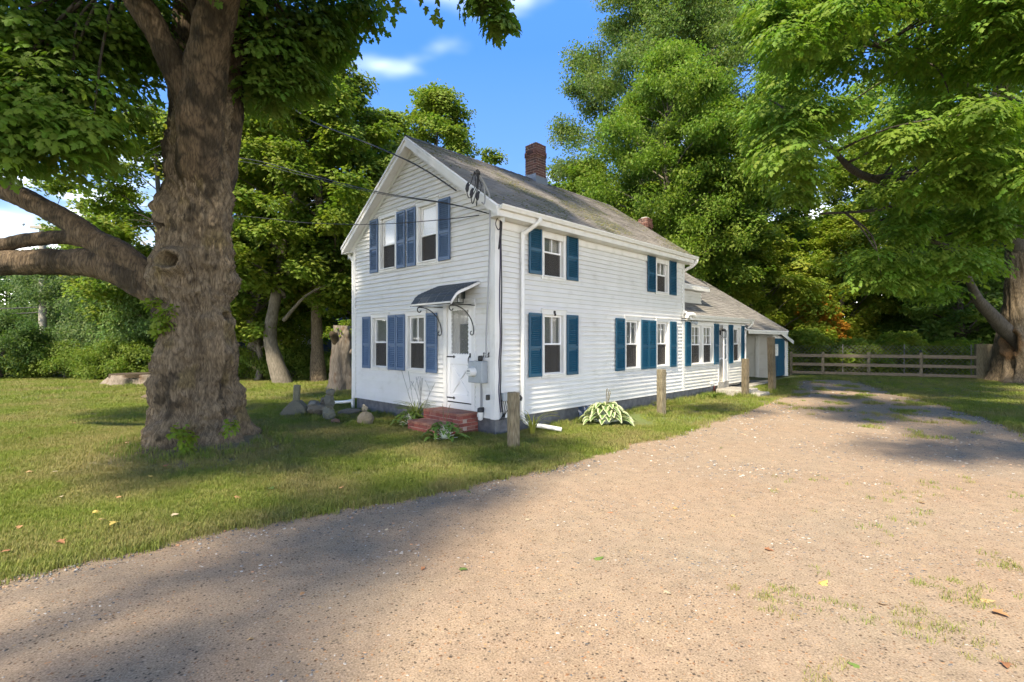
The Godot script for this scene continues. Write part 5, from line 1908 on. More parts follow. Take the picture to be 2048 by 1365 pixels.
func build_hollow_maple() -> void:
	var base := Vector3(20.2, 0.13, -20.2)
	var t := node("hollow_maple", Transform3D(Basis(), base))
	tag(t, "tall maple with a rotten hollow at its foot beside the rail fence", "tree")
	var o := base
	var sk := HollowSkin.new()
	sk.noise = noise_a
	sk.tinted = true
	var mb := MB.new()
	tube(mb, smooth_path([[at(2048, 775, 20.2) - o, 0.855], [at(2046, 740, 20.2) - o, 0.760], [at(2043, 690, 20.2) - o, 0.709], [at(2042, 640, 20.2) - o, 0.602], [at(2038, 590, 20.1) - o, 0.456], [at(2038, 500, 20.0) - o, 0.380], [at(2048, 400, 19.8) - o, 0.317], [at(2034, 320, 19.5) - o, 0.285], [at(2016, 230, 19.3) - o, 0.253], [at(2001, 130, 19.2) - o, 0.216], [at(1988, 20, 19.0) - o, 0.178], [at(1993, -160, 19.0) - o, 0.114]], 10), 84, sk, false)
	put(mb, "trunk", M.bark, t)
	var limbs := [
		[[2038, 690, 20.2, 0.2], [2004, 652, 20.0, 0.25], [1974, 620, 19.8, 0.21], [1955, 597, 19.6, 0.17], [1938, 560, 19.2, 0.12], [1900, 500, 18.5, 0.1], [1830, 470, 17.5, 0.05]],
		[[2036, 500, 20.0, 0.34], [2010, 450, 19.7, 0.3], [1985, 432, 19.4, 0.24], [1940, 420, 19.0, 0.14], [1860, 430, 18.0, 0.08], [1760, 440, 17.0, 0.04]],
		[[2020, 300, 19.4, 0.22], [1950, 330, 18.5, 0.17], [1860, 350, 17.0, 0.14], [1780, 362, 15.8, 0.12], [1715, 345, 15.0, 0.1], [1670, 305, 14.5, 0.07], [1610, 245, 14.0, 0.05], [1540, 200, 13.6, 0.02]],
		[[2010, 250, 19.3, 0.2], [1960, 200, 18.0, 0.16], [1880, 130, 16.5, 0.12], [1800, 110, 15.0, 0.09], [1700, 70, 14.0, 0.06], [1600, 20, 13.4, 0.03]],
		[[2000, 180, 19.2, 0.16], [1920, 270, 18.0, 0.1], [1850, 330, 17.2, 0.07], [1790, 410, 16.6, 0.055], [1640, 428, 15.6, 0.03]],
		[[1995, 130, 19.2, 0.18], [2040, 60, 17.5, 0.14], [2070, 10, 16.0, 0.1], [2090, -60, 14.0, 0.06]],
	]
	var nodes := []
	for l in limbs:
		var p := []
		for e in l:
			p.append([at(e[0], e[1], e[2]) - o, e[3]])
		mb = MB.new()
		var sp := smooth_path(p, 8)
		tube(mb, sp, 16, new_skin(0.05), true)
		put(mb, "limb", M.dark_bark, t)
		for e in sp:
			nodes.append(e[0])
	var list := []
	var cols := []
	var bmb := MB.new()
	var leaf_c := Color(0.185, 0.295, 0.039)
	# holes in the leafage through which the sky shows
	var gaps := [[1725, 240, 70, 60], [1740, 170, 60, 50], [1660, 180, 50, 40], [1665, 400, 60, 60], [1750, 330, 40, 40], [1770, 80, 55, 60], [1640, 470, 50, 40], [2030, 170, 25, 40], [1690, 420, 50, 50]]
	var done := 0
	var tries := 0
	while done < 200 and tries < 4000:
		tries += 1
		var x := r(1545, 2150)
		var y := r(-120, 640)
		var d := r(11.5, 20.5)
		# the leafage hangs lower near the stem; nearer pads lie higher
		var low := lerpf(420.0, 600.0, clampf((x - 1560.0) / 260.0, 0.0, 1.0))
		if y > low or (y > 380 and d < 14.5) or (x < 1640 and y > 330 and d > 17.0):
			continue
		if x > 1940 and y > 480 and d < 19.5:
			continue
		var skip := false
		for g in gaps:
			if pow((x - g[0]) / (g[2] * 0.7 + 26.0), 2.0) + pow((y - g[1]) / (g[3] * 0.7 + 20.0), 2.0) < 1.0:
				skip = true
		if skip:
			continue
		done += 1
		var c := at(x, y, d) - o
		var rr := r(0.65, 1.15)
		fill_pad(list, cols, c, Vector3(rr * 1.2, rr * 0.42, rr), int(85 * rr), leaf_c, 0.8)
		var best: Vector3 = nodes[0]
		for q in nodes:
			if q.distance_squared_to(c) < best.distance_squared_to(c):
				best = q
		if done % 2 == 0:
			bough(bmb, best, c, 0.04, 0.01, 5)
	# the crown goes on above and beyond the picture
	for i in 24:
		var c := Vector3(r(-4, 9), r(11.5, 19.0), r(-7, 8))
		fill_pad(list, cols, c, Vector3(1.6, 0.9, 1.6), 70, leaf_c, 1.5)
	put(bmb, "boughs", M.dark_bark, t).set_meta("kind", "stuff")
	scatter(spray_maple, list, cols, "crown", M.leaf, t).set_meta("kind", "stuff")

func build_far_trees() -> void:
	var grp := "trees at the back of the lawn"
	# behind the old maple
	var t: Node3D
	far_tree("maple_tree", "round-headed maple whose crown shows behind the old maple's trunk", grp, Vector3(-17.5, 0, -25.5), 13.5, [3.2, 13.2, 4.6], 0.35, {"leaf": Color(0.205, 0.285, 0.042), "pads": 46, "per": 80, "pad_r": 1.25})
	far_tree("maple_tree", "slender forked maple with crooked pale trunk at the lawn's edge", grp, Vector3(-9.46, 0, -20.9), 12.5, [4.2, 12.8, 3.4], 0.29, {"leaf": Color(0.205, 0.285, 0.042), "pads": 38, "per": 70, "pad_r": 1.1, "bend": [0.0, -0.55, -0.35, -0.1, 0.25, 0.5, 0.6], "lean": Vector3(0.2, 0, 0.1)})
	far_tree("maple_tree", "straight brown-trunked maple between the forked maple and the snag", grp, Vector3(-8.4, 0, -21.9), 13.0, [4.0, 14.0, 3.6], 0.27, {"leaf": Color(0.205, 0.285, 0.042), "pads": 44, "per": 75, "pad_r": 1.2, "bark": M.bark})
	far_tree("maple_tree", "leafy maple close behind the gable", grp, Vector3(-6.6, 0, -24.5), 13.2, [2.6, 13.0, 3.9], 0.4, {"leaf": Color(0.205, 0.285, 0.042), "pads": 48, "per": 80, "pad_r": 1.3, "bark": M.dark_bark})
	far_tree("maple_tree", "yellowing maple with thin upper leaves above the lawn's back edge", grp, Vector3(-12.2, 0, -24.0), 14.6, [3.5, 15.6, 4.0], 0.38, {"leaf": Color(0.25, 0.29, 0.042), "pads": 44, "per": 62, "pad_r": 1.15})
	far_tree("maple_tree", "round maple rising over the farmhouse ridge", grp, Vector3(-4.6, 0, -31.0), 16.4, [5.0, 17.0, 3.9], 0.42, {"leaf": Color(0.205, 0.285, 0.042), "pads": 50, "per": 80, "pad_r": 1.3})
	far_tree("maple_tree", "low sapling maple drooping over the blue house", grp, Vector3(-11.4, 0, -22.6), 6.6, [2.0, 6.6, 2.3], 0.12, {"leaf": Color(0.205, 0.285, 0.042), "pads": 26, "per": 60, "pad_r": 0.9})
	far_tree("maple_tree", "dense green maple standing behind the forked maple", grp, Vector3(-14.0, 0, -29.0), 13.0, [2.5, 13.0, 4.4], 0.35, {"leaf": Color(0.205, 0.285, 0.042), "pads": 46, "per": 80, "pad_r": 1.4})
	# behind the roofs
	grp = "trees behind the house"
	far_tree("poplar_tree", "tall silvery poplar with pale limbs, highest behind the house", grp, Vector3(9.0, 0, -35.0), 27.0, [6.0, 29.0, 5.8], 0.5, {"leaf": Color(0.165, 0.235, 0.065), "pads": 92, "per": 95, "pad_r": 1.7, "spray": spray_fine, "scale": 1.7})
	far_tree("poplar_tree", "second silvery poplar crowding the tall one's side", grp, Vector3(14.6, 0, -36.0), 26.5, [5.0, 28.5, 5.2], 0.5, {"leaf": Color(0.165, 0.235, 0.065), "pads": 86, "per": 90, "pad_r": 1.7, "spray": spray_fine, "scale": 1.7})
	far_tree("ash_tree", "light green ash with upswept grey limbs above the wing roof", grp, Vector3(8.2, 0, -26.5), 16.0, [4.5, 17.0, 4.0], 0.34, {"leaf": Color(0.185, 0.28, 0.042), "pads": 62, "per": 80, "pad_r": 1.2, "spray": spray_fine, "scale": 1.45})
	far_tree("ash_tree", "leaning pale-trunked ash behind the porch roof", grp, Vector3(10.0, 0, -28.0), 14.0, [5.0, 15.0, 3.4], 0.36, {"leaf": Color(0.185, 0.28, 0.042), "pads": 54, "per": 80, "pad_r": 1.2, "lean": Vector3(1.6, 0, 0.2)})
	far_tree("oak_tree", "small dark oak beside the brick chimney", grp, Vector3(4.6, 0, -30.5), 12.2, [3.0, 12.8, 3.0], 0.3, {"leaf": Color(0.18, 0.27, 0.04), "pads": 40, "per": 70, "pad_r": 1.1, "bark": M.dark_bark})
	far_tree("oak_tree", "bright leafy oak behind the ridge next to the chimney", grp, Vector3(2.6, 0, -27.5), 9.8, [3.0, 10.3, 2.4], 0.26, {"leaf": Color(0.18, 0.27, 0.04), "pads": 34, "per": 70, "pad_r": 1.0})
	# beyond the fence
	grp = "trees beyond the rail fence"
	far_tree("lime_tree", "yellow-green tree beyond the shed corner", grp, Vector3(15.6, 0, -30.5), 8.4, [1.2, 8.6, 3.0], 0.2, {"leaf": Color(0.26, 0.33, 0.042), "pads": 46, "per": 80, "pad_r": 1.2})
	far_tree("orange_tree", "small tree turning orange beyond the fence", grp, Vector3(18.4, 0, -30.0), 4.4, [1.4, 4.3, 1.3], 0.1, {"leaf": Color(0.548, 0.268, 0.034), "pads": 12, "per": 50, "pad_r": 0.6})
	far_tree("lime_tree", "broad yellow-green tree standing behind the rails", grp, Vector3(21.4, 0, -33.0), 9.6, [0.8, 9.8, 4.2], 0.25, {"leaf": Color(0.26, 0.33, 0.042), "pads": 52, "per": 80, "pad_r": 1.4})
	far_tree("pine_tree", "dark low-branched tree next to the hollow maple", grp, Vector3(24.0, 0, -27.0), 10.5, [1.4, 11.0, 3.6], 0.3, {"leaf": Color(0.11, 0.185, 0.04), "pads": 52, "per": 80, "pad_r": 1.2, "bark": M.dark_bark})
	far_tree("maple_tree", "tall green maple far back between fence and hollow maple", grp, Vector3(27.5, 0, -38.0), 17.0, [2.0, 17.5, 6.0], 0.4, {"leaf": Color(0.205, 0.285, 0.042), "pads": 64, "per": 80, "pad_r": 1.8, "scale": 1.3})
	far_tree("maple_tree", "tall green maple deep in the wood behind the shed", grp, Vector3(18.6, 0, -40.0), 15.0, [2.0, 15.5, 5.4], 0.4, {"leaf": Color(0.205, 0.285, 0.042), "pads": 60, "per": 80, "pad_r": 1.8, "scale": 1.3})
	far_tree("maple_tree", "dark maple behind the hollow trunk", grp, Vector3(33.0, 0, -33.0), 15.0, [2.0, 15.5, 6.0], 0.4, {"leaf": Color(0.205, 0.285, 0.042), "pads": 60, "per": 80, "pad_r": 1.8, "scale": 1.3})
	for e in [[13.6, -26.6, 1.7, 1.3, "lime-green bush behind the fence's end at the shed"], [15.4, -26.4, 2.2, 1.5, "tallest bush close behind the wire netting"], [17.4, -25.2, 1.7, 1.4, "spreading bush behind the fence's middle bay"], [19.2, -25.4, 2.0, 1.4, "leafy bush behind the capped fence post"], [21.2, -24.6, 1.6, 1.2, "low bush behind the upright boards"]]:
		far_tree("bush", e[4], "bushes behind the rail fence", Vector3(e[0], 0.1, e[1]), e[2] * 1.1, [0.15, e[2], e[3]], 0.05, {"leaf": Color(0.211, 0.291, 0.039), "pads": 22, "per": 70, "pad_r": 0.6, "scale": 0.8})
	# along the road on the other side
	grp = "trees and bushes along the road"
	far_tree("willow_tree", "loose grey-green willow behind the wide cut stump", grp, Vector3(-20.6, 0, -27.5), 6.9, [0.6, 6.7, 2.9], 0.16, {"leaf": Color(0.156, 0.230, 0.084), "pads": 44, "per": 64, "pad_r": 1.0, "spray": spray_fine, "scale": 1.4})
	far_tree("willow_tree", "grey-green willow with a bare bent limb by the utility pole", grp, Vector3(-24.8, 0, -30.5), 7.6, [0.8, 7.4, 3.0], 0.16, {"leaf": Color(0.146, 0.216, 0.084), "pads": 42, "per": 60, "pad_r": 1.05, "spray": spray_fine, "scale": 1.4})
	far_tree("willow_tree", "thin willow beyond the utility pole", grp, Vector3(-32.5, 0, -36.0), 8.2, [1.0, 8.2, 3.4], 0.18, {"leaf": Color(0.146, 0.220, 0.074), "pads": 40, "per": 60, "pad_r": 1.2, "spray": spray_fine, "scale": 1.5})
	far_tree("willow_tree", "pale young willow against the old maple's trunk", grp, Vector3(-17.6, 0, -25.0), 5.4, [0.8, 5.4, 2.0], 0.12, {"leaf": Color(0.179, 0.265, 0.084), "pads": 30, "per": 60, "pad_r": 0.9, "spray": spray_fine, "scale": 1.3})
	far_tree("yew_bush", "dark green yew at the mown lawn's outer end", grp, Vector3(-24.2, 0, -24.0), 3.0, [0.3, 2.9, 2.1], 0.12, {"leaf": Color(0.092, 0.156, 0.038), "pads": 30, "per": 70, "pad_r": 0.75, "spray": spray_fine, "scale": 1.0, "bark": M.dark_bark})
	for e in [[-21.8, -24.6, 1.5, 1.7, "bright weedy bush growing between yew and cut stump"], [-19.6, -24.4, 1.3, 1.6, "leafy bush with tan seed heads at the lawn's edge"], [-18.0, -23.6, 1.7, 1.5, "sprawling bush next to the wide cut stump"], [-12.6, -23.8, 1.4, 1.9, "dark hedge bush in front of the blue house"], [-10.6, -24.3, 1.5, 2.0, "dark hedge bush between the crooked trunk and blue house"], [-7.4, -23.6, 1.2, 1.6, "fern-like bush at the straight maple's foot"], [-5.6, -23.2, 1.6, 1.8, "bush filling the gap behind the gnarled snag"], [-14.8, -23.6, 1.3, 1.7, "dark hedge bush partly behind the old maple"]]:
		far_tree("bush", e[4], "bushes at the lawn's edge", Vector3(e[0], 0, e[1]), e[2] * 1.1, [0.15, e[2], e[3]], 0.05, {"leaf": Color(0.174, 0.244, 0.039), "pads": 20, "per": 56, "pad_r": 0.55, "spray": spray_fine, "scale": 0.95})
	# unseen trees, added so that their shade lies on drive, lawn and walls
	grp = "unseen trees added for their shade"
	far_tree("added_shade_tree", "spreading shade tree added out of view across from the side door", grp, Vector3(8.3, 0, -1.9), 13.0, [7.0, 12.6, 5.0], 0.45, {"leaf": Color(0.213, 0.297, 0.041), "pads": 27, "per": 60, "pad_r": 1.5, "spray": spray_far, "scale": 1.25, "lean": Vector3(-1.2, 0, -2.2)})
	far_tree("added_shade_tree", "thin-crowned shade tree added out of view beside the lawn", grp, Vector3(-7.0, 0, 3.6), 12.0, [6.4, 11.4, 4.0], 0.4, {"leaf": Color(0.213, 0.297, 0.041), "pads": 6, "per": 34, "pad_r": 1.5, "spray": spray_far, "scale": 1.2, "lean": Vector3(0.6, 0, -0.4)})
	# a wood that closes the view on every side
	var list := []
	var cols := []
	for i in 5200:
		var a := r(-1.35, 1.35)
		var d := r(50.0, 70.0)
		var y := r(0.0, 1.0)
		var top := 9.0 + 5.0 * noise_b.get_noise_1d(a * 9.0) + (4.0 if a > 0.0 else -2.5)
		var o := Vector3(sin(a) * d, top * y * y + top * 0.1, -cos(a) * d)
		list.append(Transform3D(Basis(Vector3.UP, r(0, TAU)).scaled(Vector3.ONE * r(2.6, 4.4)), o))
		cols.append(Color(0.13 * r(0.88, 1.14), 0.2 * r(0.95, 1.05), 0.035))
	var w := scatter(spray_far, list, cols, "distant_wood", M.leaf)
	tag(w, "dense distant wood closing the view behind everything", "wood", "", "stuff")

# ---------------------------------------------------------------- things in the yard
func stone_mesh(size: Vector3, sd: float, rough := 0.35, facets := 2.0) -> ArrayMesh:
	var mb := MB.new()
	var p := PackedVector3Array()
	var rows := 13
	var cols := 18
	for i in rows:
		var th := PI * i / (rows - 1)
		for k in cols:
			var ph := TAU * k / cols
			var d := Vector3(sin(th) * cos(ph), cos(th), sin(th) * sin(ph))
			# a few flat faces knocked off, then small relief
			var q := 1.0
			for f in 11:
				var n := Vector3(sin(sd + f * 2.1), sin(sd * 1.7 + f * 3.3), cos(sd * 0.6 + f * 1.3)).normalized()
				var dd := d.dot(n)
				if dd > 0.0:
					q = minf(q, (1.0 - rough * 0.55) / maxf(dd, 0.3))
			q *= 1.0 + 0.12 * rough * facets * noise_a.get_noise_3d(d.x * 2.0 + sd, d.y * 2.0, d.z * 2.0)
			p.append(d * q * size * 0.5)
	for i in rows - 1:
		for k in cols:
			var k2 := (k + 1) % cols
			var q0 := p[i * cols + k]
			var q1 := p[i * cols + k2]
			var q2 := p[(i + 1) * cols + k2]
			var q3 := p[(i + 1) * cols + k]
			var sh := 1.0 + 0.1 * noise_a.get_noise_3d(q0.x * 9.0 + sd, q0.y * 9.0, q0.z * 9.0)
			mb.col = Color(sh, sh, sh)
			mb.tri(q0, q1, q2, q0 + q2)
			mb.tri(q0, q2, q3, q0 + q2)
	return mb.mesh()

func stone(label: String, pos: Vector3, size: Vector3, sd: float, c: Color, turn := Basis(), group := "", rough := 0.35) -> void:
	var m: StandardMaterial3D = M.stone.duplicate()
	m.albedo_color = lin(c.r, c.g, c.b)
	var o := put_mesh(stone_mesh(size, sd, rough), "stone", m, null, Transform3D(turn, pos))
	tag(o, label, "stone", group)

func ground_at(x: float, y: float) -> Vector3:
	var d := CAM_H * FOCAL / (y - 682.5)
	var p := Vector3((x - 1024.0) / FOCAL * d, 0, -d)
	p.y = terrain(p.x, d)
	return p

func build_yard() -> void:
	var H := Transform3D(Basis(Vector3.UP, HOUSE_TURN), HOUSE_AT)
	# brick steps under the front door
	var st := node("brick_steps", H)
	tag(st, "two red brick steps below the white front door", "steps")
	var mb := MB.new()
	mb.box(Vector3(-0.46, -0.1, -1.61), Vector3(0.0, 0.335, -0.49))
	mb.box(Vector3(-0.84, -0.1, -1.615), Vector3(-0.455, 0.145, -0.485))
	put(mb, "mortar", M.mortar, st)
	var long := brick_mesh(Vector3(0.2, 0.06, 0.09))
	var cap := brick_mesh(Vector3(0.09, 0.045, 0.2))
	for lvl in [[-0.47, 0.345, -1.62, -0.48, 0.0], [-0.85, 0.155, -1.625, -0.475, -0.47]]:
		var y: float = lvl[1] - 0.035
		var row := 0
		while y > -0.06:
			# front face
			var z: float = lvl[2] + (0.0 if row % 2 == 0 else -0.1)
			while z < lvl[3] - 0.03:
				var za := maxf(z, lvl[2])
				var zb := minf(z + 0.2, lvl[3])
				if zb - za > 0.05:
					put_mesh(long, "brick", brick_paint("step_bricks"), st, Transform3D(Basis(Vector3.UP, PI / 2).scaled(Vector3(1, 1, (zb - za) / 0.2)), Vector3(lvl[0] + 0.045 + r(-0.003, 0.003), y, (za + zb) * 0.5)))
				z += 0.21
			# the two ends
			for e in [lvl[3] - 0.043, lvl[2] + 0.043]:
				var x: float = lvl[0] + 0.095 + (0.0 if row % 2 == 0 else 0.1)
				while x < lvl[4] - 0.02:
					var xb := minf(x + 0.2, lvl[4])
					put_mesh(long, "brick", brick_paint("step_bricks"), st, Transform3D(Basis().scaled(Vector3((xb - x) / 0.2, 1, 1)), Vector3((x + xb) * 0.5, y, e + r(-0.002, 0.002))))
					x += 0.21
			y -= 0.07
			row += 1
		# bricks on edge make the tread
		var x2: float = lvl[0] - 0.006
		var depth: float = lvl[4] - lvl[0]
		var nx := 2
		for i in nx:
			var z2: float = lvl[2] + 0.05
			while z2 < lvl[3]:
				put_mesh(cap, "brick", brick_paint("top_bricks"), st, Transform3D(Basis(Vector3.UP, PI / 2).scaled(Vector3(depth / nx / 0.2, 1, 1.05)), Vector3(x2 + depth * (i + 0.5) / nx, lvl[1] + 0.022 + r(-0.002, 0.002), z2)))
				z2 += 0.1045
	# concrete stoop by the side door
	var sp := node("concrete_stoop", H)
	tag(sp, "grey concrete stoop with two low steps at the side door", "steps")
	mb = MB.new()
	mb.box(Vector3(9.95, -0.1, 0.06), Vector3(11.25, 0.2, 0.95), 0.02)
	put(mb, "landing", M.concrete, sp)
	mb = MB.new()
	mb.box(Vector3(10.35, -0.1, 0.955), Vector3(11.3, 0.1, 1.3), 0.02)
	put(mb, "step", M.concrete, sp)
	mb = MB.new()
	mb.box(Vector3(11.255, -0.1, 0.1), Vector3(11.6, 0.1, 0.9), 0.02)
	put(mb, "step", M.concrete, sp)
	mb = MB.new()
	mb.box(Vector3(12.9, -0.1, -3.2), Vector3(17.08, 0.14, 0.2), 0.02, H)
	var ap := put(mb, "porch_slab", M.concrete)
	tag(ap, "flat concrete slab under the open porch roof", "slab")
	# blue plastic cover over the cellar window
	mb = MB.new()
	var p := PackedVector3Array()
	for i in 9:
		for k in 17:
			var u := k / 16.0
			var v := i / 8.0
			var bulge := 0.17 * sin(PI * u) * (0.35 + 0.65 * (1.0 - v)) + 0.018 * sin(u * 23.0 + v * 5.0) + 0.012 * noise_a.get_noise_2d(u * 7.0, v * 5.0)
			p.append(H * Vector3(lerpf(2.62, 3.75, u), lerpf(0.02, 0.28, v), -0.02 + bulge))
	mb.grid(p, 9, 17, false, null, 1.0)
	tag(put(mb, "window_well_cover", M.tarp), "wrinkled blue plastic cover over the cellar window", "plastic cover")
	# posts along the drive
	var pt := [[1027, 898, 0.93, 0.16, "weathered square post standing before the corner downspout", 0.0], [1323, 832, 1.1, 0.165, "weathered square post past the variegated hosta", 0.0], [1491, 797, 1.22, 0.17, "grey square post beside the concrete stoop", 0.0], [1545, 785, 1.9, 0.19, "tallest grey post, leaning slightly, near the porch slab", 0.045]]
	for e in pt:
		var g := ground_at(e[0], e[1])
		var n := node("wooden_post", Transform3D(Basis(Vector3.UP, 0.55) * Basis(Vector3(0, 0, 1), e[5]), g))
		tag(n, e[4], "post", "posts along the drive")
		mb = MB.new()
		var w: float = e[3] * 0.5
		var tints := Color(1, 1, 1) if e[2] < 1.15 else Color(0.72, 0.68, 0.66)
		mb.col = tints
		mb.box(Vector3(-w, -0.3, -w), Vector3(w, e[2], w), 0.014)
		put(mb, "shaft", M.old_wood, n)
		mb = MB.new()
		mb.box(Vector3(w, e[2] - 0.17, -0.03), Vector3(w + 0.012, e[2] - 0.05, 0.03), 0.003)
		tube(mb, [[Vector3(w + 0.01, e[2] - 0.07, 0.0), 0.012], [Vector3(w + 0.06, e[2] - 0.07, 0.0), 0.012], [Vector3(w + 0.075, e[2] - 0.1, 0.0), 0.02], [Vector3(w + 0.06, e[2] - 0.15, 0.0), 0.018]], 8)
		put(mb, "hook", M.black_iron, n)
	# stones set up in the lawn
	var grp := "stones set up on the lawn"
	var g := ground_at(585, 832)
	mb = MB.new()
	mb.col = Color(0.13, 0.13, 0.105)
	var a := [Vector3(-0.38, -0.1, 0.1), Vector3(0.36, -0.1, 0.12), Vector3(0.3, 0.2, 0.07), Vector3(0.12, 0.36, 0.03), Vector3(0.0, 0.36, 0.03), Vector3(-0.2, 0.16, 0.06)]
	var back := Vector3(0.03, -0.01, -0.2)
	for i in a.size() - 2:
		mb.tri(a[0], a[i + 1], a[i + 2], Vector3(0, 0, 1))
		mb.tri(a[0] + back, a[i + 1] + back, a[i + 2] + back, Vector3(0, 0, -1))
	for i in a.size():
		var b: Vector3 = a[(i + 1) % a.size()]
		mb.quad(a[i], b, b + back, a[i] + back, (a[i] + b) * 0.5 - Vector3(0, 0.1, 0))
	var o := put(mb, "stone", M.stone)
	o.transform = Transform3D(Basis(), g)
	tag(o, "dark slab of stone shaped like a low gable", "stone", grp)
	mb = MB.new()
	mb.col = Color(0.17, 0.17, 0.12)
	mb.box(Vector3(-0.075, 0, -0.05), Vector3(0.075, 0.42, 0.05), 0.02, Transform3D(Basis(Vector3(0, 0, 1), -0.05), Vector3.ZERO))
	o = put(mb, "stone", M.stone)
	o.transform = Transform3D(Basis(Vector3.UP, 0.2), g + Vector3(0.06, 0.3, -0.06))
	tag(o, "narrow upright stone set behind the dark slab", "stone", grp)
	stone("rounded grey stone behind the dark slab's end", g + Vector3(0.288, 0.128, -0.560), Vector3(0.320, 0.400, 0.288), 2.2, Color(0.160, 0.152, 0.120), Basis(), grp)
	stone("pale flat stone behind the dark slab", g + Vector3(-0.120, 0.080, -0.640), Vector3(0.320, 0.240, 0.240), 5.2, Color(0.240, 0.224, 0.176), Basis(), grp)
	g = ground_at(657, 842)
	stone("squat block at the cairn's foot", g + Vector3(0.000, 0.136, 0.000), Vector3(0.336, 0.400, 0.288), 1.0, Color(0.160, 0.168, 0.136), Basis(), grp, 0.5)
	stone("tall split block in the cairn's middle", g + Vector3(0.024, 0.400, 0.000), Vector3(0.288, 0.384, 0.240), 3.1, Color(0.120, 0.124, 0.104), Basis(Vector3(0, 0, 1), 0.1), grp, 0.55)
	stone("tilted square block on the cairn's top", g + Vector3(0.040, 0.624, 0.000), Vector3(0.224, 0.200, 0.200), 7.4, Color(0.152, 0.148, 0.120), Basis(Vector3(0, 0, 1), -0.25), grp, 0.5)
	g = ground_at(637, 832)
	stone("jagged broken rock leaning beside the cairn", g + Vector3(-0.040, 0.144, 0.000), Vector3(0.496, 0.400, 0.320), 4.4, Color(0.176, 0.160, 0.128), Basis(Vector3(0, 0, 1), 0.3), grp, 0.7)
	stone("sharp dark shard on the jagged rock", g + Vector3(0.096, 0.336, -0.040), Vector3(0.208, 0.272, 0.160), 8.4, Color(0.120, 0.112, 0.096), Basis(Vector3(0, 0, 1), -0.4), grp, 0.7)
	stone("pale facet stone on the jagged rock's near side", g + Vector3(-0.144, 0.272, 0.040), Vector3(0.240, 0.192, 0.192), 6.1, Color(0.216, 0.208, 0.176), Basis(Vector3(0, 0, 1), 0.6), grp, 0.7)
	stone("small brown stone lying before the cairn", ground_at(671, 848) + Vector3(0, 0.04, 0), Vector3(0.22, 0.14, 0.18), 9.0, Color(0.160, 0.096, 0.068), Basis(), grp)
	g = ground_at(731, 851)
	stone("round mottled boulder near the front wall", g + Vector3(0.000, 0.112, 0.000), Vector3(0.352, 0.352, 0.320), 12.0, Color(0.224, 0.192, 0.136), Basis(), grp, 0.25)
	stone("bird-shaped small stone perched on the round boulder", g + Vector3(-0.016, 0.336, 0.000), Vector3(0.176, 0.136, 0.128), 14.5, Color(0.216, 0.200, 0.152), Basis(Vector3(0, 0, 1), 0.5), grp, 0.6)
	stone("pebble beak on the bird-shaped stone", g + Vector3(-0.040, 0.416, 0.000), Vector3(0.056, 0.056, 0.048), 15.5, Color(0.304, 0.280, 0.224), Basis(), grp)
	stone("long flat ledge stone by the gable's downspout", ground_at(700, 828) + Vector3(0, 0.02, 0), Vector3(0.7, 0.22, 0.4), 16.5, Color(0.192, 0.160, 0.120), Basis(Vector3.UP, 0.4), grp)
	# the gnarled snag
	g = ground_at(684, 782)
	var sn := node("snag", Transform3D(Basis(), g))
	tag(sn, "tall dead snag with an open branch hole beside the gable", "stump")
	var sk := SnagSkin.new()
	sk.noise = noise_a
	sk.tinted = true
	mb = MB.new()
	tube(mb, smooth_path([[Vector3(0, -0.2, 0), 0.5], [Vector3(0.0, 0.25, 0), 0.42], [Vector3(-0.05, 0.9, 0), 0.37], [Vector3(-0.02, 1.5, 0), 0.36], [Vector3(0.02, 2.0, 0), 0.33], [Vector3(0.03, 2.3, 0), 0.32]], 12), 60, sk, true)
	put(mb, "trunk", M.weathered_stump, sn)
	mb = MB.new()
	tube(mb, smooth_path([[Vector3(-0.12, 1.7, 0.2), 0.16], [Vector3(-0.17, 1.92, 0.33), 0.14], [Vector3(-0.2, 2.0, 0.42), 0.115], [Vector3(-0.2, 2.01, 0.4), 0.08], [Vector3(-0.19, 1.98, 0.25), 0.07]], 6), 24, new_skin(0.03), false)
	put(mb, "branch_collar", M.cut_wood, sn)
	mb = MB.new()
	tube(mb, smooth_path([[Vector3(-0.16, 1.96, 0.2), 0.085], [Vector3(-0.2, 1.99, 0.26), 0.08]], 2), 16)
	put(mb, "hole", M.cable, sn)
	mb = MB.new()
	tube(mb, smooth_path([[Vector3(0.2, 1.3, 0.1), 0.12], [Vector3(0.42, 1.4, 0.12), 0.09], [Vector3(0.55, 1.42, 0.12), 0.06]], 5), 14, new_skin(0.04), true)
	put(mb, "stub", M.weathered_stump, sn)
	var list := []
	var cols := []
	for k in 12:
		fill_pad(list, cols, Vector3(r(-0.5, 0.5), r(2.0, 2.5), r(-0.3, 0.1)), Vector3(0.15, 0.15, 0.15), 4, Color(0.18, 0.26, 0.03), 0.5)
	scatter(spray_far, list, cols, "vine", M.leaf, sn).set_meta("kind", "stuff")
	# the wide cut stump
	g = ground_at(265, 769)
	var ws := node("wide_stump", Transform3D(Basis(), g))
	tag(ws, "wide pale stump sawn off low at the lawn's far edge", "stump")
	var sk2 := SnagSkin.new()
	sk2.noise = noise_a
	sk2.flare = 0.3
	sk2.tinted = true
	mb = MB.new()
	tube(mb, smooth_path([[Vector3(0, -0.2, 0), 1.0], [Vector3(0, 0.15, 0), 0.85], [Vector3(0, 0.42, 0), 0.75]], 8), 60, sk2, false)
	put(mb, "bole", M.weathered_stump, ws)
	mb = MB.new()
	mb.col = Color(1.1, 1.1, 1.1)
	tube(mb, [[Vector3(0, 0.3, 0), 0.79], [Vector3(0, 0.44, 0), 0.77]], 48)
	put(mb, "cut_face", M.cut_wood, ws)
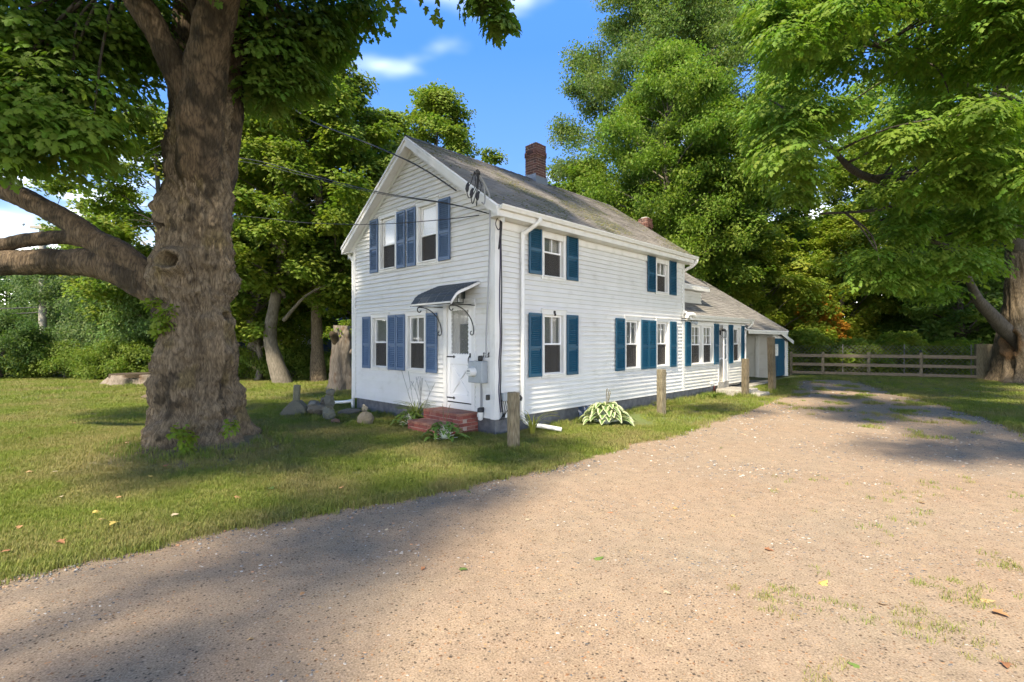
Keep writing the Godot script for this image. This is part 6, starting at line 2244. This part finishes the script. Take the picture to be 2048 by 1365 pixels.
	stone("small broken root lump on the bright lawn", ground_at(292, 797) + Vector3(0, 0.03, 0), Vector3(0.45, 0.22, 0.3), 21.0, Color(0.128, 0.096, 0.064), Basis(), "", 0.6)
	# bins and boards by the hollow maple
	var bn := node("barrel", Transform3D(Basis(), ground_at(1981, 757) + Vector3(0.0, 0.12, 1.0)))
	tag(bn, "blue plastic barrel standing between board fence and hollow maple", "barrel")
	mb = MB.new()
	tube(mb, smooth_path([[Vector3(0, 0, 0), 0.26], [Vector3(0, 0.2, 0), 0.29], [Vector3(0, 0.55, 0), 0.29], [Vector3(0, 0.75, 0), 0.27], [Vector3(0, 0.77, 0), 0.22]], 5), 24)
	put(mb, "drum", M.blue_plastic, bn)
	mb = MB.new()
	for y in [0.22, 0.52]:
		tube(mb, [[Vector3(0, y, 0), 0.292], [Vector3(0, y + 0.015, 0), 0.31], [Vector3(0, y + 0.03, 0), 0.292]], 24)
	put(mb, "hoop", M.blue_plastic, bn)
	var gb := node("bin", Transform3D(Basis(Vector3.UP, 0.3), Vector3(-26.0, 0, -28.2)))
	tag(gb, "green plastic bin among bushes near the utility pole", "bin")
	mb = MB.new()
	mb.box(Vector3(-0.3, 0.1, -0.3), Vector3(0.3, 0.95, 0.3), 0.04)
	put(mb, "body", M.green_plastic, gb)
	mb = MB.new()
	mb.box(Vector3(-0.33, 0.955, -0.33), Vector3(0.33, 1.02, 0.35), 0.02)
	put(mb, "lid", M.green_plastic, gb)
	neighbour()
	fallen_leaves()

class SnagSkin extends BarkSkin:
	var flare := 0.18
	func relief(p: Vector3, ang: float, _run: float, rr: float) -> float:
		var a := noise.get_noise_3d(p.x * 4.5, p.y * 0.7, p.z * 4.5)
		var d := 0.11 * rr * cos(4.0 * ang + 1.2 * p.y) + 0.12 * rr * (0.4 - pow(absf(a), 0.6) * 1.5)
		d += flare * exp(-maxf(p.y, 0.0) / 0.25) * (0.5 + 0.5 * cos(5.0 * ang))
		return d + 0.1 * rr * noise.get_noise_3d(p.x * 1.5, p.y * 1.5, p.z * 1.5)
	func tint(p: Vector3, _ang: float, _run: float) -> Color:
		var m := noise.get_noise_3d(p.x * 2.0, p.y * 1.2, p.z * 2.0)
		return Color(1, 1, 1).lerp(Color(0.62, 0.42, 0.26), smoothstep(0.15, 0.35, m) * 0.7)

func neighbour() -> void:
	var n := node("blue_house", Transform3D(Basis(Vector3.UP, 0.12), Vector3(-14.5, 0, -33.0)))
	tag(n, "neighbouring dark blue house with white-trimmed windows behind the trees", "house")
	var F := Transform3D()
	var wins := [[-4.6, -3.6], [-2.2, -1.4], [-1.2, -0.4], [2.6, 3.5], [4.6, 5.5]]
	var mb := MB.new()
	mb.box(Vector3(-7, 0.0, -7), Vector3(7, 0.5, -0.03))
	put(mb, "foundation", M.foundation, n)
	mb = MB.new()
	mb.box(Vector3(-7, 0.5, -7), Vector3(7, 3.2, -0.02))
	put(mb, "wall", M.neighbour_blue, n)
	for k in 17:
		mb = MB.new()
		mb.quad(Vector3(-7, 0.5 + k * 0.16, 0.012), Vector3(7, 0.5 + k * 0.16, 0.012), Vector3(7, 0.66 + k * 0.16, -0.012), Vector3(-7, 0.66 + k * 0.16, -0.012), Vector3(0, 0, 1))
		put(mb, "board", M.neighbour_blue, n)
	for w in wins:
		var wn := node("window", F, n)
		mb = MB.new()
		mb.box(Vector3(w[0], 1.1, 0.0), Vector3(w[0] + 0.12, 2.7, 0.06), 0.004)
		mb.box(Vector3(w[1] - 0.12, 1.1, 0.0), Vector3(w[1], 2.7, 0.06), 0.004)
		mb.box(Vector3(w[0], 2.58, 0.0), Vector3(w[1], 2.72, 0.065), 0.004)
		mb.box(Vector3(w[0] - 0.04, 1.04, 0.0), Vector3(w[1] + 0.04, 1.16, 0.09), 0.004)
		mb.box(Vector3(w[0] + 0.1, 1.84, 0.0), Vector3(w[1] - 0.1, 1.92, 0.05), 0.004)
		put(mb, "frame", M.plain_white, wn)
		mb = MB.new()
		mb.box(Vector3(w[0] + 0.1, 1.15, 0.014), Vector3(w[1] - 0.1, 2.6, 0.02))
		put(mb, "pane", M.tarp, wn)
	mb = MB.new()
	mb.box(Vector3(0.2, 0.5, 0.0), Vector3(1.5, 2.9, 0.05), 0.01)
	put(mb, "door", M.plain_white, n)
	mb = MB.new()
	mb.quad(Vector3(-7.4, 3.1, 0.5), Vector3(7.4, 3.1, 0.5), Vector3(7.4, 5.6, -3.5), Vector3(-7.4, 5.6, -3.5), Vector3(0, 1, 1))
	mb.quad(Vector3(-7.4, 3.1, -7.5), Vector3(7.4, 3.1, -7.5), Vector3(7.4, 5.6, -3.5), Vector3(-7.4, 5.6, -3.5), Vector3(0, 1, -1))
	mb.quad(Vector3(-7.4, 3.05, 0.5), Vector3(7.4, 3.05, 0.5), Vector3(7.4, 3.05, -7.5), Vector3(-7.4, 3.05, -7.5), Vector3(0, -1, 0))
	put(mb, "roof", M.far_roof, n)

func fallen_leaves() -> void:
	var shapes := []
	var lr := RandomNumberGenerator.new()
	lr.seed = 99
	for k in 5:
		var mb := MB.new()
		maple_leaf(mb, Transform3D(), 0.085, [-0.35, 0.3, 0.15, -0.2, 0.45][k])
		shapes.append(mb.mesh())
	var paints := []
	for c in [[0.36, 0.2, 0.09], [0.45, 0.3, 0.14], [0.28, 0.13, 0.06], [0.5, 0.38, 0.1], [0.4, 0.33, 0.22], [0.1, 0.16, 0.03]]:
		var m: StandardMaterial3D = M.dry_leaf.duplicate()
		m.albedo_color = lin(c[0], c[1], c[2])
		paints.append(m)
	var spots := [[105, 953], [57, 953], [122, 1000], [190, 1030], [198, 1052], [232, 1057], [40, 1062], [115, 1098], [8, 1117], [243, 1000], [302, 962], [325, 943], [345, 1037], [678, 985], [605, 1190], [850, 1143], [920, 1145], [1060, 1047], [1225, 1030], [1188, 1125], [1353, 1022], [1462, 1033], [1765, 1212], [1960, 1205], [1720, 1340], [1668, 930], [775, 1060], [935, 990], [90, 860], [60, 880], [150, 850], [250, 905], [1440, 900], [1290, 900], [470, 1000], [540, 985], [1090, 940], [1530, 1100], [500, 1290], [1330, 1190], [1985, 1230], [2010, 1335], [1840, 1010], [1640, 1170]]
	for e in spots:
		var p := ground_at(e[0], e[1])
		var d := -p.z
		var on_grass := inside_drive(p.x, d) < 0.0
		p.y += 0.05 if on_grass else 0.028
		var i := lr.randi_range(0, 4)
		var o := put_mesh(shapes[i], "fallen_leaf", paints[lr.randi_range(0, 5)], null, Transform3D(Basis(Vector3.UP, lr.randf_range(0, TAU)) * Basis(Vector3.RIGHT, lr.randf_range(-0.3, 0.3)) * Basis().scaled(Vector3.ONE * lr.randf_range(0.6, 1.1)), p))
		tag(o, "single fallen maple leaf lying on the grass" if on_grass else "single fallen maple leaf lying on the gravel drive", "leaf", "fallen leaves on the lawn" if on_grass else "fallen leaves on the drive")

# ---------------------------------------------------------------- fence
func build_fence() -> void:
	var A := Vector3(13.4, 0.14, -24.3)
	var B := Vector3(19.75, 0.14, -21.35)
	var n := node("rail_fence", Transform3D())
	tag(n, "three-railed grey wooden fence across the drive's far end", "fence")
	var d := (B - A).normalized()
	var yaw := atan2(-d.z, d.x)
	var len := A.distance_to(B)
	var posts := []
	for x in [1584, 1648, 1740, 1845, 1962]:
		# where the line of the fence crosses that bearing
		var k: float = (x - 1024.0) / FOCAL
		var t: float = (k * -A.z - A.x) / (d.x + k * d.z)
		posts.append(t)
	for i in posts.size():
		var mb := MB.new()
		var hgt := 1.12 if i < 4 else 1.5
		var w := 0.06 if i < 4 else 0.12
		mb.box(Vector3(-w, -0.3, -w), Vector3(w, hgt, w), 0.01)
		var o := put(mb, "post", M.old_wood, n)
		o.transform = Transform3D(Basis(Vector3.UP, yaw), A + d * posts[i] + Vector3(0, 0, -0.08))
		if i == 3:
			mb = MB.new()
			tube(mb, smooth_path([[Vector3(0, 1.1, 0), 0.03], [Vector3(0, 1.16, 0), 0.07], [Vector3(0, 1.24, 0), 0.02]], 4), 12)
			o = put(mb, "post_cap", M.black_iron, n)
			o.transform = Transform3D(Basis(Vector3.UP, yaw), A + d * posts[i] + Vector3(0, 0, -0.08))
	for i in posts.size() - 1:
		for e in [[0.87, 0.15], [0.46, 0.14], [0.07, 0.13]]:
			var mb := MB.new()
			mb.box(Vector3(0.004, e[0], 0.0), Vector3(posts[i + 1] - posts[i] - 0.004, e[0] + e[1], 0.035), 0.006)
			var o := put(mb, "rail", M.rail_wood, n)
			o.transform = Transform3D(Basis(Vector3.UP, yaw) * Basis(Vector3(0, 0, 1), r(-0.008, 0.008)), A + d * posts[i])
	# wire netting behind
	var c := node("wire_fence", Transform3D(Basis(Vector3.UP, yaw), A + Vector3(0.35, 0, -1.0)))
	tag(c, "diamond wire netting fence standing behind the wooden rails", "fence")
	var mb := MB.new()
	var ht := 1.42
	var step := 0.16
	var x := -ht
	while x < len + 1.0:
		for s in [-1.0, 1.0]:
			var a := Vector3(x, 0.0, 0.0)
			var b := Vector3(x + ht * 0.9, ht, 0.0)
			if s < 0:
				a = Vector3(x + ht * 0.9, 0.0, 0.008)
				b = Vector3(x, ht, 0.008)
			tube(mb, [[a, 0.005], [b, 0.005]], 4, null, false)
		x += step
	put(mb, "netting", M.net_wire, c).set_meta("kind", "stuff")
	x = 0.0
	while x < len + 1.0:
		mb = MB.new()
		tube(mb, [[Vector3(x, -0.1, -0.04), 0.025], [Vector3(x, ht + 0.05, -0.04), 0.025]], 8)
		put(mb, "post", M.net_wire, c)
		x += 2.4
	# short run of upright boards next to the hollow maple
	var bf := node("board_fence", Transform3D(Basis(Vector3.UP, -0.1), Vector3(19.75, 0.12, -21.3)))
	tag(bf, "short run of grey upright boards behind the blue barrel", "fence")
	for k in 7:
		mb = MB.new()
		mb.box(Vector3(0.1 + k * 0.145, -0.05, r(-0.006, 0.006)), Vector3(0.235 + k * 0.145, 1.5 + r(-0.03, 0.03), 0.03), 0.004)
		put(mb, "board", M.old_wood, bf)

# ---------------------------------------------------------------- wires and pole
func wire(label: String, pts: Array, rad: float) -> void:
	var mb := MB.new()
	pipe(mb, pts, rad, 6, 8)
	tag(put(mb, "overhead_wire", M.cable), label, "wire", "overhead wires")

func build_wires() -> void:
	var H := Transform3D(Basis(Vector3.UP, HOUSE_TURN), HOUSE_AT)
	var F := H * wall_frame("front")
	var top := Vector3(-26.5, 8.3, -28.6)
	var a := F * Vector3(-0.78, 4.7, 0.3)
	wire("thick black service wire reaching the weatherhead under the eave", [a, at(812, 320, 11.0), at(640, 250, 13.2), at(487, 198, 15.5), at(200, 250, 23.0), Vector3(-26.2, 8.4, -28.6)], 0.016)
	var b := H * Vector3(0.1, 4.11, 0.05)
	wire("upper black telephone wire tied to the house corner", [b, at(900, 408, 10.0), at(745, 382, 12.0), at(600, 345, 14.5), at(480, 316, 17.0), at(300, 300, 22.0), Vector3(-26.2, 7.3, -28.6)], 0.011)
	wire("thin twin wire running just under the telephone wire", [b + Vector3(0, 0.015, 0), at(900, 409, 10.03), at(745, 385, 12.0), at(600, 350, 14.4), at(480, 323, 16.8), at(300, 312, 22.0), Vector3(-26.2, 7.2, -28.5)], 0.007)
	wire("lowest black wire crossing the upstairs windows", [F * Vector3(-0.34, 4.18, 0.1), at(880, 440, 10.2), at(740, 449, 12.0), at(600, 445, 15.0), at(475, 432, 18.0), at(250, 420, 24.0), Vector3(-26.2, 6.2, -28.6)], 0.009)
	wire("street wire strung above the far yew", [Vector3(-26.2, 3.7, -28.6), Vector3(-34.0, 3.5, -27.0), Vector3(-60.0, 4.2, -24.0)], 0.03)
	wire("second street wire strung below the first", [Vector3(-26.2, 3.4, -28.6), Vector3(-34.0, 3.2, -27.0), Vector3(-60.0, 3.9, -24.0)], 0.03)
	var p := node("utility_pole", Transform3D(Basis(), Vector3(-26.6, 0, -28.6)))
	tag(p, "grey wooden utility pole with one long crossarm", "pole")
	var mb := MB.new()
	tube(mb, [[Vector3(0, -0.5, 0), 0.19], [Vector3(0, 4.0, 0), 0.175], [Vector3(0, 8.4, 0), 0.15]], 14)
	put(mb, "pole", M.pole_wood, p)
	mb = MB.new()
	mb.box(Vector3(-1.05, 8.02, 0.15), Vector3(1.6, 8.16, 0.27), 0.01, Transform3D(Basis(Vector3(0, 0, 1), -0.07), Vector3(0, 0.05, 0)))
	put(mb, "crossarm", M.pole_wood, p)
	for x in [-0.9, 0.3, 1.3]:
		mb = MB.new()
		tube(mb, smooth_path([[Vector3(x, 8.2 - x * 0.07, 0.2), 0.03], [Vector3(x, 8.28 - x * 0.07, 0.2), 0.07], [Vector3(x, 8.36 - x * 0.07, 0.2), 0.03]], 3), 8)
		put(mb, "insulator", M.grey_metal, p)

# ---------------------------------------------------------------- plants
func broad_leaf(base: Vector3, dir: float, length: float, width: float, rise: float, edge_c: Color, mid_c: Color, mb: MB) -> void:
	# an arching leaf, ribbed, with a coloured margin
	var f := Vector3(cos(dir), 0, sin(dir))
	var s := Vector3(-f.z, 0, f.x)
	var rows := 9
	var cols := 7
	var p := PackedVector3Array()
	var cl := []
	for i in rows:
		var t := i / (rows - 1.0)
		var w := width * pow(sin(PI * clampf(t * 0.93 + 0.05, 0.0, 1.0)), 0.75) * (1.0 - 0.25 * t)
		var c := base + f * length * (t - 0.12 * t * t) + Vector3.UP * (rise * sin(t * 2.4) - 0.25 * length * t * t)
		for k in cols:
			var u := (k - 3) / 3.0
			p.append(c + s * u * w * 0.5 + Vector3.UP * (absf(u) * w * 0.18 + 0.004 * sin(u * 12.0)))
			cl.append(edge_c if absf(u) > 0.6 or i >= rows - 1 else mid_c)
	mb.grid(p, rows, cols, false, cl, 1.0)

func hosta(label: String, at_p: Vector3, n: int, size: float, edge_c: Color, mid_c: Color, stalks: int) -> void:
	var o := node("hosta", Transform3D(Basis(), at_p))
	tag(o, label, "plant")
	for i in n:
		var mb := MB.new()
		var lay := float(i) / n
		var dir := i * 2.39996 + r(-0.2, 0.2)
		var k := r(0.85, 1.15)
		var e := Color(edge_c.r * k, edge_c.g * k, edge_c.b * k)
		var q := Color(mid_c.r * k, mid_c.g * k, mid_c.b * k)
		var up := lerpf(0.06, 0.3, lay) * size / 0.55
		var out := lerpf(0.26, 0.03, lay) * size / 0.55
		broad_leaf(Vector3(cos(dir) * out, up, sin(dir) * out), dir, size * r(0.42, 0.6) * lerpf(1.0, 0.75, lay), size * r(0.2, 0.29), 0.1 * size * r(0.6, 1.2), e, q, mb)
		pipe(mb, [Vector3(0, -0.02, 0), Vector3(cos(dir) * out * 0.5, up * 0.7, sin(dir) * out * 0.5), Vector3(cos(dir) * out, up, sin(dir) * out)], 0.005, 4, 2)
		put(mb, "leaf", M.plant_leaf, o)
	for i in stalks:
		var mb := MB.new()
		mb.col = Color(0.18, 0.15, 0.08)
		var a := r(0, TAU)
		pipe(mb, [Vector3(0, 0, 0), Vector3(cos(a) * 0.05, 0.35, sin(a) * 0.05 - 0.05), Vector3(cos(a) * 0.16, 0.68 + r(-0.1, 0.1), sin(a) * 0.1 - 0.1)], 0.005, 5, 3)
		put(mb, "stalk", M.plant_leaf, o)

func strap_plant(label: String, at_p: Vector3, n: int, hgt: float, spread: float, c0: Color, c1: Color, called := "daylily") -> void:
	var o := node(called, Transform3D(Basis(), at_p))
	tag(o, label, "plant")
	for i in n:
		var mb := MB.new()
		var a := r(0, TAU)
		var f := Vector3(cos(a), 0, sin(a))
		var s := Vector3(-f.z, 0, f.x)
		var ln := hgt * r(0.7, 1.15)
		var p := PackedVector3Array()
		for k in 7:
			var t := k / 6.0
			var c := f * (0.04 + spread * t * t * r(0.9, 1.1)) + Vector3.UP * ln * (t * 1.25 - 0.55 * t * t * t)
			var w := 0.011 * (1.0 - t * t) + 0.001
			p.append(c - s * w)
			p.append(c - Vector3.UP * 0.004)
			p.append(c + s * w)
		mb.col = c0.lerp(c1, rng.randf())
		mb.grid(p, 7, 3, false, null, 1.0)
		put(mb, "blade", M.plant_leaf, o)

func build_plants() -> void:
	var H := Transform3D(Basis(Vector3.UP, HOUSE_TURN), HOUSE_AT)
	hosta("large variegated hosta with cream-edged leaves by the cellar window", H * Vector3(2.55, 0, 0.75), 72, 0.72, Color(0.55, 0.58, 0.36), Color(0.12, 0.22, 0.06), 6)
	hosta("plain green hosta at the foot of the brick steps", H * Vector3(-0.98, 0, -0.28), 34, 0.5, Color(0.16, 0.25, 0.04), Color(0.1, 0.19, 0.03), 2)
	hosta("green hosta in the bed beneath the downstairs windows", H * Vector3(-0.55, 0, -2.0), 34, 0.5, Color(0.15, 0.22, 0.04), Color(0.1, 0.17, 0.03), 0)
	strap_plant("clump of grassy daylily leaves beneath the downstairs windows", H * Vector3(-0.35, 0, -2.05), 60, 0.62, 0.42, Color(0.12, 0.19, 0.03), Color(0.26, 0.28, 0.06))
	strap_plant("yellowing daylily leaves arching over the downspout's end", H * Vector3(0.5, 0, 0.5), 22, 0.55, 0.45, Color(0.2, 0.25, 0.04), Color(0.4, 0.36, 0.07))
	strap_plant("low grassy tuft growing past the second post", H * Vector3(5.6, 0, 0.5), 40, 0.26, 0.3, Color(0.16, 0.2, 0.03), Color(0.3, 0.3, 0.06), "grass_tuft")
	strap_plant("dark green grassy tuft close to the concrete stoop", H * Vector3(8.8, 0, 0.45), 46, 0.24, 0.34, Color(0.1, 0.17, 0.03), Color(0.18, 0.24, 0.04), "grass_tuft")
	# bare branching stems against the front wall
	var o := node("bare_stems", Transform3D(Basis(), H * Vector3(-0.22, 0, -2.2)))
	tag(o, "thin bare branching stems rising against the front clapboards", "plant")
	for i in 7:
		var mb := MB.new()
		mb.col = Color(0.3, 0.31, 0.33)
		var a := Vector3(r(-0.12, 0.12), 0, r(-0.12, 0.12))
		var along := H.basis * Vector3(-0.05, 0, r(-0.55, 0.55))
		var b := a + along * 0.5 + Vector3(0, r(0.45, 0.6), 0)
		var c := a + along * 1.1 + Vector3(0, r(0.85, 1.15), 0)
		pipe(mb, [a, b, c], 0.006, 5, 4)
		pipe(mb, [b, b + along * 0.2 + Vector3(0, 0.2, 0), b - along * 0.15 + Vector3(0, 0.42, 0)], 0.004, 5, 3)
		put(mb, "stem", M.plant_leaf, o)

func build_grass() -> void:
	var lr := RandomNumberGenerator.new()
	lr.seed = 4
	var clumps := []
	for v in 3:
		var mb := MB.new()
		for i in 16:
			var a := lr.randf_range(0, TAU)
			var q := 0.055 * sqrt(lr.randf())
			var b := Vector3(cos(a) * q, -0.005, sin(a) * q)
			var dir := lr.randf_range(0, TAU)
			var f := Vector3(cos(dir), 0, sin(dir))
			var s := Vector3(-f.z, 0, f.x) * lr.randf_range(0.0016, 0.0028)
			var h := lr.randf_range(0.028, 0.06)
			var ln := lr.randf_range(0.2, 0.9) * h
			var m := b + Vector3(0, h * 0.65, 0) + f * ln * 0.35
			var e := b + Vector3(0, h, 0) + f * ln
			var k := lr.randf_range(0.75, 1.2)
			mb.col = Color(k * lr.randf_range(0.9, 1.25), k, k * 0.95)
			mb.quad(b - s, b + s, m + s * 0.8, m - s * 0.8, Vector3.UP)
			mb.tri(m - s * 0.8, m + s * 0.8, e, Vector3.UP)
		clumps.append(mb.mesh())
	var lists := [[], [], []]
	var cols := [[], [], []]
	var H := Transform3D(Basis(Vector3.UP, HOUSE_TURN), HOUSE_AT).affine_inverse()
	# [x0, x1, d0, d1, number, size]
	for z in [[-8.0, 3.0, 3.4, 6.6, 34000, 1.0], [-12.5, 4.5, 6.0, 10.5, 38000, 1.15], [-18.0, 0.0, 10.0, 15.0, 19000, 1.7], [-26.0, -2.0, 14.5, 24.0, 15000, 2.6], [3.0, 13.0, 9.0, 21.0, 12000, 1.5], [9.0, 22.0, 8.0, 23.5, 14000, 2.0], [3.0, 9.0, 3.0, 6.5, 700, 1.0], [1.5, 7.0, 2.3, 4.0, 1300, 0.9]]:
		for i in z[4]:
			var x := lr.randf_range(z[0], z[1])
			var d := lr.randf_range(z[2], z[3])
			if absf(x) / d > 1.15:
				continue
			var ins := inside_drive(x, d)
			var stray: bool = z[4] < 2000
			if stray:
				if noise_a.get_noise_2d(x * 1.3, d * 1.3 + 40.0) < 0.18:
					continue
			elif ins > lr.randf_range(-0.12, 0.14) and not (x > 7.0 and d > 8.0 and noise_a.get_noise_2d(x * 0.9, d * 0.9) > 0.28):
				continue
			var l := H * Vector3(x, 0, -d)
			if l.x > -0.12 and l.z < 0.12 and l.z > -5.5 and l.x < 13.0:
				continue
			if l.x > -0.9 and l.x <= 0.0 and l.z > -1.65 and l.z < -0.45:
				continue
			if l.x > 12.8 and l.x < 19.3 and l.z < 0.2:
				continue
			if l.x > 9.9 and l.x < 11.7 and l.z < 1.35 and l.z > 0.0:
				continue
			var q := Vector2(x + 5.2, d - 8.4).length()
			var dry := 0.5 + 1.1 * noise_a.get_noise_2d(x * 0.5 + 3.0, d * 0.5) + maxf(0.0, 0.75 - absf(q - 1.2) * 0.45)
			if q < 0.95 or lr.randf() < clampf(1.5 - q * 0.8, 0.0, 0.85):
				continue
			var v := lr.randi_range(0, 2)
			var sz: float = z[5] * lr.randf_range(0.7, 1.2)
			if ins > -0.25 and ins < 0.15:
				sz *= 1.25
			lists[v].append(Transform3D(Basis(Vector3.UP, lr.randf_range(0, TAU)).scaled(Vector3(sz, sz * (1.0 if z[5] < 1.6 else 0.65), sz)), Vector3(x, terrain(x, d) + (0.01 if ins > 0.0 else 0.0), -d)))
			var g := Color(0.16, 0.225, 0.038).lerp(Color(0.25, 0.3, 0.055), lr.randf())
			g = g.lerp(Color(0.33, 0.28, 0.13), clampf(dry * 0.75 + lr.randf_range(-0.3, 0.25), 0.0, 0.85))
			cols[v].append(g)
	# longer grass left standing round posts, stones, trunk and wall
	var feet := []
	for e in [[1027, 898, 0.2], [1323, 832, 0.2], [1491, 797, 0.22], [1545, 785, 0.24], [585, 832, 0.45], [657, 842, 0.3], [637, 832, 0.35], [731, 851, 0.3], [684, 782, 0.6], [265, 769, 1.2]]:
		var f := ground_at(e[0], e[1])
		feet.append([f.x, -f.z, e[2], 70])
	feet.append([-5.2, 8.55, 1.15, 420])
	var wall_line := Transform3D(Basis(Vector3.UP, HOUSE_TURN), HOUSE_AT)
	for k in 26:
		var f := wall_line * Vector3(0.9 + k * 0.36, 0, 0.25)
		feet.append([f.x, -f.z, 0.12, 26])
	for k in 10:
		var f := wall_line * Vector3(-0.25, 0, -1.9 - k * 0.36)
		feet.append([f.x, -f.z, 0.12, 22])
	for f in feet:
		for i in f[3]:
			var a := lr.randf_range(0, TAU)
			var q: float = f[2] * lr.randf_range(0.75, 1.35)
			var x: float = f[0] + cos(a) * q
			var d: float = f[1] + sin(a) * q
			var l := H * Vector3(x, 0, -d)
			if (l.x > -0.05 and l.z < 0.05 and l.z > -5.4) or noise_a.get_noise_2d(x * 3.0, d * 3.0) < -0.12:
				continue
			if l.x > 9.9 and l.x < 11.7 and l.z < 1.35:
				continue
			var v := lr.randi_range(0, 2)
			var sz := lr.randf_range(1.1, 1.9) * (1.0 if d < 14.0 else 1.5)
			lists[v].append(Transform3D(Basis(Vector3.UP, lr.randf_range(0, TAU)).scaled(Vector3(sz, sz * lr.randf_range(1.0, 1.7), sz)), Vector3(x, terrain(x, d), -d)))
			cols[v].append(Color(0.14, 0.21, 0.035).lerp(Color(0.3, 0.29, 0.1), lr.randf() * 0.8))
	var all := node("lawn_grass")
	tag(all, "short mown grass with dry patches round the drive", "grass", "", "stuff")
	for v in 3:
		scatter(clumps[v], lists[v], cols[v], "grass_blades", M.grass, all).set_meta("kind", "stuff")

func build_gravel() -> void:
	var lr := RandomNumberGenerator.new()
	lr.seed = 6
	var shapes := []
	for v in 3:
		shapes.append(lump_mesh(0.5, [0.55, 0.7, 0.45][v], 5, 7, 0.9, 3.0 + v * 5.0))
	var lists := [[], [], []]
	var cols := [[], [], []]
	for z in [[-4.0, 5.0, 2.3, 4.2, 34000, 0.7], [-5.0, 8.5, 3.8, 7.0, 38000, 0.9], [0.0, 11.0, 6.5, 12.0, 20000, 1.3], [4.0, 14.0, 11.0, 20.0, 6000, 1.9]]:
		for i in z[4]:
			var x := lr.randf_range(z[0], z[1])
			var d := lr.randf_range(z[2], z[3])
			if absf(x) / d > 1.1 or inside_drive(x, d) < 0.02:
				continue
			var patch := noise_a.get_noise_2d(x * 0.55 + 20.0, d * 0.8) + 0.5 * noise_a.get_noise_2d(x * 2.2, d * 2.2)
			if lr.randf() > clampf(0.45 + patch * 1.3, 0.1, 1.0) * (1.0 - 0.65 * wheel_track(x, d)):
				continue
			var sz: float = (0.0085 + 0.022 * pow(lr.randf(), 3.0)) * z[5]
			var v := lr.randi_range(0, 2)
			lists[v].append(Transform3D(Basis(Vector3.UP, lr.randf_range(0, TAU)).scaled(Vector3(sz * lr.randf_range(0.8, 1.5), sz, sz)), Vector3(x, terrain(x, d) + 0.012 + sz * 0.12, -d)))
			var k := lr.randf()
			var c := Color(0.3, 0.28, 0.25)
			if k < 0.42:
				c = Color(0.11, 0.11, 0.112)
			elif k < 0.55:
				c = Color(0.36, 0.25, 0.16)
			elif k < 0.65:
				c = Color(0.42, 0.4, 0.36)
			elif k < 0.72:
				c = Color(0.4, 0.22, 0.12)
			var q := lr.randf_range(0.75, 1.2)
			cols[v].append(Color(c.r * q, c.g * q, c.b * q))
	var all := node("drive_gravel")
	tag(all, "loose mixed gravel scattered over the sandy drive", "gravel", "", "stuff")
	for v in 3:
		scatter(shapes[v], lists[v], cols[v], "pebbles", M.pebble, all).set_meta("kind", "stuff")
